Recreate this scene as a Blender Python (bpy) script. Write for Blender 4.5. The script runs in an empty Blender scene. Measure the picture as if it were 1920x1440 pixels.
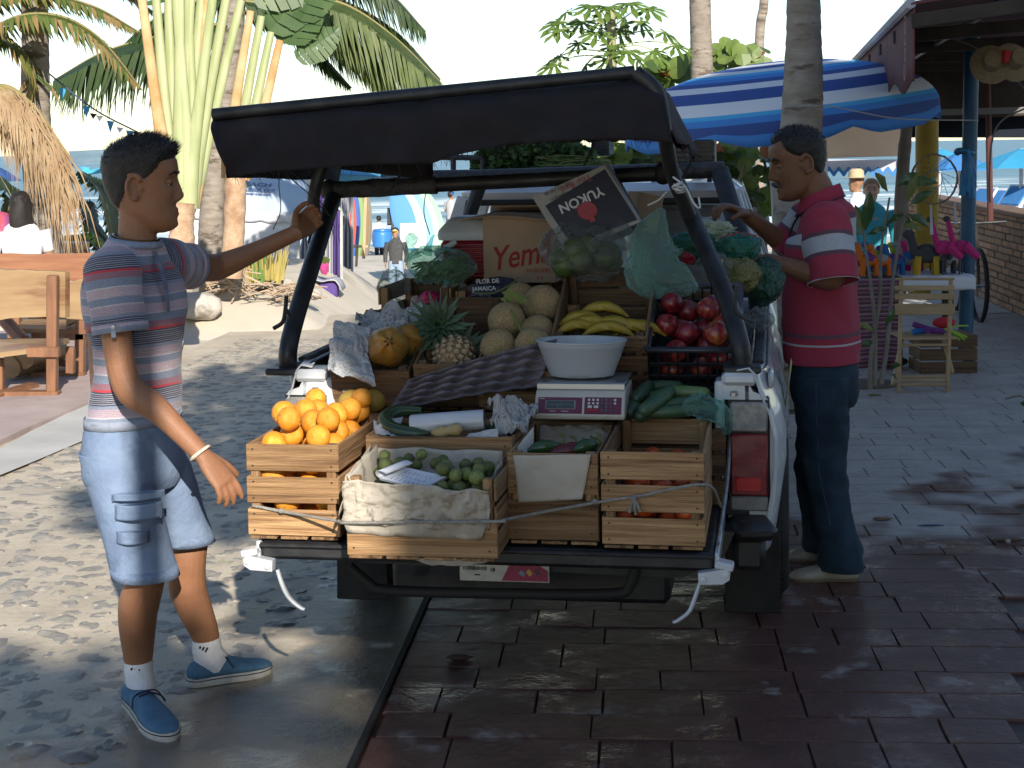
import bpy, bmesh, math, random
import numpy as np
from mathutils import Vector, Matrix, noise, Euler
random.seed(7)
SC=bpy.context.scene
COL=SC.collection
# ---------------------------------------------------------------- camera
F=2900.0;H=1.68;PITCH=math.radians(4.5);ROLL=math.radians(0.95)
CY=275+F*math.tan(PITCH)
cam_data=bpy.data.cameras.new('camera');cam=bpy.data.objects.new('camera',cam_data);COL.objects.link(cam)
_c, _s=math.cos(PITCH), math.sin(PITCH)
_r=np.array([1.,0,0]);_u=np.array([0,_s,_c]);FW=np.array([0,_c,-_s])
RT=_r*math.cos(ROLL)-_u*math.sin(ROLL);UP=_u*math.cos(ROLL)+_r*math.sin(ROLL)
CAM=np.array([0,0,H])
cam.matrix_world=Matrix(((RT[0],UP[0],-FW[0],0),(RT[1],UP[1],-FW[1],0),(RT[2],UP[2],-FW[2],H),(0,0,0,1)))
cam_data.sensor_width=36.0;cam_data.lens=36.0*F/1920.0
cam_data.shift_y=(CY-720.0)/1920.0
cam_data.clip_start=0.05;cam_data.clip_end=6000
SC.camera=cam
# ---------------------------------------------------------------- sky, sun, exposure
SUN_EL=math.radians(26.0)
SUN_AZ=Vector((0.21,-0.978))
world=bpy.data.worlds.new('World');SC.world=world;world.use_nodes=True
wn=world.node_tree.nodes;wl=world.node_tree.links
sky=wn.new('ShaderNodeTexSky');sky.sky_type='NISHITA';sky.sun_disc=False
sky.sun_elevation=SUN_EL;sky.sun_rotation=math.atan2(SUN_AZ.x,SUN_AZ.y)
sky.altitude=0;sky.air_density=1.0;sky.dust_density=0.25;sky.ozone_density=1.6
wn['Background'].inputs['Strength'].default_value=0.10
wl.new(sky.outputs[0],wn['Background'].inputs['Color'])
sun_data=bpy.data.lights.new('sun','SUN');sun=bpy.data.objects.new('sun',sun_data);COL.objects.link(sun)
sun_data.energy=4.4;sun_data.angle=math.radians(0.53);sun_data.color=(1.0,0.93,0.82)
_sd=Vector((SUN_AZ.x*math.cos(SUN_EL),SUN_AZ.y*math.cos(SUN_EL),math.sin(SUN_EL)))
sun.rotation_euler=_sd.to_track_quat('Z','Y').to_euler();sun.location=(3,-12,9)
SC.view_settings.view_transform='Standard';SC.view_settings.look='None'
SC.view_settings.exposure=0.82;SC.view_settings.gamma=1.0
SC.cycles.use_denoising=True
SC.cycles.max_bounces=8;SC.cycles.transparent_max_bounces=16
SC.cycles.caustics_reflective=False;SC.cycles.caustics_refractive=False
# ---------------------------------------------------------------- helpers
def ray(px,py):return FW+RT*((px-960)/F)+UP*((CY-py)/F)
def W(px,py,Y):
 d=ray(px,py);return Vector(CAM+d*(Y/d[1]))
def G(px,py,z=0.0):
 d=ray(px,py);return Vector(CAM+d*((z-H)/d[2]))
def scl(Y):return Y/F
TA=math.radians(9.6);TO=Vector((0.02,4.75,0))
def T(x,y,z):return TO+Vector((x*math.cos(TA)+y*math.sin(TA),-x*math.sin(TA)+y*math.cos(TA),z))
def V(*a):return Vector(a if len(a)>1 else a[0])
def rnd(a,b):return random.uniform(a,b)
def nz(p,s=1.0,o=0.0):return noise.noise(Vector((p[0]*s+o,p[1]*s+o*.7,p[2]*s-o)))
def lerp(a,b,t):return a+(b-a)*t
def interp(t,xs,ys):return float(np.interp(t,xs,ys))
def smooth_path(pts,n=8):
 P=[Vector(p)for p in pts]
 if len(P)<3:return[P[0].lerp(P[-1],i/n)for i in range(n+1)]
 Q=[P[0]*2-P[1]]+P+[P[-1]*2-P[-2]];out=[]
 for i in range(1,len(Q)-2):
  a, b, c, d=Q[i-1], Q[i], Q[i+1], Q[i+2]
  for k in range(n):
   t=k/n
   out.append(0.5*((2*b)+(c-a)*t+(2*a-5*b+4*c-d)*t*t+(3*b-a-3*c+d)*t*t*t))
 out.append(P[-1].copy());return out
def rad_path(rs,n):
 xs=np.linspace(0,1,len(rs));return[float(np.interp(t,xs,rs))for t in np.linspace(0,1,n)]
class MB:
 """collects shapes of one part"""
 def __init__(s):s.v=[];s.f=[];s.uv={};s.mi=[];s.m=0
 def add(s,vs,fs,uvs=None):
  o=len(s.v);s.v+=[tuple(p)for p in vs]
  for k, f in enumerate(fs):
   if uvs is not None:s.uv[len(s.f)]=uvs[k]
   s.f.append(tuple(i+o for i in f));s.mi.append(s.m)
  return s
 def box(s,c,size,R=None,ch=None):
  hx=[x/2 for x in size];ch=min(hx)*0.18 if ch is None else ch
  ch=min(ch,min(hx)*0.9);vs=[];idx={}
  for sx in(-1,1):
   for sy in(-1,1):
    for sz in(-1,1):
     for a in range(3):
      q=[sx*hx[0],sy*hx[1],sz*hx[2]]
      for b in range(3):
       if b!=a:q[b]-=math.copysign(ch,q[b])
      idx[(sx,sy,sz,a)]=len(vs);vs.append(Vector(q))
  fs=[];S=(-1,1)
  for a in range(3):
   b, c2=(a+1)%3,(a+2)%3
   for sg in S:
    def key(p,q):
     k=[0,0,0];k[a]=sg;k[b]=p;k[c2]=q;return idx[(*k,a)]
    fs.append([key(-1,-1),key(1,-1),key(1,1),key(-1,1)])
   for p in S:
    for q in S:
     k1=[0,0,0];k1[a]=-1;k1[b]=p;k1[c2]=q;k2=list(k1);k2[a]=1
     fs.append([idx[(*k1,b)],idx[(*k2,b)],idx[(*k2,c2)],idx[(*k1,c2)]])
  for sx in S:
   for sy in S:
    for sz in S:fs.append([idx[(sx,sy,sz,a)]for a in range(3)])
  out=[]
  for f in fs:
   P=[vs[i]for i in f];n=(P[1]-P[0]).cross(P[2]-P[0])
   cc=sum(P,Vector((0,0,0)))
   out.append(f if n.dot(cc)>0 else f[::-1])
  M=R.to_3x3()if R is not None else Matrix.Identity(3);c=Vector(c)
  return s.add([M@p+c for p in vs],out)
 def bar(s,a,b,w,h,up=(0,0,1),ch=None):
  a, b=Vector(a), Vector(b);d=b-a;L=d.length;x=d/L;up=Vector(up)
  y=up.cross(x);y=y.normalized()if y.length>1e-5 else Vector((0,1,0)).cross(x).normalized()
  z=x.cross(y);R=Matrix((x,y,z)).transposed()
  return s.box((a+b)/2,(L,w,h),R,ch)
 def loft(s,rings,cap=True,closed=True,uv=None):
  n=len(rings[0]);o=len(s.v);vs=[p for r in rings for p in r];fs=[];uvs=[]if uv else None
  m=n if closed else n-1
  for i in range(len(rings)-1):
   for j in range(m):
    k=(j+1)%n
    fs.append((i*n+j,i*n+k,(i+1)*n+k,(i+1)*n+j))
    if uv:
     u0, u1=j/m,(j+1)/m;a, b=uv[i], uv[i+1]
     uvs.append(((u0,a),(u1,a),(u1,b),(u0,b)))
  if cap and closed:
   fs.append(tuple(range(n))[::-1]);fs.append(tuple((len(rings)-1)*n+j for j in range(n)))
   if uv:uvs.append(tuple((0,uv[0])for _ in range(n)));uvs.append(tuple((0,uv[-1])for _ in range(n)))
  return s.add(vs,fs,uvs)
 def tube(s,pts,r,n=8,cap=True,flat=1.0,up0=None,disp=None):
  P=[Vector(p)for p in pts];N=len(P)
  rs=r if isinstance(r,(list,tuple))else[r]*N
  if len(rs)!=N:rs=rad_path(rs,N)
  rings=[];prev=None;vv=[0]
  for i in range(N):
   t=(P[min(i+1,N-1)]-P[max(i-1,0)]).normalized()
   if prev is None:
    up=Vector(up0)if up0 is not None else(Vector((0,0,1))if abs(t.z)<.9 else Vector((1,0,0)))
    a=(up-t*up.dot(t)).normalized()
   else:a=(prev-t*prev.dot(t)).normalized()
   prev=a;b=t.cross(a)
   ring=[]
   for j in range(n):
    th=2*math.pi*j/n;q=P[i]+(a*math.cos(th)*flat+b*math.sin(th))*rs[i]
    if disp:q+=(q-P[i]).normalized()*disp(q)
    ring.append(q)
   rings.append(ring)
   if i:vv.append(vv[-1]+(P[i]-P[i-1]).length)
  return s.loft(rings,cap,uv=vv)
 def sphere(s,c,r,nu=12,nv=8,R=None,f=None):
  c=Vector(c);r=Vector(r)if not isinstance(r,(int,float))else Vector((r,r,r));vs=[];fs=[]
  M=R.to_3x3()if R is not None else Matrix.Identity(3)
  for i in range(1,nv):
   ph=math.pi*i/nv
   for j in range(nu):
    th=2*math.pi*j/nu;d=Vector((math.sin(ph)*math.cos(th),math.sin(ph)*math.sin(th),math.cos(ph)))
    k=f(d)if f else 1.0
    vs.append(M@Vector((d.x*r.x*k,d.y*r.y*k,d.z*r.z*k))+c)
  for dz in(1,-1):
   d=Vector((0,0,dz));k=f(d)if f else 1.0
   vs.append(M@Vector((0,0,dz*r.z*k))+c)
  t, bt=len(vs)-2, len(vs)-1
  for i in range(nv-2):
   for j in range(nu):
    k=(j+1)%nu;fs.append((i*nu+j,(i+1)*nu+j,(i+1)*nu+k,i*nu+k))
  for j in range(nu):
   k=(j+1)%nu;fs.append((t,j,k));fs.append((bt,(nv-2)*nu+k,(nv-2)*nu+j))
  return s.add(vs,fs)
 def lathe(s,prof,c=(0,0,0),n=24,R=None,cap=True,sx=1,sy=1):
  M=R.to_3x3()if R is not None else Matrix.Identity(3);c=Vector(c)
  rings=[[M@Vector((r*sx*math.cos(2*math.pi*j/n),r*sy*math.sin(2*math.pi*j/n),z))+c for j in range(n)]for r,z in prof]
  return s.loft(rings,cap,uv=[float(k)for k in range(len(rings))])
 def grid(s,fn,nu,nv):
  vs=[fn(i/nu,j/nv)for j in range(nv+1)for i in range(nu+1)];fs=[];uvs=[]
  for j in range(nv):
   for i in range(nu):
    a=j*(nu+1)+i;fs.append((a,a+1,a+nu+2,a+nu+1))
    uvs.append(((i/nu,j/nv),((i+1)/nu,j/nv),((i+1)/nu,(j+1)/nv),(i/nu,(j+1)/nv)))
  return s.add(vs,fs,uvs)
 def prism(s,poly,a,b):
  """extrude polygon (list of 3d points) by vector b-a"""
  d=Vector(b)-Vector(a);n=len(poly);P=[Vector(p)for p in poly]
  return s.add(P+[p+d for p in P],[tuple(range(n))[::-1],tuple(n+i for i in range(n))]+[(i,(i+1)%n,n+(i+1)%n,n+i)for i in range(n)])
 def mesh(s,name,mats,smooth=True):
  me=bpy.data.meshes.new(name);me.from_pydata(s.v,[],s.f)
  for m in(mats if isinstance(mats,(list,tuple))else[mats]):me.materials.append(m)
  if any(s.mi):me.polygons.foreach_set('material_index',s.mi)
  if s.uv:
   uvl=me.uv_layers.new(name='UVMap');li=0;arr=np.zeros((len(me.loops),2),np.float32)
   for fi, f in enumerate(s.f):
    u=s.uv.get(fi)
    if u is not None:
     for k in range(len(f)):arr[li+k]=u[k]
    li+=len(f)
   uvl.data.foreach_set('uv',arr.ravel())
  if smooth:
   me.polygons.foreach_set('use_smooth',[True]*len(me.polygons))
   try:me.set_sharp_from_angle(angle=math.radians(38 if smooth is True else smooth))
   except Exception:pass
  me.update();return me
 def obj(s,name,mats,parent=None,smooth=True,solid=0,subsurf=0,origin=None):
  me=s.mesh(name,mats,smooth)
  o=link(name,me,parent,origin)
  if solid:m=o.modifiers.new('solid','SOLIDIFY');m.thickness=solid;m.offset=0
  if subsurf:m=o.modifiers.new('sub','SUBSURF');m.levels=subsurf;m.render_levels=subsurf
  return o
def link(name,me,parent=None,origin=None):
 o=bpy.data.objects.new(name,me);COL.objects.link(o)
 if parent is not None:
  o.parent=parent
  pm=parent
  M=Matrix.Identity(4)
  while pm is not None:
   M=(pm.matrix_parent_inverse@pm.matrix_basis)@M
   pm=pm.parent
  o.matrix_parent_inverse=M.inverted()
 elif origin!='keep':
  if origin is None:
   co=np.empty(len(me.vertices)*3);me.vertices.foreach_get('co',co);co=co.reshape(-1,3)
   mn, mx=co.min(0), co.max(0);origin=Vector(((mn[0]+mx[0])/2,(mn[1]+mx[1])/2,mn[2]))
  origin=Vector(origin);me.transform(Matrix.Translation(-origin));o.location=origin
 return o
def tag(o,label=None,cat=None,group=None,kind=None):
 if label:o['label']=label
 if cat:o['category']=cat
 if group:o['group']=group
 if kind:o['kind']=kind
 return o
def thing(name,loc,label,cat,group=None,rz=0.0,rot=None):
 o=bpy.data.objects.new(name,None);COL.objects.link(o);o.empty_display_size=.1
 o.location=loc;o.rotation_euler=rot if rot is not None else(0,0,rz)
 return tag(o,label,cat,group)
def local(name,me,parent,M=None):
 """child placed in its parent's own coordinates"""
 o=bpy.data.objects.new(name,me);COL.objects.link(o);o.parent=parent
 if M is not None:o.matrix_basis=M
 return o
def copy_tree(o,parent=None):
 c=o.copy();COL.objects.link(c);c.parent=parent
 for ch in o.children:copy_tree(ch,c)
 return c
def rotM(rx=0,ry=0,rz=0):return Euler((rx,ry,rz)).to_matrix()
# ---------------------------------------------------------------- materials
_mats={}
def M(name,c1=(.5,.5,.5),c2=None,scale=8,rough=.6,rough2=None,bump=0,bscale=None,metal=0,stretch=(1,1,1),trans=0,alpha=1,
detail=5,coat=0,sss=0,emit=None,rand=0,ior=1.45,c3=None,sc3=2.0,t3=.55,coord='Object',ramp=(.35,.65),sheen=0,transl=0):
 if name in _mats:return _mats[name]
 m=bpy.data.materials.new(name);_mats[name]=m;m.use_nodes=True
 nt=m.node_tree;N=nt.nodes;L=nt.links;b=N['Principled BSDF']
 c1=(*c1,1)if len(c1)==3 else c1
 b.inputs['Base Color'].default_value=c1;b.inputs['Roughness'].default_value=rough
 b.inputs['Metallic'].default_value=metal;b.inputs['IOR'].default_value=ior
 b.inputs['Coat Weight'].default_value=coat;b.inputs['Transmission Weight'].default_value=trans
 b.inputs['Alpha'].default_value=alpha;b.inputs['Sheen Weight'].default_value=sheen
 if sss:b.inputs['Subsurface Weight'].default_value=sss;b.inputs['Subsurface Radius'].default_value=(.01,.004,.002)
 if emit:b.inputs['Emission Color'].default_value=(*emit[:3],1);b.inputs['Emission Strength'].default_value=emit[3]
 tc=N.new('ShaderNodeTexCoord');mp=N.new('ShaderNodeMapping');mp.inputs['Scale'].default_value=stretch
 L.new(tc.outputs[coord],mp.inputs['Vector'])
 vec=mp.outputs[0]
 if rand:
  oi=N.new('ShaderNodeObjectInfo');ad=N.new('ShaderNodeVectorMath');ad.operation='MULTIPLY_ADD'
  ad.inputs[1].default_value=(37,37,37);L.new(oi.outputs['Random'],ad.inputs[0]);L.new(vec,ad.inputs[2]);vec=ad.outputs[0]
 def noise_tex(sc,dt=detail,rg=.6):
  n=N.new('ShaderNodeTexNoise');n.inputs['Scale'].default_value=sc;n.inputs['Detail'].default_value=dt
  n.inputs['Roughness'].default_value=rg;L.new(vec,n.inputs['Vector']);return n.outputs['Fac']
 if c2 is not None:
  f=noise_tex(scale);mr=N.new('ShaderNodeMapRange');mr.inputs[1].default_value, mr.inputs[2].default_value=ramp;L.new(f,mr.inputs[0])
  mx=N.new('ShaderNodeMix');mx.data_type='RGBA';mx.inputs[6].default_value=c1;mx.inputs[7].default_value=(*c2,1)
  L.new(mr.outputs[0],mx.inputs[0]);out=mx.outputs[2]
  if c3 is not None:
   f3=noise_tex(sc3);mr3=N.new('ShaderNodeMapRange');mr3.inputs[1].default_value, mr3.inputs[2].default_value=t3, t3+.08;L.new(f3,mr3.inputs[0])
   m3=N.new('ShaderNodeMix');m3.data_type='RGBA';m3.inputs[7].default_value=(*c3,1);L.new(out,m3.inputs[6]);L.new(mr3.outputs[0],m3.inputs[0]);out=m3.outputs[2]
  if rand:
   hs=N.new('ShaderNodeHueSaturation');mr2=N.new('ShaderNodeMapRange');mr2.inputs[3].default_value=1-rand;mr2.inputs[4].default_value=1+rand
   L.new(oi.outputs['Random'],mr2.inputs[0]);L.new(mr2.outputs[0],hs.inputs['Value']);L.new(out,hs.inputs['Color']);out=hs.outputs[0]
  L.new(out,b.inputs['Base Color'])
 if rough2 is not None:
  f=noise_tex(scale*.7);mr=N.new('ShaderNodeMapRange');mr.inputs[1].default_value, mr.inputs[2].default_value=.35, .65
  mr.inputs[3].default_value=rough;mr.inputs[4].default_value=rough2;L.new(f,mr.inputs[0]);L.new(mr.outputs[0],b.inputs['Roughness'])
 if bump:
  f=noise_tex(bscale or scale*3);bp=N.new('ShaderNodeBump');bp.inputs['Strength'].default_value=min(1,bump);bp.inputs['Distance'].default_value=.01 if bump<=1 else .01*bump
  L.new(f,bp.inputs['Height']);L.new(bp.outputs[0],b.inputs['Normal'])
 if transl:
  tr=N.new('ShaderNodeBsdfTranslucent');ms=N.new('ShaderNodeMixShader');ms.inputs[0].default_value=transl
  if c2 is not None:L.new(out,tr.inputs[0])
  else:tr.inputs[0].default_value=c1
  L.new(b.outputs[0],ms.inputs[1]);L.new(tr.outputs[0],ms.inputs[2]);L.new(ms.outputs[0],N['Material Output'].inputs[0])
 return m
def mk(name):
 m=bpy.data.materials.new(name);m.use_nodes=True;_mats[name]=m
 return m, m.node_tree.nodes, m.node_tree.links, m.node_tree.nodes['Principled BSDF']
def nd(N,t,**kw):
 n=N.new('ShaderNode'+t)
 for k, v in kw.items():
  if k.startswith('i'):n.inputs[int(k[1:])].default_value=v
  else:setattr(n,k,v)
 return n
def ramp(N,stops,const=False):
 r=N.new('ShaderNodeValToRGB');e=r.color_ramp
 if const:e.interpolation='CONSTANT'
 while len(e.elements)<len(stops):e.elements.new(.5)
 for k,(p,c)in enumerate(stops):e.elements[k].position=p;e.elements[k].color=(*c,1)
 return r
def text(name,body,size,mat,parent,Mx,extrude=.0004,align='LEFT',bold=0,shear=0):
 """flat lettering as a mesh (converted font curve)"""
 cu=bpy.data.curves.new(name,'FONT');cu.body=body;cu.size=size;cu.extrude=extrude;cu.align_x=align;cu.offset=bold;cu.shear=shear
 cu.resolution_u=3
 ob=bpy.data.objects.new(name,cu);COL.objects.link(ob)
 dg=bpy.context.evaluated_depsgraph_get();me=bpy.data.meshes.new_from_object(ob.evaluated_get(dg))
 bpy.data.objects.remove(ob);me.materials.clear();me.materials.append(mat);me.name=name
 me.transform(Mx)
 return link(name,me,parent)
def remesh(mb,name,voxel,smooth_it=4,fac=.5):
 me=bpy.data.meshes.new(name)
 me.from_pydata(mb.v,[],mb.f);o=bpy.data.objects.new(name,me);COL.objects.link(o)
 r=o.modifiers.new('r','REMESH');r.mode='VOXEL';r.voxel_size=voxel;r.use_smooth_shade=True
 if smooth_it:q=o.modifiers.new('s','SMOOTH');q.factor=fac;q.iterations=smooth_it
 dg=bpy.context.evaluated_depsgraph_get();out=bpy.data.meshes.new_from_object(o.evaluated_get(dg))
 bpy.data.objects.remove(o);bpy.data.meshes.remove(me);out.name=name
 out.polygons.foreach_set('use_smooth',[True]*len(out.polygons))
 return out
_tn=np.array([math.sin(TA),math.cos(TA),0])
def TI(p):
 d=Vector(p)-TO;return Vector((d.x*math.cos(TA)-d.y*math.sin(TA),d.x*math.sin(TA)+d.y*math.cos(TA),d.z))
def TL(px,py,yt):
 """truck-frame point seen at a photo pixel, on the plane y = yt of the truck"""
 d=ray(px,py);k=(yt-float((CAM-np.array(TO))@_tn))/float(d@_tn);return TI(CAM+d*k)
def lo(mb,name,mats,parent,smooth=True,Mx=None,solid=0,subsurf=0):
 o=local(name,mb.mesh(name,mats,smooth),parent,Mx)
 if solid:m=o.modifiers.new('solid','SOLIDIFY');m.thickness=solid;m.offset=0
 if subsurf:m=o.modifiers.new('sub','SUBSURF');m.levels=subsurf;m.render_levels=subsurf
 return o
 # ================================================================ SETTING
SA=math.atan((1185-960)/F)
def S(t,s,z=0.0):return Vector((t*math.cos(SA)+s*math.sin(SA),-t*math.sin(SA)+s*math.cos(SA),z))
def SI(p):return(p[0]*math.cos(SA)-p[1]*math.sin(SA),p[0]*math.sin(SA)+p[1]*math.cos(SA))
def gz(Y):return interp(Y,[13,19,27,48,62,90],[0,-.3,-.85,-1.35,-2.3,-3.0])
def GS(px,py):
 d=ray(px,py);t=3.0
 while t<400:
  p=CAM+d*t
  if p[2]<=gz(p[1]):return Vector(p)
  t+=.02+t*.002
 return Vector(p)
T_EDGE=SI(G(733,1280))[0]
# ---- shared wet/dry ground shader
def ground_mat(name,dry1,dry2,wet1,wet2,ybreak,bump=.5,sc=3.0,rdry=.75,algae=False,wr=(.46,.20),spec=.5):
 m, N, L, b=mk(name);b.inputs['Specular IOR Level'].default_value=spec
 geo=nd(N,'NewGeometry');sep=nd(N,'SeparateXYZ');L.new(geo.outputs['Position'],sep.inputs[0])
 def nt(s,d=6,r=.62):
  n=nd(N,'TexNoise');n.inputs['Scale'].default_value=s;n.inputs['Detail'].default_value=d;n.inputs['Roughness'].default_value=r
  L.new(geo.outputs['Position'],n.inputs['Vector']);return n.outputs['Fac']
 def mix(a,c,f):
  x=nd(N,'Mix',data_type='RGBA')
  for k, q in((6,a),(7,c)):
   if isinstance(q,tuple):x.inputs[k].default_value=(*q,1)
   else:L.new(q,x.inputs[k])
  L.new(f,x.inputs[0]);return x.outputs[2]
 def mr(f,a,c,lo=0.,hi=1.):
  x=nd(N,'MapRange',i1=a,i2=c,i3=lo,i4=hi);L.new(f,x.inputs[0]);return x.outputs[0]
 def mt(op,a,c):
  x=nd(N,'Math',operation=op)
  for k, q in((0,a),(1,c)):
   if isinstance(q,(int,float)):x.inputs[k].default_value=q
   else:L.new(q,x.inputs[k])
  return x.outputs[0]
 n1=nt(sc);n2=nt(sc*9,4);n3=nt(.9,3)
 dry=mix(dry1,dry2,mr(n1,.35,.65));wet=mix(wet1,wet2,mr(n1,.35,.65))
 dry=mix(dry,tuple(x*.55 for x in dry1),mr(n2,.56,.75,0,.7))
 # water: near the truck's tail, with a ragged edge
 edge=mt('ADD',mt('MULTIPLY',mt('SUBTRACT',ybreak,sep.outputs['Y']),.55),mt('MULTIPLY',mt('SUBTRACT',n3,.5),5.0))
 if algae:
  edge=mt('ADD',edge,mt('MULTIPLY',mt('ADD',sep.outputs['X'],.75),1.5))
 wm=mr(edge,-.12,.25)
 wm=mt('MULTIPLY',wm,mr(nt(5.5,5),.25,.42))
 col=mix(dry,wet,wm)
 if algae:col=mix(col,(.10,.115,.03),mt('MULTIPLY',mr(nt(6,4),.60,.70,0,.65),mr(edge,-1.2,.2)))
 L.new(col,b.inputs['Base Color'])
 pud=mr(nt(2.0,5),.53,.62)
 r=nd(N,'Mix',data_type='FLOAT');r.inputs[2].default_value=rdry
 L.new(mr(mt('ADD',pud,mt('MULTIPLY',n2,.35)),.1,1.1,*wr),r.inputs[3]);L.new(wm,r.inputs[0]);L.new(r.outputs[0],b.inputs['Roughness'])
 bp=nd(N,'Bump');bp.inputs['Strength'].default_value=bump;bp.inputs['Distance'].default_value=.012
 L.new(mt('ADD',mt('MULTIPLY',nt(sc*2.2,7,.68),1.0),mt('MULTIPLY',nt(60,3),.12)),bp.inputs['Height']);L.new(bp.outputs[0],b.inputs['Normal'])
 return m
m_road=ground_mat('road_concrete',(.43,.365,.275),(.56,.48,.37),(.12,.10,.075),(.18,.15,.112),6.0,.7,3.2,.8,algae=True)
m_stone=ground_mat('road_stone',(.22,.20,.175),(.36,.325,.275),(.065,.063,.062),(.12,.112,.10),6.0,.5,6,.6,algae=True)
m_strip=ground_mat('mortar_strip',(.25,.225,.19),(.31,.28,.23),(.055,.047,.038),(.085,.074,.06),6.6,.45,2.5,.75,wr=(.62,.36),spec=.3)
m_paver=ground_mat('brick_paver',(.33,.29,.262),(.42,.375,.34),(.088,.040,.031),(.145,.070,.055),7.3,.75,4.0,.75,wr=(.46,.10),spec=.26)
m_joint=ground_mat('paver_joint',(.20,.17,.155),(.27,.23,.21),(.042,.022,.017),(.066,.036,.028),7.3,.4,6,.8,spec=.2)
m_sand=M('beach_sand',(.52,.455,.36),(.62,.55,.45),.8,.9,bump=.9,bscale=1.6,c3=(.40,.34,.26),sc3=.5)
m_apron=M('pale_concrete',(.42,.40,.37),(.52,.50,.46),2,.85,bump=.2,bscale=30,c3=(.30,.28,.26),sc3=1.1,t3=.6)
m_pink=M('pink_pavement',(.36,.275,.25),(.43,.345,.315),3,.8,bump=.15,bscale=40,c3=(.30,.24,.22),sc3=1.5,t3=.6)
# ---- ground: one sheet that slopes down to the beach and on under the sea
ys=[-40,-10,0,3,6,9,11,13]+list(np.arange(14,64,1.0))+[70,90,150,3000]
xs=[-1500,-300,-80,-40]+list(np.arange(-30,30.1,1.5))+[40,80,300,1500]
b=MB();vs=[]
for y in ys:
 for x in xs:
  z=gz(y)-.03
  if 13<y<60 and abs(x)<40:z+=.06*nz((x,y,0),.45)+.03*nz((x,y,3),1.4)
  vs.append((x,y,z-(30 if y>1000 else 0)))
nx=len(xs)
b.add(vs,[(j*nx+i,j*nx+i+1,(j+1)*nx+i+1,(j+1)*nx+i)for j in range(len(ys)-1)for i in range(nx-1)])
tag(b.obj('ground',m_sand,smooth=60,origin='keep'),kind='structure')
# ---- sea with swell
m_sea, N, L, bs=mk('sea_water')
geo=nd(N,'NewGeometry');bs.inputs['Roughness'].default_value=.35
mp=nd(N,'Mapping');mp.inputs['Scale'].default_value=(.05,.22,.2);L.new(geo.outputs['Position'],mp.inputs[0])
n1=nd(N,'TexNoise');n1.inputs['Scale'].default_value=1.0;n1.inputs['Detail'].default_value=7;n1.inputs['Roughness'].default_value=.6;L.new(mp.outputs[0],n1.inputs[0])
sp=nd(N,'SeparateXYZ');L.new(geo.outputs['Position'],sp.inputs[0])
fo=nd(N,'MapRange',i1=62.,i2=165.,i3=.13,i4=-.12);L.new(sp.outputs['Y'],fo.inputs[0])
ad=nd(N,'Math',operation='ADD');L.new(n1.outputs[0],ad.inputs[0]);L.new(fo.outputs[0],ad.inputs[1])
rp=ramp(N,[(.50,(.10,.20,.24)),(.58,(.26,.36,.36)),(.63,(.74,.78,.78))]);L.new(ad.outputs[0],rp.inputs[0]);L.new(rp.outputs[0],bs.inputs['Base Color'])
n2=nd(N,'TexNoise');n2.inputs['Scale'].default_value=3.0;n2.inputs['Detail'].default_value=6;L.new(mp.outputs[0],n2.inputs[0])
bp=nd(N,'Bump');bp.inputs['Strength'].default_value=1;bp.inputs['Distance'].default_value=.5;L.new(n2.outputs[0],bp.inputs['Height']);L.new(bp.outputs[0],bs.inputs['Normal'])
b=MB();sy=list(np.arange(44,190,1.0))+[200,230,300,420,700,1500,4500];sx=[-3500,-900,-300,-150]+list(np.arange(-90,90.1,3))+[150,300,900,3500]
vs=[]
for y in sy:
 for x in sx:
  a=.38*max(0,1-abs(y-95)/80);yy=y+5*nz((x,0,0),.03)
  z=-1.75+a*(abs(math.sin(yy*.16+nz((x,y,0),.02)*3))**3)+.05*nz((x,y,1),.3)
  vs.append((x,y,z if y<190 else-1.75))
nx=len(sx);b.add(vs,[(j*nx+i,j*nx+i+1,(j+1)*nx+i+1,(j+1)*nx+i)for j in range(len(sy)-1)for i in range(nx-1)])
tag(b.obj('sea',m_sea,smooth=80,origin='keep'),kind='structure')
# ---- cobbled road (concrete bed) and its stones
def sheet(name,poly,z,mat,n=1):
 b=MB();b.add([(p[0],p[1],z)for p in poly],[tuple(range(len(poly)))]);return tag(b.obj(name,mat,smooth=False,origin='keep'),kind='structure')
T_STR=T_EDGE-.62;T_L=-3.05
def strip_edge(s):return T_STR+.10*math.sin(s*1.3)+.22*max(0,5.0-s)*.6
road_poly=[S(t,s)for t,s in((-3.6,2),(T_EDGE-.02,2),(T_EDGE-.02,15.5),(-3.6,15.5))]
b=MB()
def rz(t,s):return .0+.010*nz((t,s,0),1.6)+.006*nz((t,s,5),4.0)
nt_, ns_=46, 120
t0, t1, s0, s1=-3.75, T_EDGE-.012, 2.0, 15.5
b.grid(lambda u,v:S(lerp(t0,t1,u),lerp(s0,s1,v),rz(lerp(t0,t1,u),lerp(s0,s1,v))if lerp(t0,t1,u)<T_EDGE-.45 else .003),nt_,ns_)
road=tag(b.obj('cobbled_road',m_road,smooth=80,origin='keep'),kind='structure')
stone_meshes=[]
for k in range(8):
 q=MB();q.sphere((0,0,0),(1,1,1),12,6,f=lambda d,k=k:1+.45*nz(d,1.7,k*3.1));stone_meshes.append(q.mesh('stone',m_stone))
random.seed(11)
cells=[]
for i in range(15000):
 s=3.9+9.6*random.random();t=rnd(-3.5,T_EDGE-.25)
 lim=T_EDGE-.42-max(0,5.1-s)*.30+.08*math.sin(s*2.3)
 if t>lim:continue
 r=rnd(.034,.072)
 if all((t-c[0])**2+(s-c[1])**2>(1.12*(r+c[2]))**2 for c in cells[-700:]):cells.append((t,s,r))
cells.sort(key=lambda c:c[1])
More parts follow.
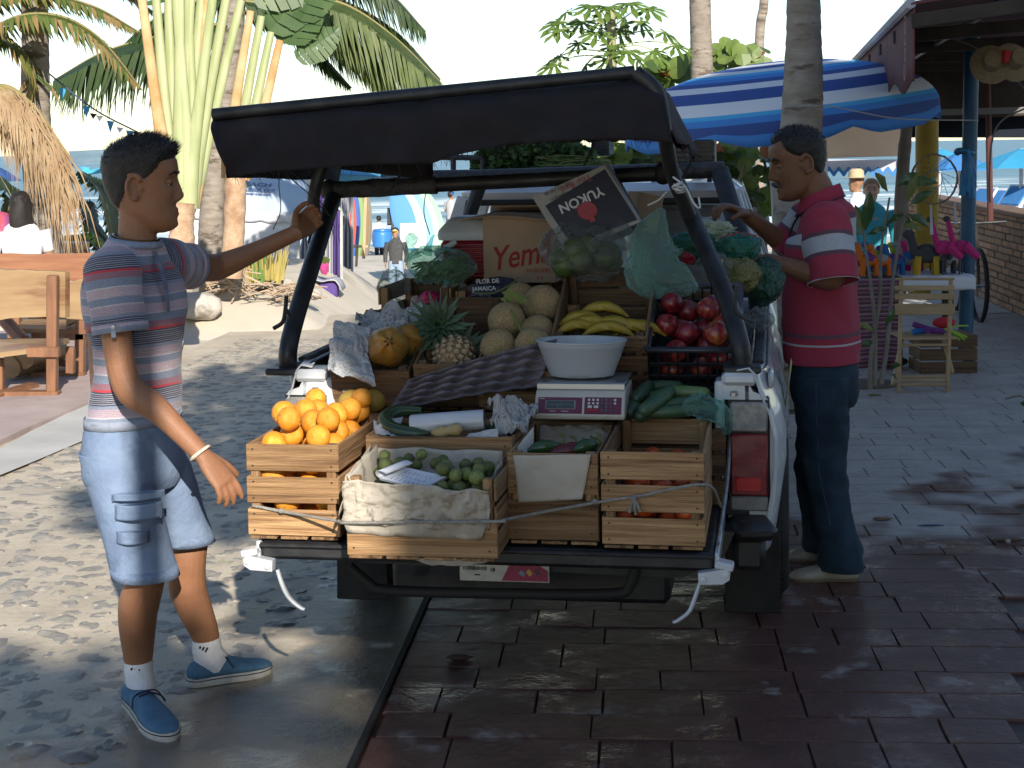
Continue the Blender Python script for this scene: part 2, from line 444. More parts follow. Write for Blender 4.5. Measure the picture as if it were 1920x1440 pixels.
def in_frame(p):
 v=Vector(p)-Vector(CAM);k=v.dot(Vector(FW));x=960+F*v.dot(Vector(RT))/k;y=CY-F*v.dot(Vector(UP))/k
 return-40<x<1960 and y<1500
cells=[c for c in cells if in_frame(S(c[0],c[1]))]
far=MB()
for k,(t,s,r)in enumerate(cells):
 p=S(t,s,rz(t,s)-.010);a=rnd(0,6.28);sx_, sy_=r*rnd(1.0,1.35), r*rnd(.62,.95);sz_=rnd(.011,.019)
 mx=Matrix.Translation(p)@Matrix.Rotation(a,4,'Z')@Matrix.Diagonal((sx_,sy_,sz_,1))
 if k<300:
  local('stone',stone_meshes[k%8],road,mx)
 else:
  me=stone_meshes[k%8];far.add([mx@v.co for v in me.vertices],[tuple(f.vertices)for f in me.polygons])
if far.v:o=far.obj('distant_stones',m_stone,road);o['kind']='stuff'
# ---- brick paving with individual pavers
b=MB();b.add([S(T_EDGE,2,-.006),S(9,2,-.006),S(9,15.2,-.006),S(T_EDGE,15.2,-.006)],[(0,1,2,3)])
pav=tag(b.obj('brick_paving',m_joint,smooth=False,origin='keep'),kind='structure')
b=MB();b.bar(S(T_EDGE-.006,2,.0),S(T_EDGE-.006,15.2,.0),.022,.02,ch=.004)
tag(b.obj('paving_edge_joint',M('dark_joint',(.02,.018,.016),rough=.7),smooth=False,origin='keep'),kind='structure')
random.seed(5);s=4.02;tiles=[]
while s<15.0:
 d=random.choice((.15,.19,.19,.21,.25))if s<9 else .2
 t=T_EDGE+.012-(rnd(0,.25))
 while t<5.2:
  w=random.choice((.2,.2,.3,.38,.42));a, c=max(t,T_EDGE+.012), t+w
  if c-a>.06 and in_frame(S((a+c)/2,s+d/2)):tiles.append((a,c,s,s+d))
  t+=w
 s+=d
def paver(mbq,a,c,s0,s1):
 g=.0016;e=.0025;z0=rnd(-.002,.001);tl=[rnd(-.0015,.0015)for _ in range(4)]
 P=[(a+g,s0+g),(c-g,s0+g),(c-g,s1-g),(a+g,s1-g)];Q=[(a+g+e,s0+g+e),(c-g-e,s0+g+e),(c-g-e,s1-g-e),(a+g+e,s1-g-e)]
 j=lambda:rnd(-.0025,.0025)
 vs=[S(t_+j(),s_+j(),-.008)for t_,s_ in P]+[S(t_+j(),s_+j(),.004+z0+tl[k])for k,(t_,s_)in enumerate(Q)]
 mbq.add(vs,[(4,5,6,7)]+[(i,(i+1)%4,4+(i+1)%4,4+i)for i in range(4)])
far=MB()
for k, tl in enumerate(tiles):
 if k<300:q=MB();paver(q,*tl);q.obj('paver',m_paver,pav,smooth=False)
 else:paver(far,*tl)
if far.v:o=far.obj('distant_pavers',m_paver,pav,smooth=False);o['kind']='stuff'
# ---- left verge: pale concrete apron and pink pavement with kerb step
def quadsheet(name,mat,P,z,n=1):b=MB();b.add([(p[0],p[1],z)for p in P],[tuple(range(len(P)))]);return tag(b.obj(name,mat,smooth=False,origin='keep'),kind='structure')
pk=[G(-260,960),G(60,808),G(178,758),G(215,640),G(240,590),G(-700,590)]
b=MB();b.prism([(p[0],p[1],-.02)for p in pk],(0,0,0),(0,0,.055));tag(b.obj('pink_pavement',m_pink,smooth=False,origin='keep'),kind='structure')
quadsheet('concrete_apron',m_apron,[G(-300,1020),G(70,868),G(230,800),G(330,700),G(345,640),G(230,592),G(170,758),G(60,812)],.0165)
quadsheet('concrete_slab',m_apron,[S(T_EDGE+.9,15.19),S(9,15.19),S(9,24),S(T_EDGE+.9,24)],.0)
# ---- raised sandy planting bank under the palms
b=MB()
def bank(u,v):
 x, y=lerp(-5.2,-1.35,u), lerp(13.7,21.5,v);ed=min(1,u/.12,(1-u)/.30,v/.22,(1-v)/.2);k=ed*ed*(3-2*ed);base=gz(y)-.06
 return Vector((x,y,lerp(base,.26+.05*nz((x,y,2),1.3)+.02*nz((x,y,9),4),k)))
b.grid(bank,40,50);tag(b.obj('sand_bank',m_sand,smooth=70,origin='keep'),kind='structure')
# ================================================================ unseen shade casters behind the viewpoint: added building and pole, then trees
m_stucco=M('ochre_stucco',(.50,.40,.28),(.56,.46,.33),3,.9,bump=.2,bscale=30)
m_leafd=M('almond_leaf',(.045,.085,.02),(.09,.14,.03),12,.5,transl=.3,rand=0)
m_bark=M('grey_bark',(.16,.13,.10),(.25,.21,.17),6,.9,bump=1.0,bscale=14)
bld=thing('shade_building',(6,-6.5,0),'unseen ochre building added behind the viewpoint to shade the street','building')  # unseen block, added and sized to shade the right of the street
b=MB();b.box((9.95,-6.0,4.5),(15.0,6.0,9.0),ch=.02);b.obj('wall',m_stucco,bld)
b=MB();b.box((9.95,-6.0,9.12),(15.1,6.3,.26),ch=.03);b.obj('roof_slab',m_apron,bld)
for k in range(4):
 for z in(2.0,5.6):
  if k==1 and z<3:continue
  b=MB();b.box((4.2+k*3.4,-2.995,z),(1.1,.06,1.3));w_=b.obj('window',M('window_frame_white',(.6,.6,.58),rough=.6),bld)
  b=MB();b.box((4.2+k*3.4,-2.96,z),(.95,.02,1.15),ch=.002);b.obj('pane',M('dark_pane',(.05,.06,.07),rough=.08),w_)
b=MB();b.box((7.6,-2.995,1.1),(1.1,.06,2.2));b.obj('door',M('brown_door',(.14,.07,.03),(.2,.1,.05),10,.5),bld)
pole=MB();pole.tube([(.205,-1.5,-.02),(.205,-1.5,5.6)],[.055,.045],10);tag(pole.obj('shadow_pole',m_bark),'slim unseen wooden pole added behind the viewpoint to cast a shadow band','shadow pole')  # unseen post, added to lay a narrow shadow band on the young man
def leafblob(mb,c,r,n,size,flat=.5):
 c=Vector(c)
 for _ in range(n):
  while True:
   d=Vector((rnd(-1,1),rnd(-1,1),rnd(-1,1)))
   if d.length<1:break
  p=c+Vector((d.x*r[0],d.y*r[1],d.z*r[2]));e=Euler((rnd(-.8,.8),rnd(-.8,.8),rnd(0,6.3))).to_matrix();s=size*rnd(.6,1.2)
  mb.add([p+e@Vector(q)*s for q in((0,-.5,0),(.32,-.1,.04),(.22,.35,.03),(0,.55,0),(-.22,.35,.03),(-.32,-.1,.04))],[(0,1,2,3,4,5)])
random.seed(21)
for base, crowns, lab in(
((1.45,-3.2,0),[((.95,-2.3,6.3),(.65,2.3,.5),480),((1.05,-4.75,6.1),(.6,.75,.3),330),((2.1,-4.4,6.8),(1.0,1.2,.5),300)],'leafy almond tree close behind the viewpoint'),
((3.6,-13.0,0),[((1.35,-8.3,6.2),(1.2,.75,.4),300),((.1,-8.6,6.4),(.9,.5,.35),160),((3.0,-11.5,6.6),(1.5,1.3,.6),400)],'leafy almond tree farther behind the viewpoint')):
 tr_=thing('almond_tree',base,lab,'tree')
 bb=Vector(base);q=MB();q.tube(smooth_path([bb,bb+Vector((.1,.1,2)),bb+Vector((0,.2,4)),bb+Vector((-.1,.3,6))],4),[.16,.12,.08,.04],9)
 for c, r, n in crowns:q.tube(smooth_path([bb+Vector((0,.2,4)),(bb+Vector((0,0,5.4))).lerp(Vector(c),.5),c],4),[.07,.02],6)
 q.obj('trunk',m_bark,tr_)
 q=MB()
 for c, r, n in crowns:leafblob(q,c,r,n,.26)
 q.obj('crown',m_leafd,tr_,smooth=False)
 # ================================================================ PICKUP TRUCK
m_white=M('white_car_paint',(.62,.64,.66),(.52,.54,.57),3,.22,coat=.6,rough2=.38,c3=(.36,.36,.36),sc3=5,t3=.64)
m_black=M('black_paint',(.012,.012,.014),(.03,.03,.032),14,.38,rough2=.6,bump=.12,bscale=80)
m_liner=M('black_bed_liner',(.014,.014,.016),(.028,.028,.03),20,.55,rough2=.75,bump=.25,bscale=120)
m_tyre=M('tyre_rubber',(.014,.014,.015),(.03,.029,.028),10,.85)
m_chrome=M('worn_steel',(.42,.42,.42),(.25,.25,.26),30,.35,metal=.9,rough2=.55)
m_glass=M('cab_glass',(.75,.8,.8),rough=.03,trans=.9,ior=1.12)
m_redlens=M('red_lamp_lens',(.24,.006,.01),(.14,.004,.008),60,.15,bump=.3,bscale=260,coat=.5)
m_redref=M('red_reflector',(.50,.008,.014),rough=.12,bump=.2,bscale=400)
m_clearlens=M('clear_lamp_lens',(.36,.34,.31),(.20,.19,.18),40,.12,bump=.35,bscale=300,coat=.6)
m_greylens=M('grey_lamp_lens',(.26,.25,.24),(.18,.18,.17),30,.2,bump=.35,bscale=240)
m_canvas=M('black_canvas',(.009,.008,.010),(.016,.012,.015),9,.88,bump=.5,bscale=24,c3=(.012,.010,.014),sc3=3)
m_canvas_red=M('maroon_canvas',(.022,.012,.014),(.035,.018,.02),6,.9,bump=.5,bscale=24)
m_rubber=M('black_rubber',(.018,.018,.018),rough=.7)
m_foam=M('black_foam_wrap',(.02,.02,.021),(.05,.05,.052),40,.55,bump=.8,bscale=60)
truck=thing('pickup_truck',TO,'white pickup truck with open tailgate, black roll bars and load of produce','pickup truck',rz=-TA)
# body sides with wheel arches
WY, WR, WZ=1.06, .315, .315
def side(sgn):
 b=MB();prof=[(.700,.995),(.735,1.002),(.752,.985),(.768,.93),(.797,.86),(.812,.78),(.812,.70),(.798,.60),(.78,.48),(.765,.42)]
 ysn=40
 def pt(u,v):
  y=lerp(-.012,2.02,u);lowz=.42
  if abs(y-WY)<.40:lowz=max(lowz,WZ+math.sqrt(max(0,.40**2-(y-WY)**2)))
  z=interp(v,np.linspace(0,1,len(prof)),[p[1]for p in prof]);x=interp(v,np.linspace(0,1,len(prof)),[p[0]for p in prof])
  if z<lowz:z=lowz
  fl=max(0,1-abs(math.hypot(y-WY,z-WZ)-.42)/.07)*.018
  tp=max(0,.16-y)*.35
  return(sgn*(x+fl-tp*.6),y,z)
 b.grid(pt if sgn>0 else(lambda u,v:pt(1-u,v)),ysn,36);return lo(b,'side_panel',m_white,truck,50,solid=.004)
side(1);side(-1)
for sgn in(1,-1):
 b=MB();b.box((sgn*.694,1.0,.80),(.014,2.0,.40));lo(b,'bed_side',m_liner,truck)
 b=MB();b.tube([(sgn*.728,.10,1.006),(sgn*.728,1.95,1.006)],.018,8,flat=.5);lo(b,'bed_rail',m_liner,truck)
 b=MB();b.tube([(sgn*.756,.10,.99),(sgn*.756,1.9,.99)],.006,6);lo(b,'rail_trim',m_chrome,truck)
b=MB();b.box((0,1.0,.575),(1.40,2.02,.05));lo(b,'bed_floor',m_liner,truck)
b=MB();b.box((0,2.0,.80),(1.44,.03,.42));lo(b,'bed_front',m_white,truck)
# rear corner posts, lamps
for sgn in(1,-1):
 b=MB()
 P=[(.615,.955),(.722,.955),(.735,.985),(.615,.985)]
 b.box((sgn*.672,.045,.968),(.108,.12,.040),ch=.012)
 b.prism([(sgn*x,.0,z)for x,z in((.622,.952),(.700,.952),(.712,.93),(.745,.918),(.757,.905),(.622,.905))][::sgn],(0,0,0),(0,.12,0))
 b.box((sgn*.612,.05,.76),(.03,.10,.40),ch=.006)
 b.box((sgn*.700,.05,.545),(.13,.10,.06),ch=.012)
 b.prism([(sgn*x,.02,z)for x,z in((.755,.91),(.775,.86),(.785,.75),(.78,.62),(.765,.52),(.755,.52))][::sgn],(0,0,0),(0,.1,0))
 lo(b,'corner_post',m_white,truck,30)
 lamp=MB();lamp.box((sgn*.698,.03,.735),(.128,.06,.352),ch=.006);lamp=lo(lamp,'tail_lamp',m_black,truck)
 q=MB();q.box((sgn*.70,-.004,.853),(.112,.02,.092),ch=.006);lo(q,'reverse_lens',m_clearlens,lamp)
 q=MB();q.box((sgn*.70,-.006,.707),(.114,.024,.190),ch=.006);lo(q,'brake_lens',m_redlens,lamp)
 q=MB();q.box((sgn*.698,-.0195,.648),(.075,.005,.042),ch=.002);lo(q,'reflector',m_redref,lamp)
 q=MB();q.box((sgn*.70,-.004,.588),(.112,.02,.045),ch=.005);lo(q,'marker_lens',m_greylens,lamp)
 q=MB();q.lathe([(.001,0),(.022,.002),(.016,.010),(.004,.012)],(sgn*.70,.005,.845),14,rotM(math.pi/2));lo(q,'bulb',M('lamp_bulb',(.5,.3,.28),rough=.2),lamp)
 q=MB();q.box((sgn*.655,-.014,.925),(.022,.01,.014),ch=.003);q.tube([(sgn*.655,-.016,.925),(sgn*.655,-.034,.925)],.006,8);lo(q,'latch_pin',m_chrome,truck)
 b=MB();b.box((sgn*.765,.12,.955),(.016,.07,.05),rotM(.3,0,0),ch=.007);lo(b,'rope_hook',m_white,truck)
 # tailgate, lying open
tg=MB();tg.box((-.02,-.30,.556),(1.275,.555,.052),ch=.012);tg=lo(tg,'tailgate',m_black,truck)
q=MB();q.bar((-.655,-.585,.575),(.615,-.585,.575),.018,.012,ch=.004);lo(q,'tailgate_edge',m_liner,tg)
for sgn, ex in((1,.622),(-1,-.664)):
 q=MB();q.box((ex,-.30,.556),(.012,.55,.052),ch=.003);lo(q,'tailgate_end',m_white,tg)
 q=MB();q.prism([(ex+sgn*x,-.60,z)for x,z in((-.05,.533),(.026,.546),(.036,.535),(.034,.517),(.016,.505),(-.048,.502))][::sgn],(0,0,0),(0,.028,0))
 for xx, zz in((-.036,.517),(.024,.53)):q.lathe([(.001,0),(.009,0),(.008,.006),(.001,.007)],(ex+sgn*xx,-.6,zz),10,rotM(math.pi/2))
 q.box((ex+sgn*.02,-.575,.552),(.05,.05,.02),rotM(0,sgn*.2,0),ch=.004)
 lo(q,'hinge_bracket',m_white,tg,30)
 q=MB();q.tube(smooth_path([(ex-sgn*.045,-.588,.505),(ex-sgn*.06,-.59,.46),(ex-sgn*.075,-.592,.425),(ex-sgn*.105,-.592,.40),(ex-sgn*.118,-.592,.395)]if sgn>0 else
[(ex+.06,-.588,.505),(ex+.075,-.59,.46),(ex+.095,-.592,.425),(ex+.125,-.592,.40),(ex+.138,-.592,.395)],5),[.009,.011,.009,.007],8,flat=.6);lo(q,'lever',m_white,tg)
 q=MB();q.tube(smooth_path([(sgn*.622,-.50,.59),(sgn*.64,-.25,.70),(sgn*.642,.02,.80)],4),.006,6);lo(q,'tailgate_stay',m_chrome,tg)
 # bumper
bp_=MB()
bp_.prism([(x,-.13,z)for x,z in((-.60,.53),(-.49,.405),(.50,.385),(.62,.44),(.66,.53))],(0,0,0),(0,.14,0))
bump=lo(bp_,'rear_bumper',m_black,truck,25)
q=MB();q.box((.705,-.03,.525),(.13,.20,.055),rotM(0,0,.2),ch=.02);q.box((.70,-.02,.455),(.10,.16,.11),ch=.02);lo(q,'bumper_end',m_black,bump)
q=MB();q.box((-.705,-.03,.525),(.13,.20,.055),rotM(0,0,-.2),ch=.02);q.box((-.70,-.02,.455),(.10,.16,.11),ch=.02);lo(q,'bumper_end',m_black,bump)
q=MB();q.tube(smooth_path([TL(655,1062,-.16),TL(690,1092,-.16),TL(730,1107,-.16),TL(960,1113,-.16),TL(1150,1113,-.16),TL(1182,1095,-.16),TL(1192,1062,-.16)],6),.017,10);lo(q,'bumper_loop',m_rubber,bump)
q=MB();q.box((0,-.02,.43),(.9,.04,.10),ch=.006);lo(q,'plate_recess',m_liner,bump)
# licence plate
pc=(TL(862,1054,-.15)+TL(1030,1086,-.15))/2;pw=TL(1030,1070,-.15).x-TL(862,1070,-.15).x
q=MB();q.box(pc+Vector((0,0,.016)),(pw,.004,.10),ch=.0015);plate=lo(q,'licence_plate',M('plate_white',(.55,.54,.50),(.42,.41,.38),30,.4),truck)
q=MB();y_=pc.y-.0032;x_=pc.x
q.prism([(x_+pw*a,y_,pc.z+.016+z)for a,z in((-.03,-.046),(.485,-.046),(.485,-.012),(.38,.004),(.06,.004))],(0,0,0),(0,-.0008,0));lo(q,'plate_band',M('plate_magenta',(.33,.03,.09),(.22,.02,.06),60,.4),plate,False)
q=MB()
for k in range(22):q.box((x_-pw*.455+k*.0034,y_-.0006,pc.z+.006),(random.choice((.001,.0018,.0026)),.0008,.011),ch=.0001)
q.box((x_-pw*.30,y_-.0006,pc.z-.014),(.018,.0008,.004),ch=.0001);lo(q,'barcode',M('print_black',(.03,.03,.03),rough=.6),plate,False)
for sx_, cl in((.20,(.15,.25,.3)),(.28,(.55,.3,.05)),(.37,(.08,.04,.05))):
 q=MB();q.box((x_+pw*sx_,y_-.0014,pc.z-.012+sx_*.03),(.018,.0008,.014),rotM(0,sx_*3,0),ch=.002);lo(q,'plate_emblem',M('emb%d'%int(sx_*100),cl,rough=.5),plate,False)
RX90=Matrix.Rotation(math.pi/2,4,'X')
def ltext(name,body,size,mat,parent,p,R=RX90,**kw):
 o=text(name,body,size,mat,None,Matrix.Identity(4),**kw);o.location=(0,0,0)
 o.parent=parent;o.matrix_basis=Matrix.Translation(p)@R;return o
def text(name,body,size,mat,parent=None,Mx=None,extrude=.0003,align='LEFT',bold=0,shear=0):
 cu=bpy.data.curves.new(name,'FONT');cu.body=body;cu.size=size;cu.extrude=extrude;cu.align_x=align;cu.offset=bold;cu.shear=shear;cu.resolution_u=3
 ob=bpy.data.objects.new(name,cu);COL.objects.link(ob)
 dg=bpy.context.evaluated_depsgraph_get();me=bpy.data.meshes.new_from_object(ob.evaluated_get(dg))
 bpy.data.objects.remove(ob);me.materials.clear();me.materials.append(mat);me.name=name
 o=bpy.data.objects.new(name,me);COL.objects.link(o);return o
ltext('plate_number','18',.016,_mats['print_black'],plate,Vector((x_-pw*.16,y_-.0012,pc.z-.002)),bold=.0006)
# wheels, mud flaps
for sgn in(1,-1):
 for wy in(WY,3.55):
  w=MB();prof=[]
  for a in np.linspace(-90,90,9):prof.append((WR-.045+.045*math.cos(math.radians(a))+.0,.092*math.sin(math.radians(a))))
  w.lathe([(.19,-.092)]+prof+[(.19,.092)],(sgn*.735,wy,WZ),36,rotM(0,math.pi/2),cap=False)
  for k in range(60):
   a=k/60*2*math.pi
   for dx in(-.05,0,.05):w.box((sgn*.735+dx,wy+(WR+.001)*math.cos(a+dx*2),WZ+(WR+.001)*math.sin(a+dx*2)),(.034,.014,.008),rotM(a-math.pi/2,0,0),ch=.001)
  wh=lo(w,'wheel',m_tyre,truck)
  q=MB();q.lathe([(.02,-.03),(.19,-.05),(.195,.05),(.17,.07),(.14,.05),(.06,.045),(.05,.06),(.001,.06)],(sgn*.735,wy,WZ),24,rotM(0,sgn*math.pi/2));lo(q,'rim',m_chrome,wh)
 q=MB();q.box((sgn*.70,.66,.24),(.19,.010,.38),rotM(-.08),ch=.004);lo(q,'mud_flap',M('mud_flap_rubber',(.012,.012,.012),(.03,.028,.026),5,.9),truck)
 q=MB();q.grid(lambda u,v,sgn=sgn:Vector((sgn*lerp(.60,.79,v),WY+.39*math.cos(math.pi*u),WZ+.39*math.sin(math.pi*u))),20,1);lo(q,'wheel_arch',m_rubber,truck)
q=MB();q.tube([(-.6,WY,WZ),(.6,WY,WZ)],.045,10);q.sphere((0,WY,WZ),.12,12,8);lo(q,'rear_axle',m_black,truck)
q=MB()
for sgn in(1,-1):q.box((sgn*.42,1.8,.47),(.07,3.6,.10))
q.box((0,.55,.33),(.9,.9,.20));q.box((0,1.9,.36),(.8,1.3,.14));q.tube([(-.35,.1,.33),(-.35,2.5,.33)],.03,8);lo(q,'chassis',m_black,truck)  # besides the rails, boxes added under the bed to keep the underside dark
# cab
m_head=M('cab_lining',(.20,.15,.12),(.28,.2,.15),12,.8)
cb=MB()
zs=[.45,.85,1.0,1.02,1.44,1.49,1.515]
def ring(z,x,y0,y1,r=.09):
 out=[]
 for cx, cy_, a0 in((x-r,y1-r,0),(-x+r,y1-r,90),(-x+r,y0+r,180),(x-r,y0+r,270)):
  for k in range(5):a=math.radians(a0+k*22.5);out.append(Vector((cx+r*math.cos(a),cy_+r*math.sin(a),z)))
 return out
cb.loft([ring(.42,.77,2.05,4.55),ring(.70,.80,2.05,4.6),ring(.92,.79,2.06,4.5),ring(.99,.76,2.07,4.4)]);lo(cb,'cab_body',m_white,truck)
cb=MB();cb.loft([ring(1.43,.625,2.17,3.25),ring(1.475,.63,2.15,3.27),ring(1.505,.58,2.2,3.2),ring(1.512,.45,2.3,3.0)]);lo(cb,'cab_roof',m_white,truck)
for sgn in(1,-1):
 for(ya,yb)in((2.08,2.19),(3.75,3.2),(2.75,2.75)):
  q=MB();q.bar((sgn*.745,ya,.98),(sgn*.60,yb,1.45),.07,.05,up=(0,1,0));lo(q,'roof_pillar',m_white,truck)
q=MB();q.add([(-.66,2.115,1.03),(.66,2.115,1.03),(.57,2.165,1.42),(-.57,2.165,1.42)],[(0,1,2,3)]);lo(q,'rear_window',m_glass,truck,False)
q=MB();q.tube([(-.67,2.10,1.02),(.67,2.10,1.02),(.585,2.155,1.43),(-.585,2.155,1.43),(-.67,2.10,1.02)],.014,6);lo(q,'window_seal',m_rubber,truck)
q=MB();q.add([(.69,3.75,1.0),(-.69,3.75,1.0),(-.56,3.24,1.43),(.56,3.24,1.43)],[(0,1,2,3)]);lo(q,'windscreen',m_glass,truck,False)
for sx_ in(.33,-.33):
 q=MB();q.box((sx_,2.6,1.05),(.42,.14,.5),rotM(-.15),ch=.05);q.box((sx_,2.55,1.33),(.2,.08,.14),ch=.03);lo(q,'seat',m_head,truck)
q=MB();q.grid(lambda u,v:Vector((lerp(-.5,.55,u),2.3+.02*math.sin(u*30),1.405-.012*v-.022*v*(1+math.sin(u*22)))),60,3);lo(q,'window_fringe',M('fringe_white',(.6,.58,.6),rough=.9),truck,solid=.002)
q=MB();q.box((0,2.75,1.425),(1.1,.9,.012));lo(q,'headliner',m_head,truck)
# roll bars: rear hoop
lf=TL(540,690,.06);lt=TL(618,357,.72);rf=TL(1392,686,.06);rt=TL(1243,325,.72)
q=MB();q.tube(smooth_path([lf,TL(541,652,.06),TL(556,590,.16),TL(590,480,.38),TL(624,372,.70)],6),.030,14);lo(q,'roll_bar',m_black,truck)
q=MB();q.tube(smooth_path([rf,TL(1386,640,.07),TL(1362,560,.20),TL(1315,450,.42),TL(1282,372,.60),TL(1262,325,.70)],6),.030,14);lo(q,'roll_bar',m_black,truck)
q=MB();q.tube([lt,rt],.026,14);xb=lo(q,'cross_bar',m_black,truck)
q=MB();q.tube(smooth_path([lt.lerp(rt,.01),lt.lerp(rt,.15),lt.lerp(rt,.33)],10),[.032,.031,.033,.030,.033],14,disp=lambda p:.003*nz(p,30));lo(q,'foam_wrap',m_foam,xb)
for p, r in((lt,.038),(rt,.038)):
 q=MB();q.sphere(p,(.036,.040,.040),14,10);lo(q,'end_cap',m_rubber,xb)
for p in(lf,rf):
 q=MB();q.box(p+Vector((0,.01,-.005)),(.115,.15,.022),ch=.006);lo(q,'bar_foot',m_black,truck)
for pts in([(530,582),(527,600),(533,560)],[(515,615),(530,600),(538,560)]):
 pass
q=MB();q.tube(smooth_path([TL(513,616,.02),TL(530,604,.02),TL(535,580,.02),TL(537,555,.02)],4),.007,7);q.tube([TL(535,580,.02),TL(545,590,.03)],.007,6);lo(q,'tie_hook',m_black,truck)
q=MB();q.tube(smooth_path([TL(1382,535,.02),TL(1378,570,.02),TL(1386,590,.02),TL(1412,603,.02)],4),.007,7);q.tube([TL(1386,590,.02),TL(1375,580,.05)],.007,6);lo(q,'tie_hook',m_black,truck)
# front hoop behind the cab
fz=1.95
fl_, fr_=TL(905,333,fz), TL(1358,318,fz)
q=MB();q.tube([fl_+Vector((-.30,0,.0)),fl_,fr_],.036,12,disp=lambda p:.003*nz(p,40));lo(q,'front_cross_bar',m_foam,truck)
for p, foot in((fl_,TL(858,470,fz-.05)),(fr_+Vector((-.02,0,0)),TL(1412,520,fz-.4))):
 q=MB();q.tube(smooth_path([p,p.lerp(foot,.5),foot],4),.042,12,flat=.7);q.tube([foot,Vector((foot.x*1.02,foot.y,1.0))],.042,12,flat=.7);lo(q,'front_roll_bar',m_black,truck)
 # roof rack over the cab
rk=MB();ry=2.3
for(a,c)in(((640,292),(905,296)),((905,296),(905,330)),((850,296),(850,330)),((640,292),(628,352))):
 rk.tube([TL(*a,ry),TL(*c,ry)],.013,8)
rk.tube([TL(905,330,ry),TL(1350,322,ry)],.018,8)
for k in range(7):rk.tube([TL(700+k*105,338,ry),TL(700+k*105,338,ry)+Vector((0,.75,0))],.012,6)
rk.tube([TL(640,340,ry)+Vector((0,.75,0)),TL(1350,322,ry)+Vector((0,.75,0))],.018,8)
for xx in(-.55,.55):rk.tube([(xx,ry+.02,1.49),(xx,ry+.02,TL(960,335,ry).z)],.018,8);rk.tube([(xx,ry+.7,1.49),(xx,ry+.7,TL(960,335,ry).z)],.018,8)
lo(rk,'roof_rack',m_black,truck)
# canvas canopy lifted off its bars: frame tubes + cloth
cy0, cy1=.05, 1.35
tl, tr=TL(383,203,cy0), TL(1195,128,cy0)
bk=Vector((0,cy1-cy0,-.04));cz=Vector((0,0,1))
can=MB()
def canopy(u,v):
 """u across (with the two hanging sides), v from the tail to the cab"""
 A_, B_=tl+Vector((0,.16,-.012)), tr+Vector((0,.16,-.012))
 if u<.12:k=u/.12;p=TL(425,333,cy0).lerp(A_,k)+Vector((0,0,0))
 elif u>.88:k=(u-.88)/.12;p=B_.lerp(TL(1262,268,cy0)+Vector((-.015,0,.0)),k)
 else:
  k=(u-.12)/.76;p=A_.lerp(B_,k)+Vector((0,0,-.012*math.sin(k*math.pi)))
 p=p+bk*v
 p.z+=-.05*math.sin(v*math.pi)*math.sin(min(1,max(0,(u-.12)/.76))*math.pi)+.006*nz(p,5)
 return p
can.grid(canopy,64,18);cloth=lo(can,'canopy_cloth',m_canvas,truck,60,solid=.003)
vl=MB()
def valance(u,v):
 A_=TL(383,203,cy0-.004);B_=TL(1232,150,cy0-.004);top=A_.lerp(B_,u)
 if u>.955:top=TL(1195,128,cy0-.004).lerp(TL(1238,150,cy0-.004),(u-.955)/.045)
 elif u<.955:top=A_.lerp(TL(1195,128,cy0-.004),u/.955)
 by=interp(u,[0,.05,.12,.35,.48,.52,.65,.8,.93,1],[333,331,322,308,306,292,270,262,262,268])
 bx=interp(u,[0,.05,1],[428,440,1262]);bot=TL(bx,by,cy0-.03)
 p=top.lerp(bot,v);p.y+=-.012*math.sin(v*math.pi)+.03*nz((u*7,v*1.5,0),1)*v+.02*nz((u*16,v*3,4),1)*v
 if v<.35:k=(1-v/.35);p.y+=.16*k*k;p.z+=.012*k*(1-k)-.01*k
 return p
vl.grid(valance,90,20);lo(vl,'canopy_valance',m_canvas,cloth,60,solid=.003)
v2=MB()
def lining(u,v):
 top=TL(lerp(640,1225,u),lerp(215,180,u),.35);by=interp(u,[0,.2,.4,.6,1],[285,300,280,268,262]);bot=TL(lerp(650,1230,u),by+6*nz((u*40,0,0),1),.35)
 p=top.lerp(bot,v);p.y+=.05*nz((u*6,v*2,2),1);return p
v2.grid(lining,60,6);lo(v2,'canopy_lining',m_canvas_red,cloth,60,solid=.002)
vb=MB();vb.grid(lambda u,v:TL(lerp(640,812,u),lerp(292,interp(u,[0,1],[318,338]),v),1.2),8,4);lo(vb,'canopy_flap',m_canvas,cloth,solid=.002)
fr=MB()
random.seed(3)
for k in range(150):
 u=rnd(.5,.97)if k>60 else rnd(.02,.5);p=valance(u,.97);q_=p+Vector((rnd(-.02,.02),rnd(-.01,.01),-rnd(.01,.045)));fr.tube([p,p.lerp(q_,.5)+Vector((rnd(-.004,.004),0,0)),q_],[.0012,.0005],3,cap=False)
for px, py, l in((745,330,50),(946,285,40),(1106,265,70),(1290,300,60)):
 a=TL(px,py-30,.2);fr.tube(smooth_path([a,a+Vector((.01,0,-l*.0008)),a+Vector((-.02,0,-l*.0018))],3),.004,5)
lo(fr,'loose_threads',m_canvas,cloth)['kind']='stuff'
cf=MB()
cf.tube(smooth_path([TL(1190,135,cy0+.02),TL(1232,175,cy0+.02),TL(1248,262,cy0+.02),TL(1262,330,.25),TL(1292,402,.42)],5),.024,12);lo(cf,'canopy_leg',m_black,truck)
cf=MB();cf.tube(smooth_path([TL(640,288,.34),TL(612,298,.34),TL(598,330,.34),TL(588,372,.34),TL(592,418,.34)],5),.022,12);lo(cf,'canopy_leg',m_black,truck)
cf=MB();cf.tube([TL(400,215,cy0+.02),TL(1190,135,cy0+.02)],.02,10);cf.tube([TL(400,215,cy0+.02)+bk,TL(1190,135,cy0+.02)+bk],.02,10)
for x_ in(.05,.5,.97):a=TL(400,215,cy0+.02).lerp(TL(1190,135,cy0+.02),x_);cf.tube([a,a+bk],.018,8)
cf.tube([TL(640,288,.34),TL(812,290,1.2)],.013,8);lo(cf,'canopy_frame',m_black,truck)
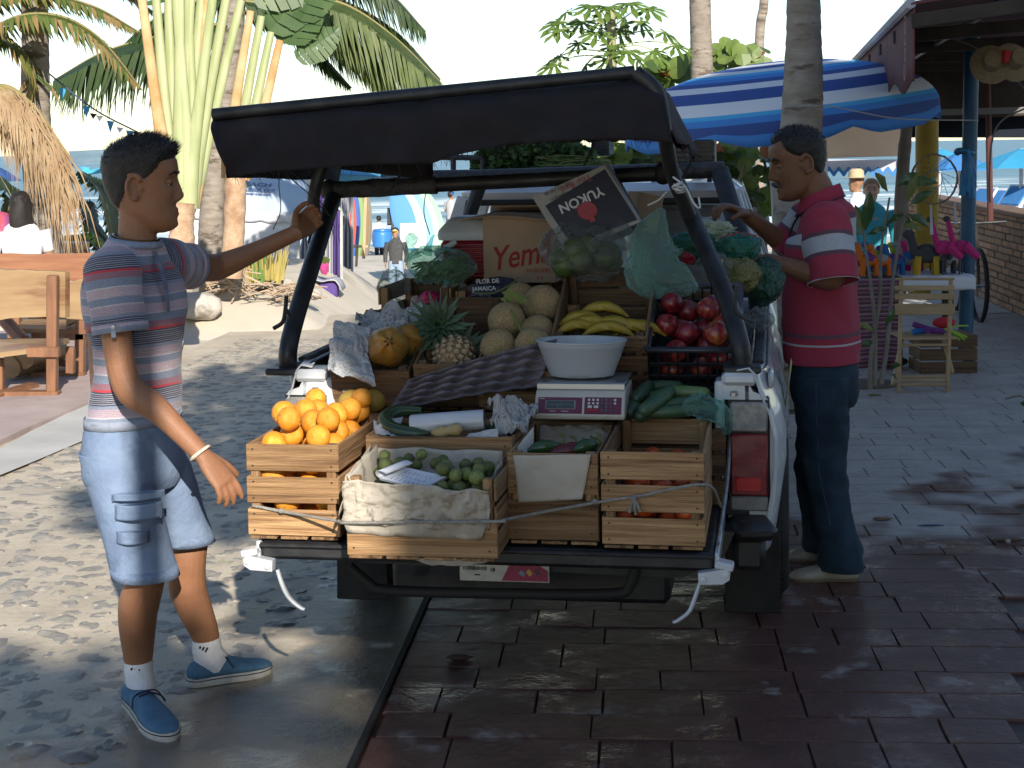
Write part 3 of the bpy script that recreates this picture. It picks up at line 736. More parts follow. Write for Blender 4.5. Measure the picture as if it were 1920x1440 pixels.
# right-hand folded side of the canvas
sv=MB()
def sidev(u,v):
 a=tr.lerp(TL(1262,268,cy0),v);p=a+bk*u;p.x+=.02*v*math.sin(u*9)+.012;p.z+=-.02*u*v
 return p
sv.grid(sidev,24,8);lo(sv,'canopy_side',m_canvas_red,cloth,60,solid=.003)
# sticker on the right flank
q=MB();q.box((.824,.62,.86),(.004,.10,.16),rotM(0,.12,0),ch=.001);lo(q,'yellow_sticker',M('sticker_yellow',(.55,.5,.06),(.1,.14,.3),14,.4),truck)
# ================================================================ GOODS ON THE TRUCK
TM=Matrix.Translation(TO)@Matrix.Rotation(-TA,4,'Z')
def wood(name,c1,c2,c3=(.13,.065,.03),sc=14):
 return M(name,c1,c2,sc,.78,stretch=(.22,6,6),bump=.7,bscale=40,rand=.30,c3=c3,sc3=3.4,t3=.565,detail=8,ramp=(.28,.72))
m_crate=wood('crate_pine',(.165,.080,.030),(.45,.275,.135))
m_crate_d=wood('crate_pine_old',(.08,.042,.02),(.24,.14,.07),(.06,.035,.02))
m_nail=M('nail_head',(.05,.045,.04),rough=.5,metal=.6)
_sl={}
def slat_mesh(L,w,t,mat):
 k=(round(L,3),round(w,3),round(t,3),mat.name)
 if k not in _sl:
  b=MB();b.box((0,0,0),(L,w,t),ch=.0016);_sl[k]=b.mesh('slat',mat,False)
 return _sl[k]
crates={}
def crate(key,label,x,y,z,w,d,h,tilt=0,yaw=0,nf=3,ns=3,mat=None,gap=.014,skipf=(),group=None,roll=0):
 mat=mat or m_crate;Mx=TM@Matrix.Translation((x,y,z))@Matrix.Rotation(yaw,4,'Z')@Matrix.Rotation(tilt,4,'X')@Matrix.Rotation(roll,4,'Y')
 e=thing('wooden_crate',Mx.translation,label,'crate',group);e.rotation_euler=Mx.to_euler();crates[key]=(e,Mx,w,d,h)
 t=.008
 def slat(p,L,wd,R):local('slat',slat_mesh(L,wd,t,mat),e,Matrix.Translation(p)@R)
 FX=Matrix.Rotation(math.pi/2,4,'X');SX=Matrix.Rotation(math.pi/2,4,'Z')@Matrix.Rotation(math.pi/2,4,'X')
 hs=(h-gap*(nf-1))/nf;z0=hs/2
 for k in range(nf):
  zz=z0+k*(hs+gap)
  if k not in skipf:slat((rnd(-.002,.002),-t/2,zz),w,hs*rnd(.94,1),FX@Matrix.Rotation(rnd(-.008,.008),4,'Z'))
  slat((0,d+t/2,zz),w,hs,FX)
 hs2=(h-gap*(ns-1))/ns
 for k in range(ns):
  zz=hs2/2+k*(hs2+gap)
  for sg in(-1,1):slat((sg*(w/2-t/2),d/2,zz),d-.001,hs2*rnd(.95,1),SX)
 nb=max(3,int(w/.09));bw=w/nb-.012
 for k in range(nb):slat((-w/2+(k+.5)*w/nb,d/2,-.005),d+.016,bw,Matrix.Rotation(math.pi/2,4,'Z'))
 pm=slat_mesh(h*.99,.03,.026,mat)
 for sx in(-1,1):
  for sy in(0,1):local('corner_post',pm,e,Matrix.Translation((sx*(w/2-.024),(.014 if sy==0 else d-.014),h/2))@Matrix.Rotation(math.pi/2,4,'Y'))
 q=MB()
 for k in range(nf):
  if k in skipf:continue
  for sx in(-1,1):
   for dz in(-.3,.3):q.lathe([(.0005,0),(.003,0),(.003,.001),(.0005,.0012)],(sx*(w/2-.02),-t-.0002,z0+k*(hs+gap)+dz*hs),6,rotM(math.pi/2))
 lo(q,'nail_heads',m_nail,e,False)['kind']='stuff'
 return e
GR='wooden produce crates on the truck'
crate('or','sunlit wooden crate full of oranges at the left end of the tailgate',-.555,-.575,.60,.268,.50,.262,nf=3)
crate('sq','wooden crate holding striped squash and a roll of plastic bags',-.165,-.445,.60,.425,.27,.265,nf=2)
crate('to','paper-lined wooden crate of tomatillos overhanging the tailgate',-.152,-.735,.596,.41,.255,.212,nf=2,skipf=(1,))
crate('ch','wooden crate of chillies with brown paper folded over its front',.178,-.552,.60,.250,.46,.245,nf=2)
crate('tm','slatted wooden crate of tomatoes at the right end of the tailgate',.452,-.575,.60,.278,.50,.256,nf=3)
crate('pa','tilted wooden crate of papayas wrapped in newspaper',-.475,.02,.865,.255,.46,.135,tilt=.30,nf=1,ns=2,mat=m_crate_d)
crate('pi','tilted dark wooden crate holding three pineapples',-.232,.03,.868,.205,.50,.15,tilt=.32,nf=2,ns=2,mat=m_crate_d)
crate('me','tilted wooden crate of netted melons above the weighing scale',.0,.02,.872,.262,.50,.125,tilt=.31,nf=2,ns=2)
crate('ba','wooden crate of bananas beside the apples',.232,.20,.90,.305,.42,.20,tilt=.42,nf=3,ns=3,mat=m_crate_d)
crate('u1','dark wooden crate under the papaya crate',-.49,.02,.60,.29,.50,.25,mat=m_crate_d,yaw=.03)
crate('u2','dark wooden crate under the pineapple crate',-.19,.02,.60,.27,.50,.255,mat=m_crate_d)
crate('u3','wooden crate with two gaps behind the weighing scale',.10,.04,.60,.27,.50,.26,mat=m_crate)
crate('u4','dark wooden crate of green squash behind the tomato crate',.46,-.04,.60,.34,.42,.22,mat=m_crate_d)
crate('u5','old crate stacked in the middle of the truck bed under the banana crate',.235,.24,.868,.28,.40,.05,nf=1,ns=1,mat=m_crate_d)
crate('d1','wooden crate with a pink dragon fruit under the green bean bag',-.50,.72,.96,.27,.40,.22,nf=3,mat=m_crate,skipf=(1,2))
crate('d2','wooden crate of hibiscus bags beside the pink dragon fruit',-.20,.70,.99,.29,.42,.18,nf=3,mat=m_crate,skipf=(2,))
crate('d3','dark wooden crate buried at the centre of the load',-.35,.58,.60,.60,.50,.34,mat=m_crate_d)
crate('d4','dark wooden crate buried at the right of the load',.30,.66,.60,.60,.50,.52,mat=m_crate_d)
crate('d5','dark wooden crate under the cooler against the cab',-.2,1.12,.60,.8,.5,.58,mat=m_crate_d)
# ---- fruit
def drop(n,w,d,h,rr,jitter=8,floor=0.0,maxtop=None):
 out=[]
 for _ in range(n):
  best=None
  for _ in range(jitter):
   r=rnd(*rr);x=rnd(-w/2+r,w/2-r);y=rnd(r,d-r);z=floor+r
   for(a,b_,c,q)in out:
    dd=(x-a)**2+(y-b_)**2;R_=r+q
    if dd<R_*R_:z=max(z,c+math.sqrt(R_*R_-dd))
   if best is None or z<best[2]:best=(x,y,z,r)
  out.append(best)
 return[o for o in out if maxtop is None or o[2]<maxtop]
def put(name,me,Mx,label,cat,group,scale=1.0,rot=None):
 o=bpy.data.objects.new(name,me);COL.objects.link(o)
 R=rot if rot is not None else Euler((rnd(0,6),rnd(0,6),rnd(0,6))).to_matrix().to_4x4()
 o.matrix_world=Matrix.Translation(Mx)@R@Matrix.Diagonal((scale,scale,scale,1))if not isinstance(scale,tuple)else Matrix.Translation(Mx)@R@Matrix.Diagonal((*scale,1))
 return tag(o,label,cat,group)
m_orange=M('orange_skin',(.70,.23,.015),(.80,.36,.04),1.6,.42,bump=.35,bscale=60,rand=.14,c3=(.50,.24,.05),sc3=3.0,t3=.64)
m_stem=M('fruit_stem',(.10,.11,.03),rough=.8)
def fruit_mesh(name,mat,f,nu=16,nv=12,stem=.0):
 b=MB();b.sphere((0,0,0),(1,1,1),nu,nv,f=f)
 if stem:b.m=1;b.tube([(0,0,.78),(.02,0,.95+stem)],.05,5)
 return b.mesh(name,[mat,m_stem])
fo_=[fruit_mesh('orange',m_orange,lambda d,k=k:(1-.06*abs(d.z)**3)*(1+.02*nz(d,2,k)),stem=.02)for k in range(3)]
e, Mx, w, d, h=crates['or'];random.seed(2)
for k,(x,y,z,r)in enumerate(drop(128,w-.03,d-.02,h,(.033,.039),14)):
 if z<.33:put('orange',fo_[k%3],Mx@Vector((x,y,z)),'ripe orange in the sunlit crate at the left end of the tailgate','orange','oranges in the crate',r)
 # apples
def apple_f(d):
 a=abs(d.z);return 1-.30*max(0,(d.z-.80)/.2)**1.2*1.0-.18*max(0,(-d.z-.86)/.14)+.02*math.cos(5*math.atan2(d.y,d.x))*(d.z<-.3)-.06*(d.z<0)*a
m_apple, N, L, bs=mk('apple_skin')
tc=nd(N,'TexCoord');oi=nd(N,'ObjectInfo');mp=nd(N,'Mapping');mp.inputs['Scale'].default_value=(1,1,.25);L.new(tc.outputs['Object'],mp.inputs[0])
ad=nd(N,'VectorMath',operation='ADD');L.new(mp.outputs[0],ad.inputs[0]);L.new(oi.outputs['Location'],ad.inputs[1])
n=nd(N,'TexNoise');n.inputs['Scale'].default_value=2.4;n.inputs['Detail'].default_value=7;L.new(ad.outputs[0],n.inputs[0])
a2=nd(N,'Math',operation='MULTIPLY_ADD',i1=.20,i2=-.10);L.new(oi.outputs['Random'],a2.inputs[0]);a3=nd(N,'Math',operation='ADD');L.new(a2.outputs[0],a3.inputs[0]);L.new(n.outputs[0],a3.inputs[1])
r=ramp(N,[(.36,(.10,.008,.016)),(.56,(.22,.018,.022)),(.70,(.33,.09,.03)),(.82,(.44,.24,.06))]);L.new(a3.outputs[0],r.inputs[0]);L.new(r.outputs[0],bs.inputs['Base Color']);bs.inputs['Roughness'].default_value=.3
fa_=fruit_mesh('apple',m_apple,apple_f,18,14,.06)
m_bplast=M('black_plastic',(.012,.012,.014),(.02,.02,.022),30,.35)
AM=TM@Matrix.Translation((.525,.18,.905))@Matrix.Rotation(.42,4,'X')
ac=thing('plastic_crate',AM.translation,'black plastic crate piled with red apples by the right roll bar','crate');ac.rotation_euler=AM.to_euler()
aw, ad_, ah=.275, .40, .15
b=MB()
for z in(.006,.05,.095):
 for(p,q_)in(((-aw/2,0,z),(aw/2,0,z)),((-aw/2,ad_,z),(aw/2,ad_,z)),((-aw/2,0,z),(-aw/2,ad_,z)),((aw/2,0,z),(aw/2,ad_,z))):b.bar(p,q_,.007,.012)
for k in range(10):
 u=k/9
 for y in(0,ad_):b.bar((-aw/2+aw*u,y,0),(-aw/2+aw*u,y,ah),.007,.007,up=(0,1,0))
 for x in(-aw/2,aw/2):b.bar((x,ad_*u,0),(x,ad_*u,ah),.007,.007,up=(0,1,0))
lo(b,'basket_grid',m_bplast,ac,False)
b=MB();b.box((0,ad_/2,.003),(aw,ad_,.005),ch=.001);lo(b,'base',m_bplast,ac)
b=MB()
for(p,q_)in(((-aw/2-.008,-.004,ah),(aw/2+.008,-.004,ah)),((-aw/2-.008,ad_+.004,ah),(aw/2+.008,ad_+.004,ah)),((-aw/2-.004,0,ah),(-aw/2-.004,ad_,ah)),((aw/2+.004,0,ah),(aw/2+.004,ad_,ah))):b.bar(p,q_,.022,.016,ch=.005)
lo(b,'rim',M('black_plastic_rim',(.03,.033,.04),rough=.25),ac)
random.seed(9)
for x, y, z, r in drop(58,aw-.02,ad_-.02,ah,(.036,.043),12):
 if z>.03 and z<.185:put('apple',fa_,AM@Vector((x,y,z)),'red apple in the black plastic crate','apple','apples in the black crate',r,(Euler((rnd(-.9,.9),rnd(-.9,.9),rnd(0,6))).to_matrix().to_4x4()))
 # melons
m_melon, N, L, bs=mk('netted_melon')
tc=nd(N,'TexCoord');vo=nd(N,'TexVoronoi',feature='DISTANCE_TO_EDGE');vo.inputs['Scale'].default_value=12
no=nd(N,'TexNoise');no.inputs['Scale'].default_value=9;mxv=nd(N,'Mix',data_type='VECTOR');mxv.inputs[0].default_value=.12;L.new(tc.outputs['Object'],mxv.inputs[4]);L.new(no.outputs['Color'],mxv.inputs[5]);L.new(tc.outputs['Object'],no.inputs[0])
L.new(mxv.outputs[1],vo.inputs['Vector']);r=ramp(N,[(0,(.44,.32,.17)),(.09,(.37,.26,.13)),(.2,(.25,.165,.072)),(1,(.27,.185,.08))]);L.new(vo.outputs[0],r.inputs[0])
n2=nd(N,'TexNoise');n2.inputs['Scale'].default_value=1.6;L.new(tc.outputs['Object'],n2.inputs[0]);mx=nd(N,'Mix',data_type='RGBA',blend_type='MULTIPLY');mr=nd(N,'MapRange',i1=.5,i2=.68,i3=0,i4=.45);L.new(n2.outputs[0],mr.inputs[0]);L.new(mr.outputs[0],mx.inputs[0]);L.new(r.outputs[0],mx.inputs[6]);mx.inputs[7].default_value=(.7,.85,.5,1)
L.new(mx.outputs[2],bs.inputs['Base Color']);bs.inputs['Roughness'].default_value=.8
bp=nd(N,'Bump');bp.inputs['Strength'].default_value=.5;bp.inputs['Distance'].default_value=.03;bp.invert=True;L.new(vo.outputs[0],bp.inputs['Height']);L.new(bp.outputs[0],bs.inputs['Normal'])
fm_=fruit_mesh('melon',m_melon,lambda d:1+.01*nz(d,2),28,20)
for k,(px,py,yt,r,ds)in enumerate(((935,652,.10,.060,'greenish netted melon at the front left of the melon crate'),(999,648,.09,.058,'netted melon behind the plastic tub at the front right of its crate'),(950,602,.24,.062,'netted melon with a vine stem lying across it'),(1008,624,.22,.058,'netted melon in the middle right of the melon crate'),(1017,571,.36,.066,'largest netted melon at the top right of the heap'),(975,560,.42,.055,'netted melon hidden at the back of the melon crate'))):
 put('melon',fm_,TM@TL(px,py,yt),ds,'melon','netted melons',r)
q=MB();q.tube(smooth_path([TL(985,638,.1),TL(968,600,.15),TL(948,565,.25),TL(952,545,.3)],5),.0035,6)
for px, py in((940,548),(955,552),(965,560),(938,560)):p=TL(px,py,.27);q.m=0;q.add([p,p+Vector((.03,-.01,.012)),p+Vector((.045,0,-.01)),p+Vector((.02,.0,-.018))],[(0,1,2,3)])
q.v=[tuple(TM@Vector(v))for v in q.v];tag(q.obj('vine_stem',M('vine_green',(.18,.22,.06),(.10,.16,.04),30,.6)),'thin green vine stem lying across the melons','vine')
# papayas
m_papaya=M('papaya_skin',(.42,.20,.03),(.28,.15,.035),5,.35,c3=(.16,.09,.03),sc3=3,t3=.6,coord='Object')
fp_=fruit_mesh('papaya',m_papaya,lambda d:1+.05*math.cos(5*math.atan2(d.y,d.x)),26,18)
def fruit_px(name,me,px,py,yt,sc,rot,label,cat,group=None):return put(name,me,TM@TL(px,py,yt),label,cat,group,sc,rot)
o=fruit_px('papaya',fp_,728,650,.02,(.066,.064,.13),rotM(math.pi/2-.25,0,.1).to_4x4(),'ripe orange papaya pointing its stem end at the viewer','papaya')
q=MB();q.lathe([(.001,1.02),(.10,1.0),(.16,.985),(.22,.955)],n=12);c_=lo(q,'stem_scar',M('papaya_scar',(.04,.03,.02),rough=.9),o)
fruit_px('papaya',fp_,775,640,.16,(.055,.055,.11),rotM(math.pi/2-.3,0,-.3).to_4x4(),'second papaya half hidden behind the ripe one','papaya')
# pineapples
m_pineskin=M('pineapple_skin',(.20,.12,.05),(.30,.20,.09),14,.8,bump=.5);m_pinetip=M('pineapple_bract',(.42,.32,.2),(.25,.17,.1),20,.8)
m_pineleaf=M('pineapple_leaf',(.035,.07,.035),(.07,.11,.06),10,.55)
def pineapple(px,py,yt,R,r,label,body=True):
 e=thing('pineapple',TM@TL(px,py,yt),label,'pineapple','pineapples');e.rotation_euler=(TM.to_3x3()@R).to_euler()
 if body:
  b=MB();b.sphere((0,0,0),(r,r,r*1.25),20,14);lo(b,'body',m_pineskin,e)
  b=MB()
  for i in range(1,11):
   ph=math.pi*i/11
   for j in range(int(3+13*math.sin(ph))):
    th=2*math.pi*(j+.5*(i%2))/int(3+13*math.sin(ph));n=Vector((math.sin(ph)*math.cos(th),math.sin(ph)*math.sin(th),math.cos(ph)));c=Vector((n.x*r,n.y*r,n.z*r*1.25))
    up=Vector((0,0,1));t=(up-n*up.dot(n)).normalized();s_=n.cross(t);k=r*.17
    b.add([c+s_*k+n*.003,c+t*k*1.1+n*.004,c-s_*k+n*.003,c-t*k*.9+n*.004,c+n*r*.16+t*r*.14*rnd(.6,1.8)],[(0,1,4),(1,2,4),(2,3,4),(3,0,4)])
  lo(b,'eyes',m_pinetip,e,False)
 b=MB();z0=r*1.15 if body else 0
 for k in range(46):
  a=k*2.4;lv=k/46;l=r*(1.5-.7*lv)if not body else r*(1.9-.8*lv);o_=.15+1.1*(1-lv)
  dr=Vector((math.cos(a)*math.sin(o_),math.sin(a)*math.sin(o_),math.cos(o_)));sd=Vector((-math.sin(a),math.cos(a),0));p0=Vector((0,0,z0));wd=r*.17
  p1=p0+dr*l*.55;p2=p0+dr*l+Vector((math.cos(a),math.sin(a),-.3))*l*.15
  b.add([p0+sd*wd*.6,p0-sd*wd*.6,p1-sd*wd,p1+sd*wd,p2],[(0,1,2,3),(3,2,4)])
 lo(b,'crown',m_pineleaf,e,False)
pineapple(852,668,.10,rotM(-math.pi/2+.05,0,0),.062,'pineapple showing its brown base to the viewer')
pineapple(825,622,.22,rotM(math.pi/2-.35,0,.15),.062,'pineapple with its dark green crown facing the viewer',True)
pineapple(795,668,.20,rotM(math.pi/2-.5,0,-.35),.058,'pineapple crown lying at the left of its crate',True)
# bananas
m_ban=M('banana_skin',(.36,.25,.03),(.28,.19,.02),12,.5,c3=(.10,.07,.02),sc3=7,t3=.64)
def banana(px,py,yt,a,label,L=.17,rise=0):
 p=TL(px,py,yt);pts=[p+Vector((math.cos(a)*t*L,math.sin(a)*t*L*.5,.035*(1-(2*t)**2)+rise))for t in np.linspace(-.5,.5,9)]
 q=MB();q.tube(pts,[.004,.010,.016,.0185,.019,.0185,.016,.010,.004],6);q.v=[tuple(TM@Vector(v))for v in q.v]
 tag(q.obj('banana',m_ban,smooth=60),label,'banana','bananas')
for k,(px,py,yt,a,r)in enumerate(((1130,600,.32,-.1,.01),(1092,612,.28,.3,0),(1105,620,.24,.2,0),(1150,622,.24,-.2,0),(1180,628,.24,-.35,0),(1140,632,.2,.0,0),(1085,628,.22,.5,0),(1200,630,.24,.2,0))):
 banana(px,py,yt,a,'ripe spotted banana lying on top of the bunch' if k==0 else 'yellow banana in the crate beside the apples',rise=r)
 # tomatillos
m_tilo=M('tomatillo_husk',(.17,.20,.06),(.085,.12,.03),2.2,.6,rand=.35,c3=(.15,.10,.08),sc3=1.1,t3=.56,bump=.3,bscale=9)
ft_=[fruit_mesh('tomatillo',m_tilo,lambda d,k=k:.97+.10*abs(math.cos(3*math.atan2(d.y,d.x)))*(1-abs(d.z))+.16*max(0,d.z-.6)+.05*nz(d,3,k),18,10,.25)for k in range(3)]
e, Mx, w, d, h=crates['to'];random.seed(4)
for k,(x,y,z,r)in enumerate(drop(215,w-.06,d-.045,h,(.016,.021),9,floor=.142)):
 if z>.145 and z<.24 and not(-.16<x<.03 and y<.13 and z>.17):put('tomatillo',ft_[k%3],Mx@Vector((x,y,z)),'green tomatillo in the paper-lined crate','tomatillo','tomatillos in the crate',r)
 # tomatoes and chillies
m_tomato=M('tomato_skin',(.42,.05,.015),(.5,.10,.02),3,.2,rand=.15)
fto=fruit_mesh('tomato',m_tomato,lambda d:(1-.1*abs(d.z)**2)*(1+.02*math.cos(5*math.atan2(d.y,d.x))),14,10,.02)
e, Mx, w, d, h=crates['tm'];random.seed(6)
for x, y, z, r in drop(40,w-.03,d-.03,h,(.030,.036),9):
 if z<.16:put('tomato',fto,Mx@Vector((x,y,z+.02)),'red tomato inside the slatted crate at the right','tomato','tomatoes in the crate',r)
m_chil=M('poblano_skin',(.02,.05,.02),(.04,.085,.025),6,.22);m_chilr=M('red_chilli_skin',(.08,.012,.015),(.13,.02,.02),6,.25)
for k,(px,py,yt,a,mt_)in enumerate(((1020,838,-.45,.4,m_chil),(1060,846,-.46,.1,m_chilr),(1075,842,-.44,-.2,m_chilr),(1098,836,-.45,.9,m_chil),(1040,842,-.42,-.3,m_chil),(1085,845,-.40,.2,m_chil))):
 p=TL(px,py,yt);q=MB();q.tube(smooth_path([p+Vector((-.05*math.cos(a),-.03*math.sin(a),-.01)),p,p+Vector((.05*math.cos(a),.03*math.sin(a),.0))],4),[.004,.018,.022,.018,.004],10)
 q.m=1;q.tube(smooth_path([p+Vector((.05*math.cos(a),.03*math.sin(a),.0)),p+Vector((.06*math.cos(a),.03,.02)),p+Vector((.045*math.cos(a),.03,.032))],4),.0035,6)
 q.v=[tuple(TM@Vector(v))for v in q.v];tag(q.obj('chilli_pepper',[mt_,m_stem]),'dark red chilli pepper in the paper-covered crate' if mt_ is m_chilr else 'glossy green chilli pepper in the paper-covered crate','chilli pepper','chilli peppers')
 # squash and cucumbers
m_zuk=M('squash_skin',(.028,.06,.032),(.05,.095,.045),9,.35,rand=.2);m_zukl=M('pale_squash_skin',(.10,.16,.05),(.14,.2,.07),9,.4)
def zuk(px,py,yt,a,el,L,r,mt_,label,grp='squash in the rear crate'):
 c=TL(px,py,yt);dr=Vector((math.cos(a)*math.cos(el),math.sin(a)*math.cos(el),math.sin(el)));q=MB()
 q.tube([c+dr*L*t for t in(-.5,-.48,-.42,-.2,0,.2,.42,.48,.5)],[.002,r*.55,r*.85,r,r*1.02,r*.95,r*.8,r*.5,.003],12);q.v=[tuple(TM@Vector(v))for v in q.v]
 tag(q.obj('green_squash',mt_,smooth=70),label,'squash',grp)
zz='dark green squash in the crate behind the tomatoes'
for k,(px,py,yt,a,el,L,r)in enumerate(((1232,752,-.10,1.0,.3,.17,.024),(1205,735,0,1.3,.2,.15,.022),(1190,760,-.05,1.4,.2,.15,.022),(1255,738,.04,.6,.1,.15,.021),(1270,758,-.05,.5,.1,.16,.021),(1260,772,-.10,.2,.05,.16,.020),(1292,745,.05,-.1,.1,.15,.02),(1215,772,-.1,1.2,.1,.14,.022),(1300,765,-.02,-.2,0,.15,.02),(1320,750,.05,.3,0,.14,.02),(1240,725,.1,.3,0,.14,.02))):
 zuk(px,py,yt,a,el,L,r,m_zuk,'large dark squash lying on top of the heap' if k==0 else zz)
zuk(1285,735,.02,-.05,0,.15,.02,m_zukl,'pale green squash among the dark ones')
# ring-curved striped squash
m_cush=mk('striped_squash');N, L, bs=m_cush[1:];m_cush=m_cush[0]
uvn=nd(N,'UVMap');sp_=nd(N,'SeparateXYZ');L.new(uvn.outputs[0],sp_.inputs[0]);ml=nd(N,'Math',operation='MULTIPLY',i1=9.0);L.new(sp_.outputs[0],ml.inputs[0]);fr_=nd(N,'Math',operation='FRACT');L.new(ml.outputs[0],fr_.inputs[0])
nn=nd(N,'TexNoise');nn.inputs['Scale'].default_value=60;ad2=nd(N,'Math',operation='MULTIPLY_ADD',i1=.22,i2=-.1);L.new(nn.outputs[0],ad2.inputs[0]);a4=nd(N,'Math',operation='ADD');L.new(ad2.outputs[0],a4.inputs[0]);L.new(fr_.outputs[0],a4.inputs[1])
r=ramp(N,[(.0,(.16,.19,.07)),(.12,(.10,.13,.04)),(.2,(.022,.045,.022)),(.9,(.03,.06,.028))]);L.new(a4.outputs[0],r.inputs[0]);L.new(r.outputs[0],bs.inputs['Base Color']);bs.inputs['Roughness'].default_value=.35
q=MB();q.tube(smooth_path([TL(790,770,-.22),TL(745,772,-.24),TL(722,788,-.30),TL(735,806,-.36),TL(775,814,-.39),TL(805,813,-.39)],6),[.012,.020,.024,.025,.025,.020,.006],14)
q.v=[tuple(TM@Vector(v))for v in q.v];tag(q.obj('curved_squash',m_cush,smooth=70),'long curved dark green squash with pale stripes around the bag roll','squash')
m_chay=M('tan_squash',(.40,.30,.14),(.34,.24,.10),8,.5,c3=(.12,.08,.03),sc3=16,t3=.68)
q=MB();q.tube(smooth_path([TL(808,811,-.42),TL(830,810,-.42),TL(850,806,-.42),TL(868,805,-.41)],5),[.003,.018,.019,.013,.018,.020,.004],14);q.v=[tuple(TM@Vector(v))for v in q.v];tag(q.obj('butternut_squash',m_chay,smooth=70),'small tan squash in front of the bag roll','squash')
q=MB();q.tube([TL(905,800,-.3),TL(960,806,-.34),TL(985,800,-.3)],[.004,.026,.005],12);q.v=[tuple(TM@Vector(v))for v in q.v];tag(q.obj('green_squash',m_zuk,smooth=70),'dark squash under the crumpled newspaper','squash')
for k,(px,py,yt,r)in enumerate(((660,757,-.06,.045),(672,770,-.12,.036),(700,752,0,.04))):
 put('grapefruit',fo_[0]if k==1 else fruit_mesh('grapefruit',M('grapefruit_skin',(.45,.28,.05),(.5,.33,.08),5,.5),lambda d:1+.02*nz(d,2),16,12),TM@TL(px,py,yt),('mottled yellow fruit behind the oranges','orange on top of the heap beside the yellow fruit','yellow fruit in shadow behind the oranges')[k],'fruit',None,r)
 # ================================================================ PAPER, PLASTIC, BOXES, SCALE
def tw(mb):mb.v=[tuple(TM@Vector(v))for v in mb.v];return mb
def newsprint(name,base=(.46,.45,.43),ink=(.10,.10,.11),sc=22):
 m, N, L, bs=mk(name);uv=nd(N,'UVMap');mp=nd(N,'Mapping');L.new(uv.outputs[0],mp.inputs[0]);mp.inputs['Rotation'].default_value=(0,0,.15)
 br=nd(N,'TexBrick');br.inputs['Scale'].default_value=sc;br.inputs['Mortar Size'].default_value=.035;br.inputs['Brick Width'].default_value=.22;br.inputs['Row Height'].default_value=.12;br.offset=.37
 br.inputs['Color1'].default_value=(*ink,1);br.inputs['Color2'].default_value=(*[lerp(a,c,.5)for a,c in zip(base,ink)],1);br.inputs['Mortar'].default_value=(*base,1);L.new(mp.outputs[0],br.inputs[0])
 no=nd(N,'TexNoise');no.inputs['Scale'].default_value=5.;L.new(mp.outputs[0],no.inputs[0]);mr=nd(N,'MapRange',i1=.44,i2=.50);L.new(no.outputs[0],mr.inputs[0])
 mx=nd(N,'Mix',data_type='RGBA');mx.inputs[6].default_value=(*base,1);L.new(br.outputs[0],mx.inputs[7]);ml=nd(N,'Math',operation='MULTIPLY',i1=.62);L.new(mr.outputs[0],ml.inputs[0]);L.new(ml.outputs[0],mx.inputs[0]);L.new(mx.outputs[2],bs.inputs['Base Color']);bs.inputs['Roughness'].default_value=.9
 return m
m_news=newsprint('newsprint',(.42,.43,.44),(.05,.05,.06),3.2);m_news2=newsprint('newsprint_grey',(.35,.35,.35),(.03,.03,.04),2.2)
m_kraft=M('brown_wrapping_paper',(.40,.355,.29),(.46,.41,.34),5,.9,bump=.5,bscale=9,c3=(.33,.28,.22),sc3=4)
m_paperw=M('white_paper',(.62,.60,.57),(.55,.53,.5),6,.9,bump=.4,bscale=12)
def crumple(P,nu=14,nv=12,amp=.02,freq=14,seed=0,sag=0.0,wrap=0.0):
 """crumpled sheet over four corner points (truck frame)"""
 A_, B_, C_, D_=[Vector(p)for p in P];n=(B_-A_).cross(D_-A_).normalized();b=MB()
 def fn(u,v):
  p=A_.lerp(B_,u).lerp(D_.lerp(C_,u),v)
  k=abs(nz(p,freq,seed))*1.4+.8*abs(nz(p,freq*2.3,seed+4))+.35*abs(nz(p,freq*5,seed+8))-.6
  return p+n*(k*amp+sag*math.sin(u*math.pi)*math.sin(v*math.pi))+Vector((nz(p,freq,seed+9),nz(p,freq,seed+17),nz(p,freq,seed+23)))*amp*.6
 b.grid(fn,nu,nv);return tw(b)
def paper(name,P,mat,label,cat,smooth=13,**kw):
 return tag(crumple(P,**kw).obj(name,mat,smooth=smooth,solid=.0008),label,cat)
paper('newspaper',[TL(612,690,-.10),TL(700,722,-.14),TL(690,612,.05),TL(628,605,.0)],m_news,'crumpled newspaper spilling over the front of the papaya crate','newspaper',nu=44,nv=44,amp=.034,freq=12,seed=3)
paper('newspaper',[TL(680,625,.05),TL(770,622,.15),TL(812,575,.30),TL(668,588,.25)],m_news2,'dark crumpled newspaper arched over the papayas','newspaper',nu=44,nv=32,amp=.045,freq=11,seed=8,sag=.04)
paper('newspaper',[TL(765,590,.32),TL(800,602,.30),TL(820,575,.36),TL(770,555,.40)],M('torn_newspaper',(.42,.38,.33),(.25,.17,.15),12,.9),'torn newspaper sheet standing behind the papaya crate','newspaper',amp=.025,freq=14,seed=12)
paper('newspaper',[TL(905,798,-.38),TL(975,812,-.40),TL(1005,765,-.26),TL(925,755,-.22)],m_news2,'ball of crumpled newspaper beside the weighing scale','newspaper',nu=44,nv=36,amp=.055,freq=15,seed=21,sag=.05)
paper('newspaper',[TL(705,812,-.40),TL(740,825,-.43),TL(760,790,-.32),TL(705,785,-.30)],m_news,'scrap of newspaper under the curved squash','newspaper',amp=.02,seed=30)
paper('newspaper',[TL(868,824,-.44),TL(935,822,-.44),TL(935,802,-.43),TL(880,812,-.42)],m_news,'folded newspaper edge at the front of the squash crate','newspaper',amp=.006,seed=33)
paper('newspaper',[TL(790,600,.75),TL(835,600,.72),TL(872,530,.85),TL(845,520,.9)],m_news2,'newspaper twist next to the pink dragon fruit','newspaper',amp=.03,freq=14,seed=38)
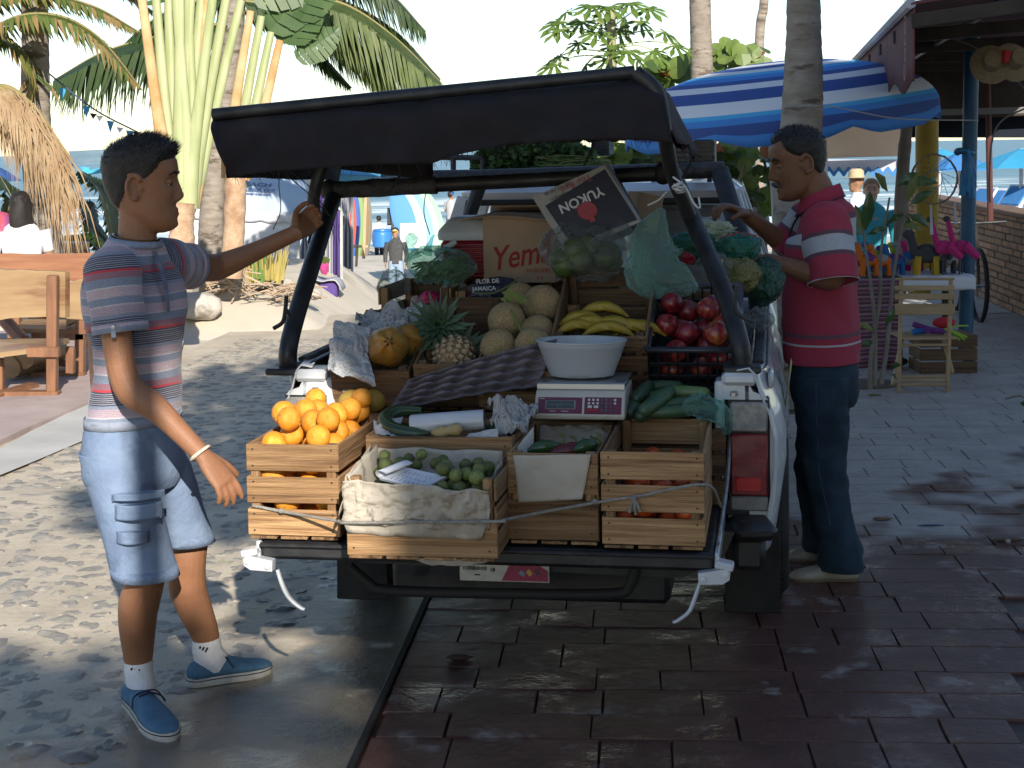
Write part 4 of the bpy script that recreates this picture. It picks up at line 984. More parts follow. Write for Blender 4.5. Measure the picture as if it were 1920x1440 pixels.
paper('paper_strip',[TL(640,765,-.03),TL(662,765,-.03),TL(660,720,0),TL(645,715,0)],M('dark_paper_strip',(.14,.13,.12),(.4,.4,.4),8,.8),'dark paper strip hanging below the papaya crate','paper',amp=.008,seed=40)
# lining of the tomatillo crate (four hanging sheets = one lining)
e, Mx, w, d, h=crates['to']
def cl(px,py,yy):return TL(px,py,yy)
ln=MB()
def sheetw(P,**kw):
 s_=crumple(P,**kw);ln.add(s_.v,s_.f,[s_.uv[k]for k in range(len(s_.f))])
sheetw([(-.362,-.752,.690),(.030,-.752,.668),(.035,-.756,.780),(-.362,-.756,.800)],nu=52,nv=22,amp=.017,freq=17,seed=2)
sheetw([(-.352,-.748,.655),(.010,-.748,.645),(.030,-.753,.690),(-.362,-.753,.705)],nu=22,nv=4,amp=.008,freq=14,seed=5)
sheetw([(-.335,-.495,.84),(.03,-.495,.835),(.03,-.515,.76),(-.335,-.515,.76)],nu=24,nv=8,amp=.012,freq=12,seed=7)
sheetw([(-.345,-.745,.81),(-.335,-.49,.85),(-.325,-.50,.74),(-.325,-.73,.74)],nu=14,nv=8,amp=.012,freq=12,seed=11)
sheetw([(-.372,-.75,.70),(-.366,-.49,.72),(-.345,-.49,.85),(-.352,-.752,.81)],nu=14,nv=8,amp=.010,freq=12,seed=12)
sheetw([(.035,-.745,.79),(.04,-.49,.835),(.02,-.50,.74),(.02,-.73,.73)],nu=14,nv=8,amp=.010,freq=12,seed=14)
tag(ln.obj('paper_lining',m_kraft,smooth=14,solid=.0008),'pale brown paper lining folded over the tomatillo crate','paper')
paper('paper_scrap',[TL(760,1046,-.70),TL(930,1050,-.70),TL(870,1062,-.66),TL(800,1058,-.66)],m_paperw,'white paper scrap poking out under the tomatillo crate','paper',amp=.005,seed=50)
paper('wrapping_paper',[TL(972,942,-.572),TL(1090,936,-.572),TL(1108,852,-.567),TL(962,854,-.567)],m_kraft,'smooth brown paper folded over the front of the chilli crate','paper',nu=24,nv=16,amp=.006,freq=9,seed=55)
paper('wrapping_paper',[TL(1005,850,-.18),TL(1140,852,-.18),TL(1155,795,-.12),TL(1012,795,-.12)],m_kraft,'creased brown paper lining the back of the chilli crate','paper',nu=40,nv=22,amp=.024,freq=10,seed=60)
paper('white_board',[TL(968,888,-.46),TL(1001,850,-.36),TL(1001,800,-.36),TL(960,850,-.46)],m_paperw,'white card between the squash crate and the chilli crate','card',amp=.002,seed=64)
# notepad with pen
npd=thing('notepad',TM@TL(780,905,-.62),'open spiral notepad with handwriting lying on the tomatillos','notepad')
A_, B_, C_, D_=TL(712,900,-.69), TL(792,921,-.71), TL(838,897,-.67), TL(762,880,-.65)
nrm=(B_-A_).cross(D_-A_).normalized();m_page=M('notepad_page',(.58,.60,.66),rough=.8)
q=MB();q.prism([A_,B_,C_,D_],(0,0,0),nrm*.008);tw(q).obj('page_block',m_page,npd,smooth=False)
q=MB()
def curl(u,v):
 base=A_.lerp(D_,u)+nrm*.009;a=v*4.2;r=.014
 ax=(A_-B_).normalized();return base+ax*(math.sin(a)*r-.01*v)+nrm*(r*(1-math.cos(a)))
q.grid(curl,6,14);tw(q).obj('turned_page',m_page,npd,solid=.0015)
q=MB();random.seed(8)
for k in range(7):
 u0=.18+.1*k
 for j in range(3):
  a=A_.lerp(B_,u0).lerp(D_.lerp(C_,u0),.12+.26*j);c=A_.lerp(B_,u0).lerp(D_.lerp(C_,u0),.12+.26*j+rnd(.08,.2));n_=nrm*.0085
  q.tube([a+n_,a.lerp(c,.3)+n_+(B_-A_)*.02,a.lerp(c,.6)+n_-(B_-A_)*.01,c+n_],.0007,4)
tw(q).obj('handwriting',M('pen_ink',(.08,.09,.25),rough=.6),npd)['kind']='stuff'
q=MB();q.tube([TL(766,884,-.57),TL(812,893,-.555)],.0032,7);tag(tw(q).obj('pen',M('blue_pen',(.25,.35,.45),rough=.2)),'clear blue ballpoint pen lying behind the notepad','pen')
# roll of plastic bags
m_film=M('white_plastic_film',(.55,.57,.60),(.48,.50,.53),5,.28,bump=.4,bscale=18,coat=.3)
rl=thing('bag_roll',TM@TL(840,790,-.36),'thick white roll of plastic bags lying in the squash crate','plastic roll')
p0, p1=TL(770,797,-.36), TL(908,787,-.34);ax=(p1-p0).normalized();Rr=ax.to_track_quat('Z','Y').to_matrix()
q=MB();rr=.030;Ln=(p1-p0).length;q.lathe([(rr*.93,0),(rr,.006),(rr*1.01,Ln*.5),(rr,Ln-.004),(rr*.95,Ln),(.0135,Ln-.0005),(.0125,Ln-.02)],p0,26,Rr,cap=False);tw(q).obj('film',m_film,rl)
q=MB();q.lathe([(.0128,Ln-.001),(.0105,Ln-.001),(.0105,Ln-.08),(.001,Ln-.08)],p0,18,Rr);tw(q).obj('core',M('roll_core',(.02,.018,.016),rough=.9),rl)
# egg tray
m_pulp=M('grey_pulp',(.12,.105,.125),(.17,.15,.165),20,.95,bump=.5,bscale=90)
E0, E1, E3=TL(727,775,-.14), TL(1010,722,-.06), TL(765,700,-.08)
eu, ev=(E1-E0),(E3-E0);en=eu.cross(ev).normalized()
q=MB()
def egg(u,v):
 cu_, cv_=u*6, v*5;z=.5*(math.cos(2*math.pi*cu_)+math.cos(2*math.pi*cv_));z=max(-.75,min(.75,z*1.25))
 ed=min(u,1-u,v,1-v);z*=min(1,ed*14)
 return E0+eu*u+ev*v+en*(z*.026+.02*math.sin(u*3.1))+Vector((0,0,.05*(u-.5)*(v-.2)))
q.grid(egg,72,60);tag(tw(q).obj('egg_tray',m_pulp,smooth=60,solid=.002),'grey cardboard egg tray lying upside down above the squash crate','egg tray')
# weighing scale
m_cream=M('cream_plastic',(.50,.46,.38),(.42,.38,.31),8,.45,c3=(.28,.25,.2),sc3=9,t3=.66)
scl_=thing('weighing_scale',TM@TL(1088,785,-.16),'cream electronic weighing scale with maroon keypad panels','scale')
cS=TL(1088,760,-.17);wS=TL(1172,760,-.17).x-TL(1004,760,-.17).x
z0=cS.z-.038;y0=-.20;dS=.26;xs_=cS.x
q=MB();prof=[(y0,z0),(y0-.004,z0+.014),(y0+.026,z0+.066),(y0+.05,z0+.082),(y0+dS,z0+.082),(y0+dS,z0)]
for(xa,xb_)in((xs_-wS/2,xs_+wS/2), ):q.prism([(xa,y,z)for y,z in prof],(0,0,0),(xb_-xa,0,0))
o=tw(q).obj('housing',m_cream,scl_,30);bv=o.modifiers.new('bev','BEVEL');bv.width=.004;bv.segments=2
pa, pb=Vector((0,y0-.004,z0+.014)), Vector((0,y0+.026,z0+.066));up_=(pb-pa).normalized();out_=Vector((1,0,0)).cross(up_)
Rp=Matrix((Vector((1,0,0)),-out_ if out_.y>0 else out_,up_)).transposed()
nrm_=Vector((0,-up_.z,up_.y));Rp=Matrix((Vector((1,0,0)),up_,nrm_)).transposed().to_4x4()
def onpanel(u,v,off=0.0):return Vector((xs_-wS/2+u*wS,0,0))+pa+(pb-pa)*v+nrm_*off
def plate_(name,u0,u1,v0,v1,off,th,mat,par,ch=.002,wr=False):
 c=(onpanel(u0,v0,off)+onpanel(u1,v1,off))/2;q=MB();q.box(c,((u1-u0)*wS,(v1-v0)*(pb-pa).length,th),Rp,ch);return tw(q).obj(name,mat,par,smooth=False)
m_mar=M('maroon_panel',(.13,.018,.045),(.10,.015,.035),20,.4)
pn1=plate_('display_panel',.035,.53,.08,.93,.0005,.003,m_mar,scl_);pn2=plate_('key_panel',.555,.965,.06,.95,.0005,.003,m_mar,scl_)
plate_('display_frame',.12,.455,.30,.76,.002,.003,M('panel_grey',(.3,.3,.3),rough=.4),scl_)
lcd=plate_('lcd',.13,.445,.33,.73,.004,.002,M('lcd_green',(.05,.065,.06),rough=.15),scl_)
q=MB();c=onpanel(.285,.53,.0052);q.box(c,(.31*wS,.0012,.0004),Rp,.0001);q.box(onpanel(.30,.63,.0052),(.0012,.012,.0004),Rp,.0001);q.box(onpanel(.26,.43,.0052),(.0012,.011,.0004),Rp,.0001);tw(q).obj('lcd_lines',M('lcd_line',(.16,.18,.17),rough=.5),scl_,smooth=False)
mk_w=M('key_white',(.5,.5,.48),rough=.5);mk_d=M('key_dark',(.05,.055,.06),(.12,.12,.12),60,.5)
for i, vv_ in enumerate((.80,.62,.44,.26)):
 for j in range(7):
  u=.605+.048*j
  if i>=2 and j<3:
   if i==2 and j<2:plate_('key',.59+.07*j,.64+.07*j,vv_-.07,vv_+.07,.0025,.002,mk_w,scl_,.001)
   continue
  if j==6 and i>1:continue
  q=MB();q.lathe([(.0005,.0036),(.0036,.0036),(.0042,.0026),(.0042,.001)],onpanel(u,vv_),10,Rp);tw(q).obj('key',mk_w if(j<3 or j==6)else mk_d,scl_)
plate_('key',.59,.71,.19,.33,.0025,.002,M('key_red',(.30,.01,.012),rough=.4),scl_,.001)
for u, v, sx in((.17,.17,.07),(.30,.17,.08),(.05,.82,.06)):plate_('panel_print',u,u+sx,v,v+.05,.0022,.0006,M('print_pale',(.36,.3,.3),rough=.6),scl_,.0001)
q=MB();q.box((xs_,y0+dS/2+.045,z0+.098),(wS*.98,dS*.84,.006),ch=.002);q.box((xs_,y0+.045,z0+.092),(wS*.98,.002,.016),ch=.0005);tw(q).obj('platter',M('steel_platter',(.36,.38,.40),rough=.3,metal=.8),scl_)
# plastic tub on the platter
m_tub=M('milky_plastic',(.50,.53,.56),rough=.32,trans=.25,bump=.05,bscale=8)
cT=TL(1085,722,-.10);q=MB();zt=z0+.102;sxT, syT=1.0, .82
rT=(TL(1172,650,-.1).x-TL(998,650,-.1).x)/2;rB=(TL(1148,710,-.1).x-TL(1022,710,-.1).x)/2;hT=TL(1085,645,-.1).z-zt
q.lathe([(.001,.002),(rB*.8,.0),(rB*.97,.006),(rB*1.02,.02),(rT*.94,hT*.85),(rT*.955,hT*.87),(rT*.965,hT*.985),(rT*1.0,hT),(rT*1.0,hT+.004),(rT*.95,hT+.002),(rT*.93,hT*.85),(rB*.97,.018),(rB*.9,.008),(.001,.006)],(cT.x,y0+dS/2+.05,zt),48,cap=False,sx=1,sy=.74)
tag(tw(q).obj('plastic_tub',m_tub,smooth=50),'empty translucent oval plastic tub on the scale platter','tub')
# cooler, boxes
ck=thing('cooler_box',TM@TL(866,500,.95),'red cooler with white lid and handle behind the bean bag','cooler')
c0=TL(866,480,.95);m_cred=M('cooler_red',(.28,.015,.03),(.22,.012,.025),8,.4);m_clid=M('cooler_lid',(.50,.53,.56),(.42,.45,.48),10,.5,c3=(.25,.24,.22),sc3=12,t3=.68)
q=MB();x0, x1=TL(822,450,.95).x, TL(912,450,.95).x+.02;zt, zb=TL(866,448,.95).z, 1.19;xm, xw=(x0+x1)/2, x1-x0
q.box((xm,1.12,(zt+zb)/2),(xw,.30,zt-zb),ch=.02)
for k in range(9):q.tube([(xm-xw/2+.015,.966,zb+.012+k*(zt-zb-.02)/9),(xm+xw/2-.015,.966,zb+.012+k*(zt-zb-.02)/9)],.0055,6)
tw(q).obj('body',m_cred,ck)
q=MB();hh=TL(866,406,1.1).z
def rr_(x,y,z,r=.02):return[Vector((xm+sx*(x-r)+r*math.cos(a),1.12+sy*(y-r)+r*math.sin(a),z))for sx,sy,a0 in((1,1,0),(-1,1,90),(-1,-1,180),(1,-1,270))for a in[math.radians(a0+t)for t in(0,30,60,90)]]
q.loft([rr_(xw/2+.006,.158,zt-.006),rr_(xw/2+.01,.162,zt+.012),rr_(xw/2+.006,.158,zt+.03),rr_(xw/2-.022,.13,hh-.012),rr_(xw/2-.035,.115,hh)]);tw(q).obj('lid',m_clid,ck)
q=MB();q.bar(TL(815,478,.9),TL(856,452,.9),.012,.022,ch=.005);tw(q).obj('handle',m_clid,ck)
m_card=M('cardboard',(.34,.235,.16),(.40,.28,.195),6,.85,bump=.1);m_redp=M('box_red_print',(.28,.03,.03),rough=.8)
yb=thing('cardboard_box',TM@TL(968,520,.92),'open brown cardboard box with red lettering in front of the cab','cardboard box')
a0, a1=TL(906,405,.92), TL(1040,400,.92);zb=TL(970,530,.92).z
q=MB();xm, xw, zt=(a0.x+a1.x)/2, a1.x-a0.x, a0.z
for(c,s_)in(((xm,.92,(zt+zb)/2),(xw,.005,zt-zb)),((xm,1.22,(zt+zb)/2),(xw,.005,zt-zb)),((xm-xw/2,1.07,(zt+zb)/2),(.005,.295,zt-zb)),((xm+xw/2,1.07,(zt+zb)/2),(.005,.295,zt-zb))):q.box(c,s_,ch=.001)
tw(q).obj('walls',m_card,yb)
q=MB();q.grid(lambda u,v:Vector((lerp(xm-xw/2-.06*v,xm+xw/2+.02,u),.92-.06*v,zt+.004-.012*v+.008*math.sin(u*5))),10,3);tw(q).obj('front_flap',m_card,yb,solid=.004)
q=MB();q.grid(lambda u,v:Vector((xm-xw/2-.09*v,lerp(.93,1.2,u),zt+.004+.0*v-.02*v)),6,3);tw(q).obj('side_flap',m_card,yb,solid=.004)
q=MB();q.grid(lambda u,v:Vector((xm+lerp(-.5,.5,u)*xw,1.22-.12*v,zt+.03*v)),6,3);tw(q).obj('back_flap',m_card,yb,solid=.004)
def ttext(body,size,mat,parent,px,py,yt,rot=0,shear=0,bold=0,sx=1,name='lettering'):
 o=text(name,body,size,mat,bold=bold,shear=shear);p=TL(px,py,yt)
 o.matrix_world=TM@Matrix.Translation(p)@Matrix.Rotation(rot,4,'Y')@RX90@Matrix.Diagonal((sx,1,1,1))
 if parent is not None:o.parent=parent;o.matrix_parent_inverse=Matrix.Translation(parent.location).inverted()if parent.rotation_euler.z==0 else(Matrix.Translation(parent.location)@parent.rotation_euler.to_matrix().to_4x4()).inverted()
 return o
ttext('Yema',.122,m_redp,yb,921,508,.915,rot=-.16,shear=.35,bold=.0014,sx=.82);ttext('L',.15,m_redp,yb,1012,488,.915,rot=-.1,shear=.3,bold=.0016)
ttext('AGROPECUA',.022,m_redp,yb,986,511,.915);ttext('S.A',.02,m_redp,yb,1006,524,.915)
# upturned apple carton
yk=thing('apple_carton',TM@TL(1110,440,.80),'upturned dark blue apple carton tilted on top of the load','cardboard box')
K=[TL(998,370,.50),TL(1064,475,.48),TL(1204,415,.48),TL(1140,306,.52)]
kn=(K[1]-K[0]).cross(K[3]-K[0]).normalized();kn=kn if kn.y>0 else-kn
m_navy=M('carton_navy',(.008,.009,.024),(.014,.015,.03),8,.62,bump=.15,bscale=20);m_cgrey=M('carton_grey',(.24,.23,.22),(.33,.31,.29),9,.6)
q=MB();q.prism([K[0],K[1],K[2],K[3]],(0,0,0),kn*.30);o=tw(q).obj('carton',m_cgrey,yk,smooth=False)
kf=-kn*.0012
def kq(u,v):return K[0].lerp(K[3],u).lerp(K[1].lerp(K[2],u),v)
def kplate(name,uvs,mat,off=1):q=MB();q.prism([kq(u,v)+kf*off for u,v in uvs],(0,0,0),kf*.6);tw(q).obj(name,mat,yk,smooth=False)
kplate('blue_field',[(.08,.20),(.10,.90),(.96,.95),(.93,.06)],m_navy)
kplate('shiny_side',[(.955,.0),(1.0,.0),(1.0,1.0),(.975,1.0)],M('carton_gloss',(.12,.14,.18),rough=.15))
q=MB();s_=kn*.30;q.prism([K[3]+kf*0+Vector((.002,0,.001)),K[2]+Vector((.002,0,0)),K[2]+s_+Vector((.002,0,0)),K[3]+s_+Vector((.002,0,.001))],(0,0,0),(.001,0,0));tw(q).obj('carton_end',M('carton_end_gloss',(.035,.038,.05),(.06,.065,.08),6,.2,bump=.5,bscale=12),yk,smooth=False)
m_pw=M('carton_print',(.5,.5,.52),rough=.6);m_pr=M('carton_red',(.26,.012,.03),rough=.5)
ang=math.atan2((K[3]-K[0]).z,(K[3]-K[0]).x)
def ktext(body,size,mat,u,v,flip=True,bold=0):
 o=text('lettering',body,size,mat,bold=bold,align='CENTER');p=kq(u,v)+kf*9
 ex=(K[3]-K[0]).normalized()*(-1 if flip else 1);n_=-kn;ey=n_.cross(ex)
 o.matrix_world=TM@Matrix(((ex.x,ey.x,n_.x,p.x),(ex.y,ey.y,n_.y,p.y),(ex.z,ey.z,n_.z,p.z),(0,0,0,1)));o.parent=yk;o.matrix_parent_inverse=Matrix.Translation(yk.location).inverted()
ktext('YUKON',.045,m_pw,.50,.28,bold=.0012);ktext('Top Red',.032,m_pr,.55,.04);ktext('138 113 100 88',.016,_mats['print_black'],.33,.02);ktext('Washington',.014,_mats['print_black'],.30,.14)
for bl, c in(((.5,.53),.026), ):
 q=MB();cc=kq(.49,.53)+kf*7;q.sphere(cc,(.034,.0012,.031),18,10);q.box(cc+kf*1.2,(.066,.0012,.004),rotM(0,-ang,0),.0003);tw(q).obj('apple_mark',m_pr,yk)
q=MB();q.box(kq(.49,.68)+kf*8,(.018,.001,.018),rotM(0,-ang,0),.0003);q.box(kq(.40,.42)+kf*8,(.016,.001,.007),rotM(0,-ang-.4,0),.0003);tw(q).obj('apple_stalk_mark',m_pr,yk)
q=MB();q.box(TL(1205,398,1.05),(.09,.20,.14),rotM(0,.2,.3),ch=.003);tag(tw(q).obj('cardboard_carton',m_card),'small tan carton corner right of the dark carton','cardboard box')
# ---- plastic bags
def plastic(name,tint,fac,rough=.12,bs_=26,bump=1.0,film=(.6,.7,.7)):
 m, N, L, b=mk(name);tr=nd(N,'BsdfTransparent');tr.inputs[0].default_value=(*tint,1);b.inputs['Base Color'].default_value=(*film,1);b.inputs['Roughness'].default_value=rough
 tc=nd(N,'TexCoord');no=nd(N,'TexNoise');no.inputs['Scale'].default_value=bs_;no.inputs['Detail'].default_value=3;no.inputs['Distortion'].default_value=1.6;L.new(tc.outputs['Object'],no.inputs[0])
 bp=nd(N,'Bump');bp.inputs['Strength'].default_value=bump;bp.inputs['Distance'].default_value=.012;L.new(no.outputs[0],bp.inputs['Height']);L.new(bp.outputs[0],b.inputs['Normal'])
 lw=nd(N,'LayerWeight');lw.inputs[0].default_value=.4;L.new(bp.outputs[0],lw.inputs['Normal']);ad_=nd(N,'Math',operation='MULTIPLY_ADD',i1=.45,i2=fac,use_clamp=True);L.new(lw.outputs['Facing'],ad_.inputs[0])
 mx=nd(N,'MixShader');L.new(ad_.outputs[0],mx.inputs[0]);L.new(tr.outputs[0],mx.inputs[1]);L.new(b.outputs[0],mx.inputs[2]);L.new(mx.outputs[0],N['Material Output'].inputs[0]);return m
m_bagg=plastic('green_plastic_film',(.66,.86,.81),.06,film=(.42,.60,.57),rough=.10);m_bagc=plastic('clear_plastic_film',(.78,.81,.80),.06,film=(.42,.44,.44),rough=.08);m_bagt=plastic('teal_plastic_film',(.66,.85,.80),.10,film=(.46,.62,.59),bs_=30,rough=.10)
def blob(c,r,seed,amp=.22,nu=64,nv=44,R=None,f=None):
 b=MB();b.sphere(c,r,nu,nv,R=R,f=lambda d:(1+amp*nz(d,1.6,seed)+amp*.7*abs(nz(d,3.6,seed+3))+amp*.45*abs(nz(d,8,seed+7))+.2*amp*abs(nz(d,17,seed+9))-.4*amp)*(f(d)if f else 1));return b
def crinkle(pts,rs,seed,flat=.75,amp=.22,n=56):
 """thin film drawn into long creases along its length"""
 P=smooth_path(pts,12);N_=len(P);R_=rad_path(rs,N_);b=MB();rings=[]
 for i, c in enumerate(P):
  t=(P[min(i+1,N_-1)]-P[max(i-1,0)]).normalized();a=Vector((0,1,0)).cross(t).normalized();d=t.cross(a);row=[]
  for j in range(n):
   th=2*math.pi*j/n;q=Vector((math.cos(th)*2.2,math.sin(th)*2.2,i*.11));k=1+amp*(nz(q,1.0,seed)+.9*(abs(nz(q,2.3,seed+5))-.25)+.5*(abs(nz(q,5.2,seed+9))-.25))
   row.append(c+(a*math.cos(th)+d*math.sin(th)*flat)*R_[i]*k)
  rings.append(row)
 b.loft(rings);return b
def bag(px,py,yt,r,seed,mat,label,f=None,R=None,amp=.34,fill=None):
 e=thing('plastic_bag',TM@TL(px,py,yt),label,'plastic bag');c=TL(px,py,yt)
 tw(crinkle([c+Vector((-r[0],0,-.2*r[2])),c+Vector((-r[0]*.8,0,0)),c+Vector((-r[0]*.2,0,.1*r[2])),c+Vector((r[0]*.5,0,0)),c+Vector((r[0]*.9,0,-.1*r[2])),c+Vector((r[0]*1.1,0,-.2*r[2]))],[.01,r[2]*.85,r[2]*1.05,r[2]*.95,r[2]*.5,.006],seed,r[1]/r[2],amp)).obj('film',mat,e,smooth=55)
 if fill:fill(e,c)
 return e
m_bean=M('green_beans',(.08,.13,.03),(.12,.17,.05),30,.5);random.seed(31)
def beans(e,c):
 q=MB()
 for k in range(90):
  p=c+Vector((rnd(-.065,.065),rnd(-.05,.04),rnd(-.035,.012)));a=rnd(-.7,.7)+.4;l=rnd(.03,.045)
  q.tube(smooth_path([p-Vector((math.cos(a)*l,0,math.sin(a)*l*.8)),p+Vector((0,0,.008)),p+Vector((math.cos(a)*l,0,math.sin(a)*l*.8))],2),.004,5)
 tw(q).obj('green_beans',m_bean,e)['kind']='stuff'
bag(828,500,.72,(.118,.09,.062),4,m_bagg,'green plastic bag of beans lying on the crate by the cooler',fill=beans)
q=MB();q.tube(smooth_path([TL(775,485,.72),TL(768,460,.72),TL(775,442,.74)],4),[.03,.014,.022],10,disp=lambda p:.012*nz(p,40));q.tube(smooth_path([TL(800,478,.72),TL(806,455,.72),TL(815,440,.72)],4),[.02,.008,.004],8,disp=lambda p:.005*nz(p,60));tag(tw(q).obj('plastic_bag',m_bagg),'knotted handles of the green bean bag','plastic bag')
def dark_veg(e,c):
 for k in range(16):
  p=c+Vector((rnd(-.085,.085),rnd(-.05,.05),rnd(-.04,.04)));q=MB();q.sphere(p,(rnd(.035,.05),)*2+(rnd(.03,.045),),12,8);tw(q).obj('vegetable',M('bagged_green',(.04,.07,.02),(.09,.13,.03),6,.4)if k!=3 else M('bagged_yellow',(.22,.22,.04),rough=.4),e)
bag(1100,480,.50,(.145,.09,.092),11,m_bagc,'clear plastic bag of dark vegetables above the banana crate',fill=dark_veg,f=lambda d:1-.25*max(0,d.x*.7+d.z*.6))
q=MB();q.tube(smooth_path([TL(1125,470,.46),TL(1150,452,.46),TL(1172,440,.5)],5),[.05,.04,.05],14,disp=lambda p:.015*nz(p,22));tag(tw(q).obj('plastic_bag',m_bagc,smooth=40),'crinkled clear bag neck beside the dark carton','plastic bag')
tb_=thing('plastic_bag',TM@TL(1245,545,.42),'large pale green empty plastic bag hung above the apples','plastic bag')
tw(crinkle([TL(1242,390,.46),TL(1228,425,.45),TL(1222,470,.43),TL(1238,510,.41),TL(1275,530,.42),TL(1305,540,.46)],[.008,.045,.070,.085,.075,.045,.015],23,amp=.30)).obj('film',m_bagt,tb_,smooth=55)
tw(crinkle([TL(1205,455,.40),TL(1198,500,.38),TL(1215,540,.38),TL(1250,548,.38)],[.01,.04,.05,.03,.01],29,amp=.35)).obj('film_fold',m_bagt,tb_,smooth=55)
g_=thing('plastic_bag',TM@TL(1330,790,-.12),'green plastic bag covering the squash by the tail lamp','plastic bag');tw(crinkle([TL(1285,765,-.10),TL(1310,762,-.12),TL(1340,770,-.12),TL(1360,790,-.11),TL(1362,815,-.11)],[.02,.036,.038,.022,.008],40,amp=.34)).obj('film',m_bagg,g_,smooth=55)
bag(742,552,.80,(.028,.03,.075),48,m_bagc,'clear plastic bag hanging left of the load',amp=.35)
bag(1425,600,.75,(.045,.10,.035),52,m_bagc,'crumpled clear bag lying on the right bed rail',amp=.35)
bag(1340,505,.7,(.05,.05,.05),55,m_bagc,'clear crumpled bag behind the pale green bag',amp=.4)
m_hib=M('hibiscus',(.06,.006,.014),(.10,.012,.022),30,.5)
q=tw(blob(TL(935,550,.74),(.125,.07,.045),61,.2));tag(q.obj('hibiscus_bag',m_hib,smooth=50),'printed bag of dried hibiscus flowers in its crate','bag')
hb=bpy.context.scene.objects['hibiscus_bag']
tw(blob(TL(935,545,.725),(.10,.075,.047),62,.22)).obj('printed_film',plastic('printed_film',(.35,.2,.25),.45,film=(.08,.09,.16)),hb,smooth=50)
for t_, px, py, s_ in(('FLOR DE',893,532,.021),('JAMAICA',886,546,.021)):ttext(t_,s_,m_pw,None,px,py,.638,rot=-.05,bold=.0005);o=bpy.context.scene.objects[-1]if False else None
for o in[o for o in COL.objects if o.name.startswith('lettering')and o.parent is None]:
 mw=o.matrix_world.copy();o.parent=hb;o.matrix_parent_inverse=Matrix.Translation(hb.location).inverted();o.matrix_basis=mw
q=MB();q.tube(smooth_path([TL(888,550,.60),TL(925,549,.60),TL(955,535,.60),TL(972,520,.64)],5),.003,6);tag(tw(q).obj('vine_stem',M('vine_green')),'green stem trailing over the hibiscus crate','vine')
q=tw(blob(TL(806,560,.70),(.033,.03,.028),70,.25));tag(q.obj('dragon_fruit',M('dragon_fruit_skin',(.45,.012,.10),(.36,.01,.07),4,.35),smooth=60),'shiny pink dragon fruit in the rear crate','dragon fruit')
q=MB()
for k in range(7):p=TL(rnd(700,770),rnd(578,592),.45);q.add([p,p+Vector((.05,0,.01)),p+Vector((.06,.02,-.012)),p+Vector((.01,.02,-.015))],[(0,1,2,3)])
tag(tw(q).obj('yellow_wrapper',M('yellow_wrapper_film',(.5,.4,.08),rough=.4),smooth=False),'torn yellow wrapper behind the papaya newspapers','wrapper')
# net sacks on the right rail
def netmat(name,c,hole,sc):
 m, N, L, b=mk(name);tc=nd(N,'TexCoord');vo=nd(N,'TexVoronoi',feature='DISTANCE_TO_EDGE');vo.inputs['Scale'].default_value=sc;L.new(tc.outputs['Object'],vo.inputs[0]);mr=nd(N,'MapRange',i1=.04,i2=.10,i3=0.,i4=hole);L.new(vo.outputs[0],mr.inputs[0])
 tr=nd(N,'BsdfTransparent');mx=nd(N,'MixShader');L.new(mr.outputs[0],mx.inputs[0]);L.new(b.outputs[0],mx.inputs[1]);L.new(tr.outputs[0],mx.inputs[2]);L.new(mx.outputs[0],N['Material Output'].inputs[0]);b.inputs['Base Color'].default_value=(*c,1);b.inputs['Roughness'].default_value=.5;return m
m_netg=netmat('green_net',(.01,.16,.12),.55,110);m_nety=netmat('yellow_net',(.20,.18,.06),.4,120);m_netd=netmat('dark_green_net',(.01,.07,.05),.5,100)
m_lime=M('lime_skin',(.05,.10,.02),(.09,.15,.03),6,.35);m_chayg=M('chayote_skin',(.14,.18,.07),(.2,.24,.1),6,.5)
def sack(px,py,yt,r,seed,net,fruitm,n,fr,label):
 e=thing('net_sack',TM@TL(px,py,yt),label,'net sack');c=TL(px,py,yt);tw(blob(c,r,seed,.25)).obj('net',net,e,smooth=50)
 for _ in range(n):
  d_=Vector((rnd(-1,1),rnd(-1,.4),rnd(-1,.8)));d_=d_/max(1,d_.length*1.15)
  q=MB();q.sphere(c+Vector((d_.x*(r[0]-fr),d_.y*(r[1]-fr),d_.z*(r[2]-fr))),fr,10,7);tw(q).obj('fruit',fruitm,e)
random.seed(12)
sack(1385,465,.95,(.085,.07,.055),3,m_netg,m_lime,14,.028,'green net sack with red string under the man\'s hands')
q=MB();q.tube([TL(1352+k*5,437+3*math.sin(k*1.7)+abs(k-7)*.8,.88)for k in range(15)],.0022,5);tag(tw(q).obj('red_string',M('red_twine',(.4,.02,.02),rough=.7)),'red string threaded through the green net sack','string')
sack(1385,515,.82,(.075,.07,.065),6,m_nety,m_chayg,10,.032,'yellow net sack below the man\'s hand')
sack(1432,528,.88,(.068,.08,.085),9,m_netd,m_lime,34,.022,'dark net sack of limes hanging over the right rail')
sack(1300,465,1.1,(.11,.08,.06),14,m_netg,m_lime,12,.03,'green net sack behind the right roll bar')
m_let=M('pale_lettuce',(.32,.36,.22),(.42,.45,.32),9,.6)
q=tw(blob(TL(1335,440,1.2),(.10,.09,.045),21,.5));tag(q.obj('cabbage_heap',m_let,smooth=40),'pale cabbage leaves heaped under the cab window','cabbage')
q=tw(blob(TL(1290,485,1.0),(.03,.03,.02),25,.4));tag(q.obj('red_bag',M('red_wrapper',(.4,.02,.03),rough=.3),smooth=40),'small red wrapper behind the roll bar','wrapper')
